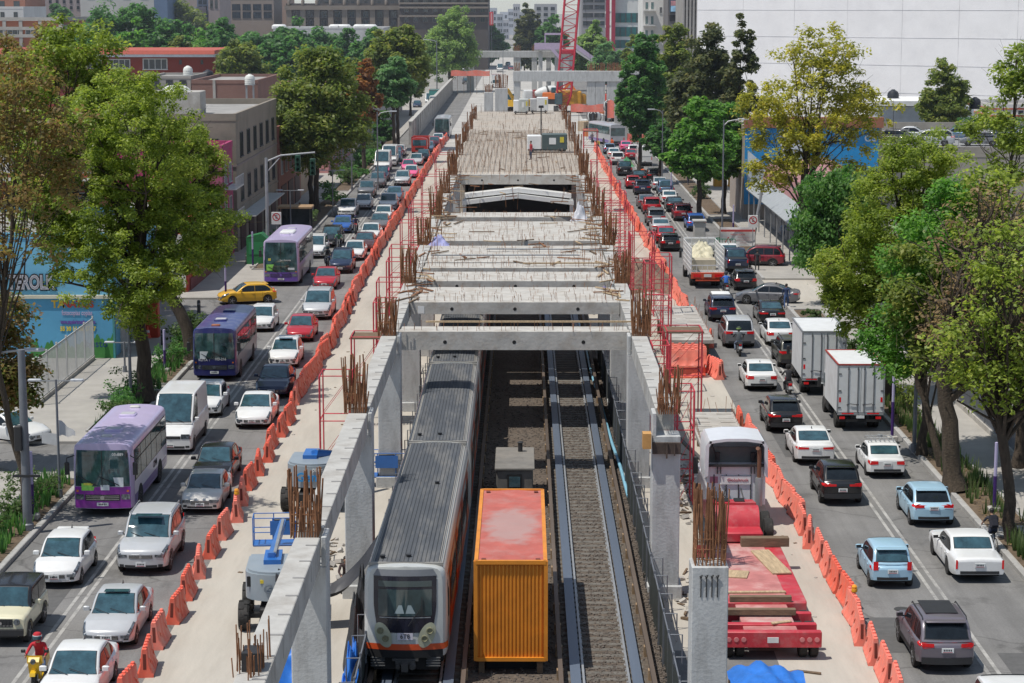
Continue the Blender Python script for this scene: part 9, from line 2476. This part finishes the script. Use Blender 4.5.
q = MB(); q.grid(lambda u, v: (lerp(-w2,w2,u), .06*math.sin(u*9)+.04*math.sin(v*6), lerp(.35,2.0,v)), 16, 6); q.build('sheet', WHITE, t)
q = MB(); q.box(-w2*.98,w2*.98,-.12,-.11,1.62,1.80); st_ = q.build('red_stripe', M('banner_red', (.5,.05,.05), .6), t)
q = MB(); q.prism([(-w2*.75,.62),(-w2*.35,.62),(-w2*.55,1.2)], -.14, -.12, axis='Y'); q.prism([(-w2*.68,.68),(-w2*.42,.68),(-w2*.55,1.08)], -.15, -.141, axis='Y', mi=1); q.build('warning_triangle', [M('banner_red', None), WHITE], t)
text_mb('PRECAUCION', .20, M('banner_red', None), 'lettering', t, (0,-.13,1.36), (PI/2,0,0), .003);
for i, s_ in enumerate(('ZONA DE OBRAS', 'REDUZCA VELOCIDAD', 'DISCULPE')): text_mb(s_, .13, M('banner_rose', (.45,.2,.22), .6), 'lettering', t, (w2*.32,-.13,1.10-.22*i), (PI/2,0,0), .003)
for s in (-1, 1):
 q = MB(); q.box(s*w2-.04,s*w2+.04,.1,.18,0,2.1); q.build('post', WOODD, t)
x, y = gp(712, 250, .1); t = thing('railing', 'green steel railing round the ramp beside the banner', 'railing', (x, y, .05))
q = MB()
for (a, b) in (((0,0),(2.2,3.6)), ((0,0),(2.0,0))):
 q.bar((a[0],a[1],1.0),(b[0],b[1],1.0),.06); q.bar((a[0],a[1],.55),(b[0],b[1],.55),.04)
 for k in range(10): xx, yy = lerp(a[0],b[0],k/9), lerp(a[1],b[1],k/9); q.box(xx-.02,xx+.02,yy-.02,yy+.02,0,1.0)
q.build('bars', M('rail_green', (.02,.25,.14), .5), t)
q = MB(); q.bar((0,0,.1),(2.2,3.6,.1),.12); q.build('footing', CONCD, t)
x, y = gp(699, 247, .1); t = thing('pedestal', 'pale stone pedestal beside the green railing', 'pedestal', (x, y, .05))
q = MB(); q.bbox(-.5,.5,-.5,.5,0,2.3,.05); q.build('block', CONCW, t); q = MB(); q.bbox(-.6,.6,-.6,.6,2.302,2.45,.03); q.build('cap', CONCW, t)
x, y = gp(722, 186, .14); t = thing('kiosk', 'tall yellow kiosk among the right pavement trees', 'kiosk', (x, y, .14))
q = MB(); q.bbox(-1.0,1.0,-.8,.8,0,3.1,.05); q.build('cabin', M('kiosk_yellow', (.60,.30,.02), .5), t); q = MB(); q.box(-1.15,1.15,-1.0,.95,3.102,3.25); q.build('roof', M('kiosk_yellow2', (.45,.2,.02), .6), t); q = MB(); q.box(-.7,.7,-.83,-.80,1.0,2.2); q.build('hatch', FRAMED, t)
x, y = gp(806, 258, .1); t = thing('shade_stall', 'dark blue grey stall at the mouth of the right side street', 'stall', (x+.5, y-14, .05))
q = MB(); q.bbox(-1.1,1.1,-1.2,1.2,.0,1.0,.05); q.build('counter', wallmat('stall_navy', (.05,.06,.10)), t); q = MB(); q.bbox(-1.2,1.2,-1.3,1.3,1.9,2.02,.03); q.build('roof', STEEL, t)
for sx in (-1,1):
 for sy in (-1.1,1.1):
  q = MB(); q.box(sx-.03,sx+.03,sy-.03,sy+.03,1.0,1.9); q.build('post', STEEL, t)
q = MB()
for i in range(70):
 x, y = rnd.choice(((rnd.uniform(-11.5,-7), rnd.uniform(64,140)), (rnd.uniform(6,11), rnd.uniform(64,140)))); s = rnd.uniform(.04,.14)
 q.obox((x,y,.02), (s*1.5,s,.03), rnd.uniform(0,PI), 0 if rnd.random()<.6 else 1)
tag(q.build('litter', [CONCD, WOODD], ang=None), 'scraps and stones scattered over the construction concrete', 'litter', kind='stuff')
def portal(label, Y, x0, x1, row_top, row_bot, cols_px, mat=CONC):
 t = thing('portal_frame', label, 'portal frame', (0, Y, 0))
 zt, zb = Z_at(row_top, Y), Z_at(row_bot, Y)
 q = MB(); q.bbox(X_at(x0,Y), X_at(x1,Y), 0, 2.0, zb, zt, .05); q.build('beam', mat, t)
 for px, w in cols_px:
  q = MB(); xx = X_at(px, Y); q.bbox(xx-w/2, xx+w/2, .2, 1.8, 0, zb-.01, .05); q.build('column', mat, t)
  q = MB(); rebar_ring(q, xx, 1, w*.4, .7, zt-.1, zt+1.6, 5, 4, .5, .04); q.build('rebar', RUST, t)
 return t
portal('nearer far portal with a long pale beam behind the red crane', 400, 513, 641, 71, 81.5, [(517,1.2),(590,1.6),(599,1.8),(609,1.4),(616,1.4)])
portal('farthest portal with purple railings above it', 520, 467, 606, 51, 57.5, [(471,1.8),(517,1.8),(534,1.3),(548,1.2),(560,1.2)])
t = thing('concrete_column', 'lone concrete column with rusty rebar before the far portal', 'column', (X_at(501.5,330), 330, 0), 0, 'columns of the elevated deck')
q = MB(); q.bbox(-1.0,1.0,-.8,.8,0,Z_at(88,330),.05); q.build('shaft', CONC, t)
q = MB(); rebar_ring(q, 0, 0, .9, .7, Z_at(88,330)-.1, Z_at(74,330), 8, 6, .2, .04); q.build('rebar_cage', RUST, t)
t = thing('concrete_column', 'pale column stub left of the lone far column', 'column', (X_at(489,330), 330, 0), 0, 'columns of the elevated deck')
q = MB(); q.bbox(-.7,.7,-.8,.8,0,Z_at(92,330),.05); q.build('shaft', CONC, t)
q = MB(); rebar_ring(q, 0, 0, .5, .6, Z_at(92,330)-.1, Z_at(84,330), 5, 4, .3, .04); q.build('rebar_cage', RUST, t)
for px, w, lab in ((633, 6.4, 'plain concrete wall panel at the end of the right queue'),):
 Y = 330; t = thing('concrete_wall', lab, 'wall', (X_at(px,Y), Y, 0))
 q = MB(); q.bbox(-w/2,w/2,0,.6,0,Z_at(104,Y),.03); q.build('panel', CONCW, t)
 q = MB()
 for k in (-1,0,1): q.box(k*w*.28-.05,k*w*.28+.05,-.02,-.002,.3,Z_at(106,Y))
 q.build('joint', CONCD, t)
Y = 415; xb = X_at(563.5, Y)
t = thing('crawler_crane', 'red lattice boom crane standing past the end of the deck', 'crane', (xb, Y, 0))
CR = M('crane_red', (.46,.02,.04), .5)
q = MB(); a0 = Vector((-.3,0,.6)); top = Vector((2.6,4,36)); w = 1.4
def cpt(f, sx, sy):
 p = a0.lerp(top, f); k = w*min(1, .35+f*8)
 return p + Vector((sx*k, sy*k, 0))
N = 26
for sx in (-1,1):
 for sy in (-1,1): q.tube([cpt(i/N, sx, sy) for i in range(N+1)], .21, 6)
for i in range(N):
 for s in (-1,1):
  a, b = (i/N, (i+1)/N) if i % 2 else ((i+1)/N, i/N)
  q.bar(cpt(a,-1,s), cpt(b,1,s), .13); q.bar(cpt(a,s,-1), cpt(b,s,1), .13); q.bar(cpt(i/N,-1,s), cpt(i/N,1,s), .11)
q.build('lattice_boom', CR, t)
q = MB()
for f in (.32, .62):
 p = a0.lerp(top, f); q.bbox(p.x-1.5,p.x+1.5,p.y-1.5,p.y+1.5,p.z-.3,p.z+.4,.1)
q.build('boom_joint', CR, t)
q = MB(); q.bbox(-1.6,3.4,-.5,6,1.4,4.2,.2); q.bbox(3.0,4.4,1,5.6,1.6,3.6,.3); q.build('machine_house', M('machine_yellow', (.62,.30,.02), .5), t)
q = MB(); q.bbox(-1.9,-.4,-1.4,.9,1.6,3.8,.15); q.build('operator_cab', GLASS, t)
for s in (-1,1):
 q = MB(); q.prism([(-3.2,.5),(-2.7,0),(4.6,0),(5.1,.5),(4.6,1.1),(-2.7,1.1)], s*2.2+.6-.45, s*2.2+.6+.45, axis='X'); q.build('crawler_track', BLACK, t)
for px, sgn in ((571.5,1),):
 q = MB(); q.bar((2.6,4,35.5),(6.0,8,4.0),.06); q.build('hoist_cable', TRIM, t)
def digger(label, px, py, c, rz):
 x, y = gp(px, py); t = thing('excavator', label, 'excavator', (x, y, 0), rz)
 m = M('digger_'+label[:6].replace(' ', '_'), c, .5)
 q = MB(); q.bbox(-1.4,1.4,-1.6,2.2,1.1,2.5,.15); q.build('body', m, t)
 q = MB(); q.bbox(-1.4,-.2,-1.6,.2,2.5,3.6,.12); q.build('cab', GLASS, t)
 for s in (-1,1):
  q = MB(); q.prism([(-2.2,.5),(-1.7,0),(1.9,0),(2.4,.5),(1.9,1.0),(-1.7,1.0)], s*1.1-.35, s*1.1+.35, axis='X'); q.build('crawler_track', BLACK, t)
 q = MB(); q.bar((.5,-1.4,2.2),(.5,-3.4,4.6),.45,.5); q.bar((.5,-3.4,4.6),(.5,-5.2,2.2),.35,.4); q.build('boom', m, t)
 q = MB(); q.prism([(-5.6,2.2),(-4.9,2.2),(-4.7,1.3),(-5.5,1.1)], 0, 1.0, axis='X'); q.build('bucket', TRIM, t)
digger('orange excavator below the nearer far portal', 554, 104, (.60,.14,.02), 1.2)
digger('yellow excavator beside the lone far column', 518, 112, (.62,.36,.02), -.8)
digger('scarlet lifting machine at the right of the far portal', 613, 106, (.55,.06,.03), .5)
x, y = gp(533, 103); dump_truck('red and white site truck in the shade of the far portal', x, y+6, PI-.4, 'site trucks at the far portal', paint('truck_red', (.42,.03,.02)))
def netting(label, px0, px1, py, Y, h):
 x0, x1 = X_at(px0, Y), X_at(px1, Y); t = thing('safety_netting', label, 'safety netting', (x0, Y, 0))
 z = Z_at(py, Y)
 q = MB(); n = max(4, int((x1-x0)/1.5)); q.grid(lambda u, v: (u*(x1-x0), .08*math.sin(u*n*3), z + v*h*(.9+.1*math.sin(u*n*2))), n*3, 2); q.build('net', ORANGE2, t)
 q = MB()
 for k in range(n+1): xx = (x1-x0)*k/n; q.box(xx-.04,xx+.04,.1,.18,0,z+h)
 q.build('posts', WOODD, t)
netting('orange netting beside the crane foot', 570, 602, 112, 330, 1.3)
netting('orange netting across the far left road', 452, 490, 76, 500, 1.4)
netting('orange netting below the far concrete wall panel', 626, 646, 142, 305, 1.3)
netting('orange netting at the right end behind the mixers', 606, 622, 118, 345, 3.0)
for px, py, lab in ((596,112,'orange barrier board under the far portal'),(569,108,'orange board beside the crane tracks')):
 x, y = gp(px, py); t = thing('barrier_board', lab, 'barrier', (x, y, 0)); q = MB(); q.bbox(-2.2,2.2,-.1,.1,.5,1.5,.03); q.build('board', ORANGE, t)
 for s in (-1,1):
  q = MB(); q.box(s*1.8-.06,s*1.8+.06,-.3,.3,0,.5); q.build('foot', TRIM, t)
Y = 515; t = thing('footbridge', 'purple railed footbridge with stairs above the farthest portal', 'footbridge', (0, Y, 0))
zz = Z_at(51, Y); LP = M('rail_lilac', (.47,.38,.52), .6); PW = M('stair_pale', (.5,.48,.5), .7)
q = MB(); q.box(X_at(534,Y), X_at(575,Y), 0, 4, zz, zz+.35); q.build('walkway', CONCW, t)
q = MB(); q.prism([(X_at(575,Y),zz+.3),(X_at(602,Y),Z_at(68,Y)),(X_at(602,Y),Z_at(70,Y)),(X_at(575,Y),zz-.3)], 0, 3.5, axis='Y'); q.build('stairs', PW, t)
for yy in (-.05, 3.9):
 q = MB(); q.box(X_at(534,Y), X_at(562,Y), yy, yy+.06, zz+.36, zz+1.9); q.prism([(X_at(550,Y),zz+1.7),(X_at(562,Y),Z_at(60,Y)),(X_at(562,Y),Z_at(64,Y)),(X_at(550,Y),zz+.3)], yy-.02, yy+.04, axis='Y'); q.prism([(X_at(575,Y),zz+1.8),(X_at(602,Y),Z_at(64,Y)),(X_at(602,Y),Z_at(68,Y)),(X_at(575,Y),zz+.4)], yy, yy+.06, axis='Y'); q.build('railing', LP, t)
q = MB()
for px in (544.5, 561.5): xx = X_at(px,Y); q.box(xx-.15,xx+.15,1,1.3,zz+.36,Z_at(33.5,Y))
q.box(X_at(544.2,Y),X_at(561.8,Y),.9,1.4,Z_at(35,Y),Z_at(33,Y)); q.build('arch', LP, t)
q = MB()
for px in (540, 556, 570): xx = X_at(px,Y); q.box(xx-.5,xx+.5,1,2.4,0,zz-.01)
q.build('pier', CONC, t)
x, y = gp(496, 88); tt = box_truck('white truck with blue bumper on the far centre road', x, y+3, PI); tt['group'] = 'vehicles on the far centre road'
for (px, py, k_, c_, lab) in ((500,72,'van','white','white van waiting under the farthest portal'),(508,66,'sedan','silver','silver car on the far centre road beyond the portal'),(461,72,'van','white','white van behind the orange netting on the far left'),(466,84,'suv','black','dark car alone on the empty far road'),(511,70,'sedan','dark_red','dark red car beneath the farthest portal')):
 x, y = gp(px, py); car(k_, c_, lab, 'car', (x, y, .01), PI, 'vehicles on the far centre road')
for i in range(14):
 x, y = rnd.uniform(-9, 16), rnd.uniform(330, 395)
 q = MB(); s = rnd.uniform(.6, 1.4); q.bbox(-s,s,-s*.7,s*.7,0,s*1.2,.05); q.box(-s*1.02,s*1.02,-s*.2,-s*.1,0,s*1.22)
 tag(q.build('material_crate', M(('crate_white','crate_orange','crate_grey','crate_tan')[i%4], ((.6,.6,.58),(.6,.18,.06),(.3,.3,.3),(.4,.3,.2))[i%4], .7), loc=(x,y,.01)), 'crate of site material stored on the ground before the far portal', 'crate', 'site material before the far portal').rotation_euler = (0,0,rnd.uniform(0,PI))
hm = bpy.data.materials.new('thin_haze'); hm.use_nodes = True
nt = hm.node_tree; nt.nodes.remove(nt.nodes['Principled BSDF'])
vs_ = nd(nt, 'ShaderNodeVolumeScatter'); vs_.inputs['Color'].default_value = (.80,.88,1,1); vs_.inputs['Density'].default_value = .0002; vs_.inputs['Anisotropy'].default_value = .2
nt.links.new(vs_.outputs[0], nt.nodes['Material Output'].inputs['Volume'])
q = MB(); q.box(-900, 900, 120, 2400, -1, 90)
struct('haze', q, hm, ang=None)
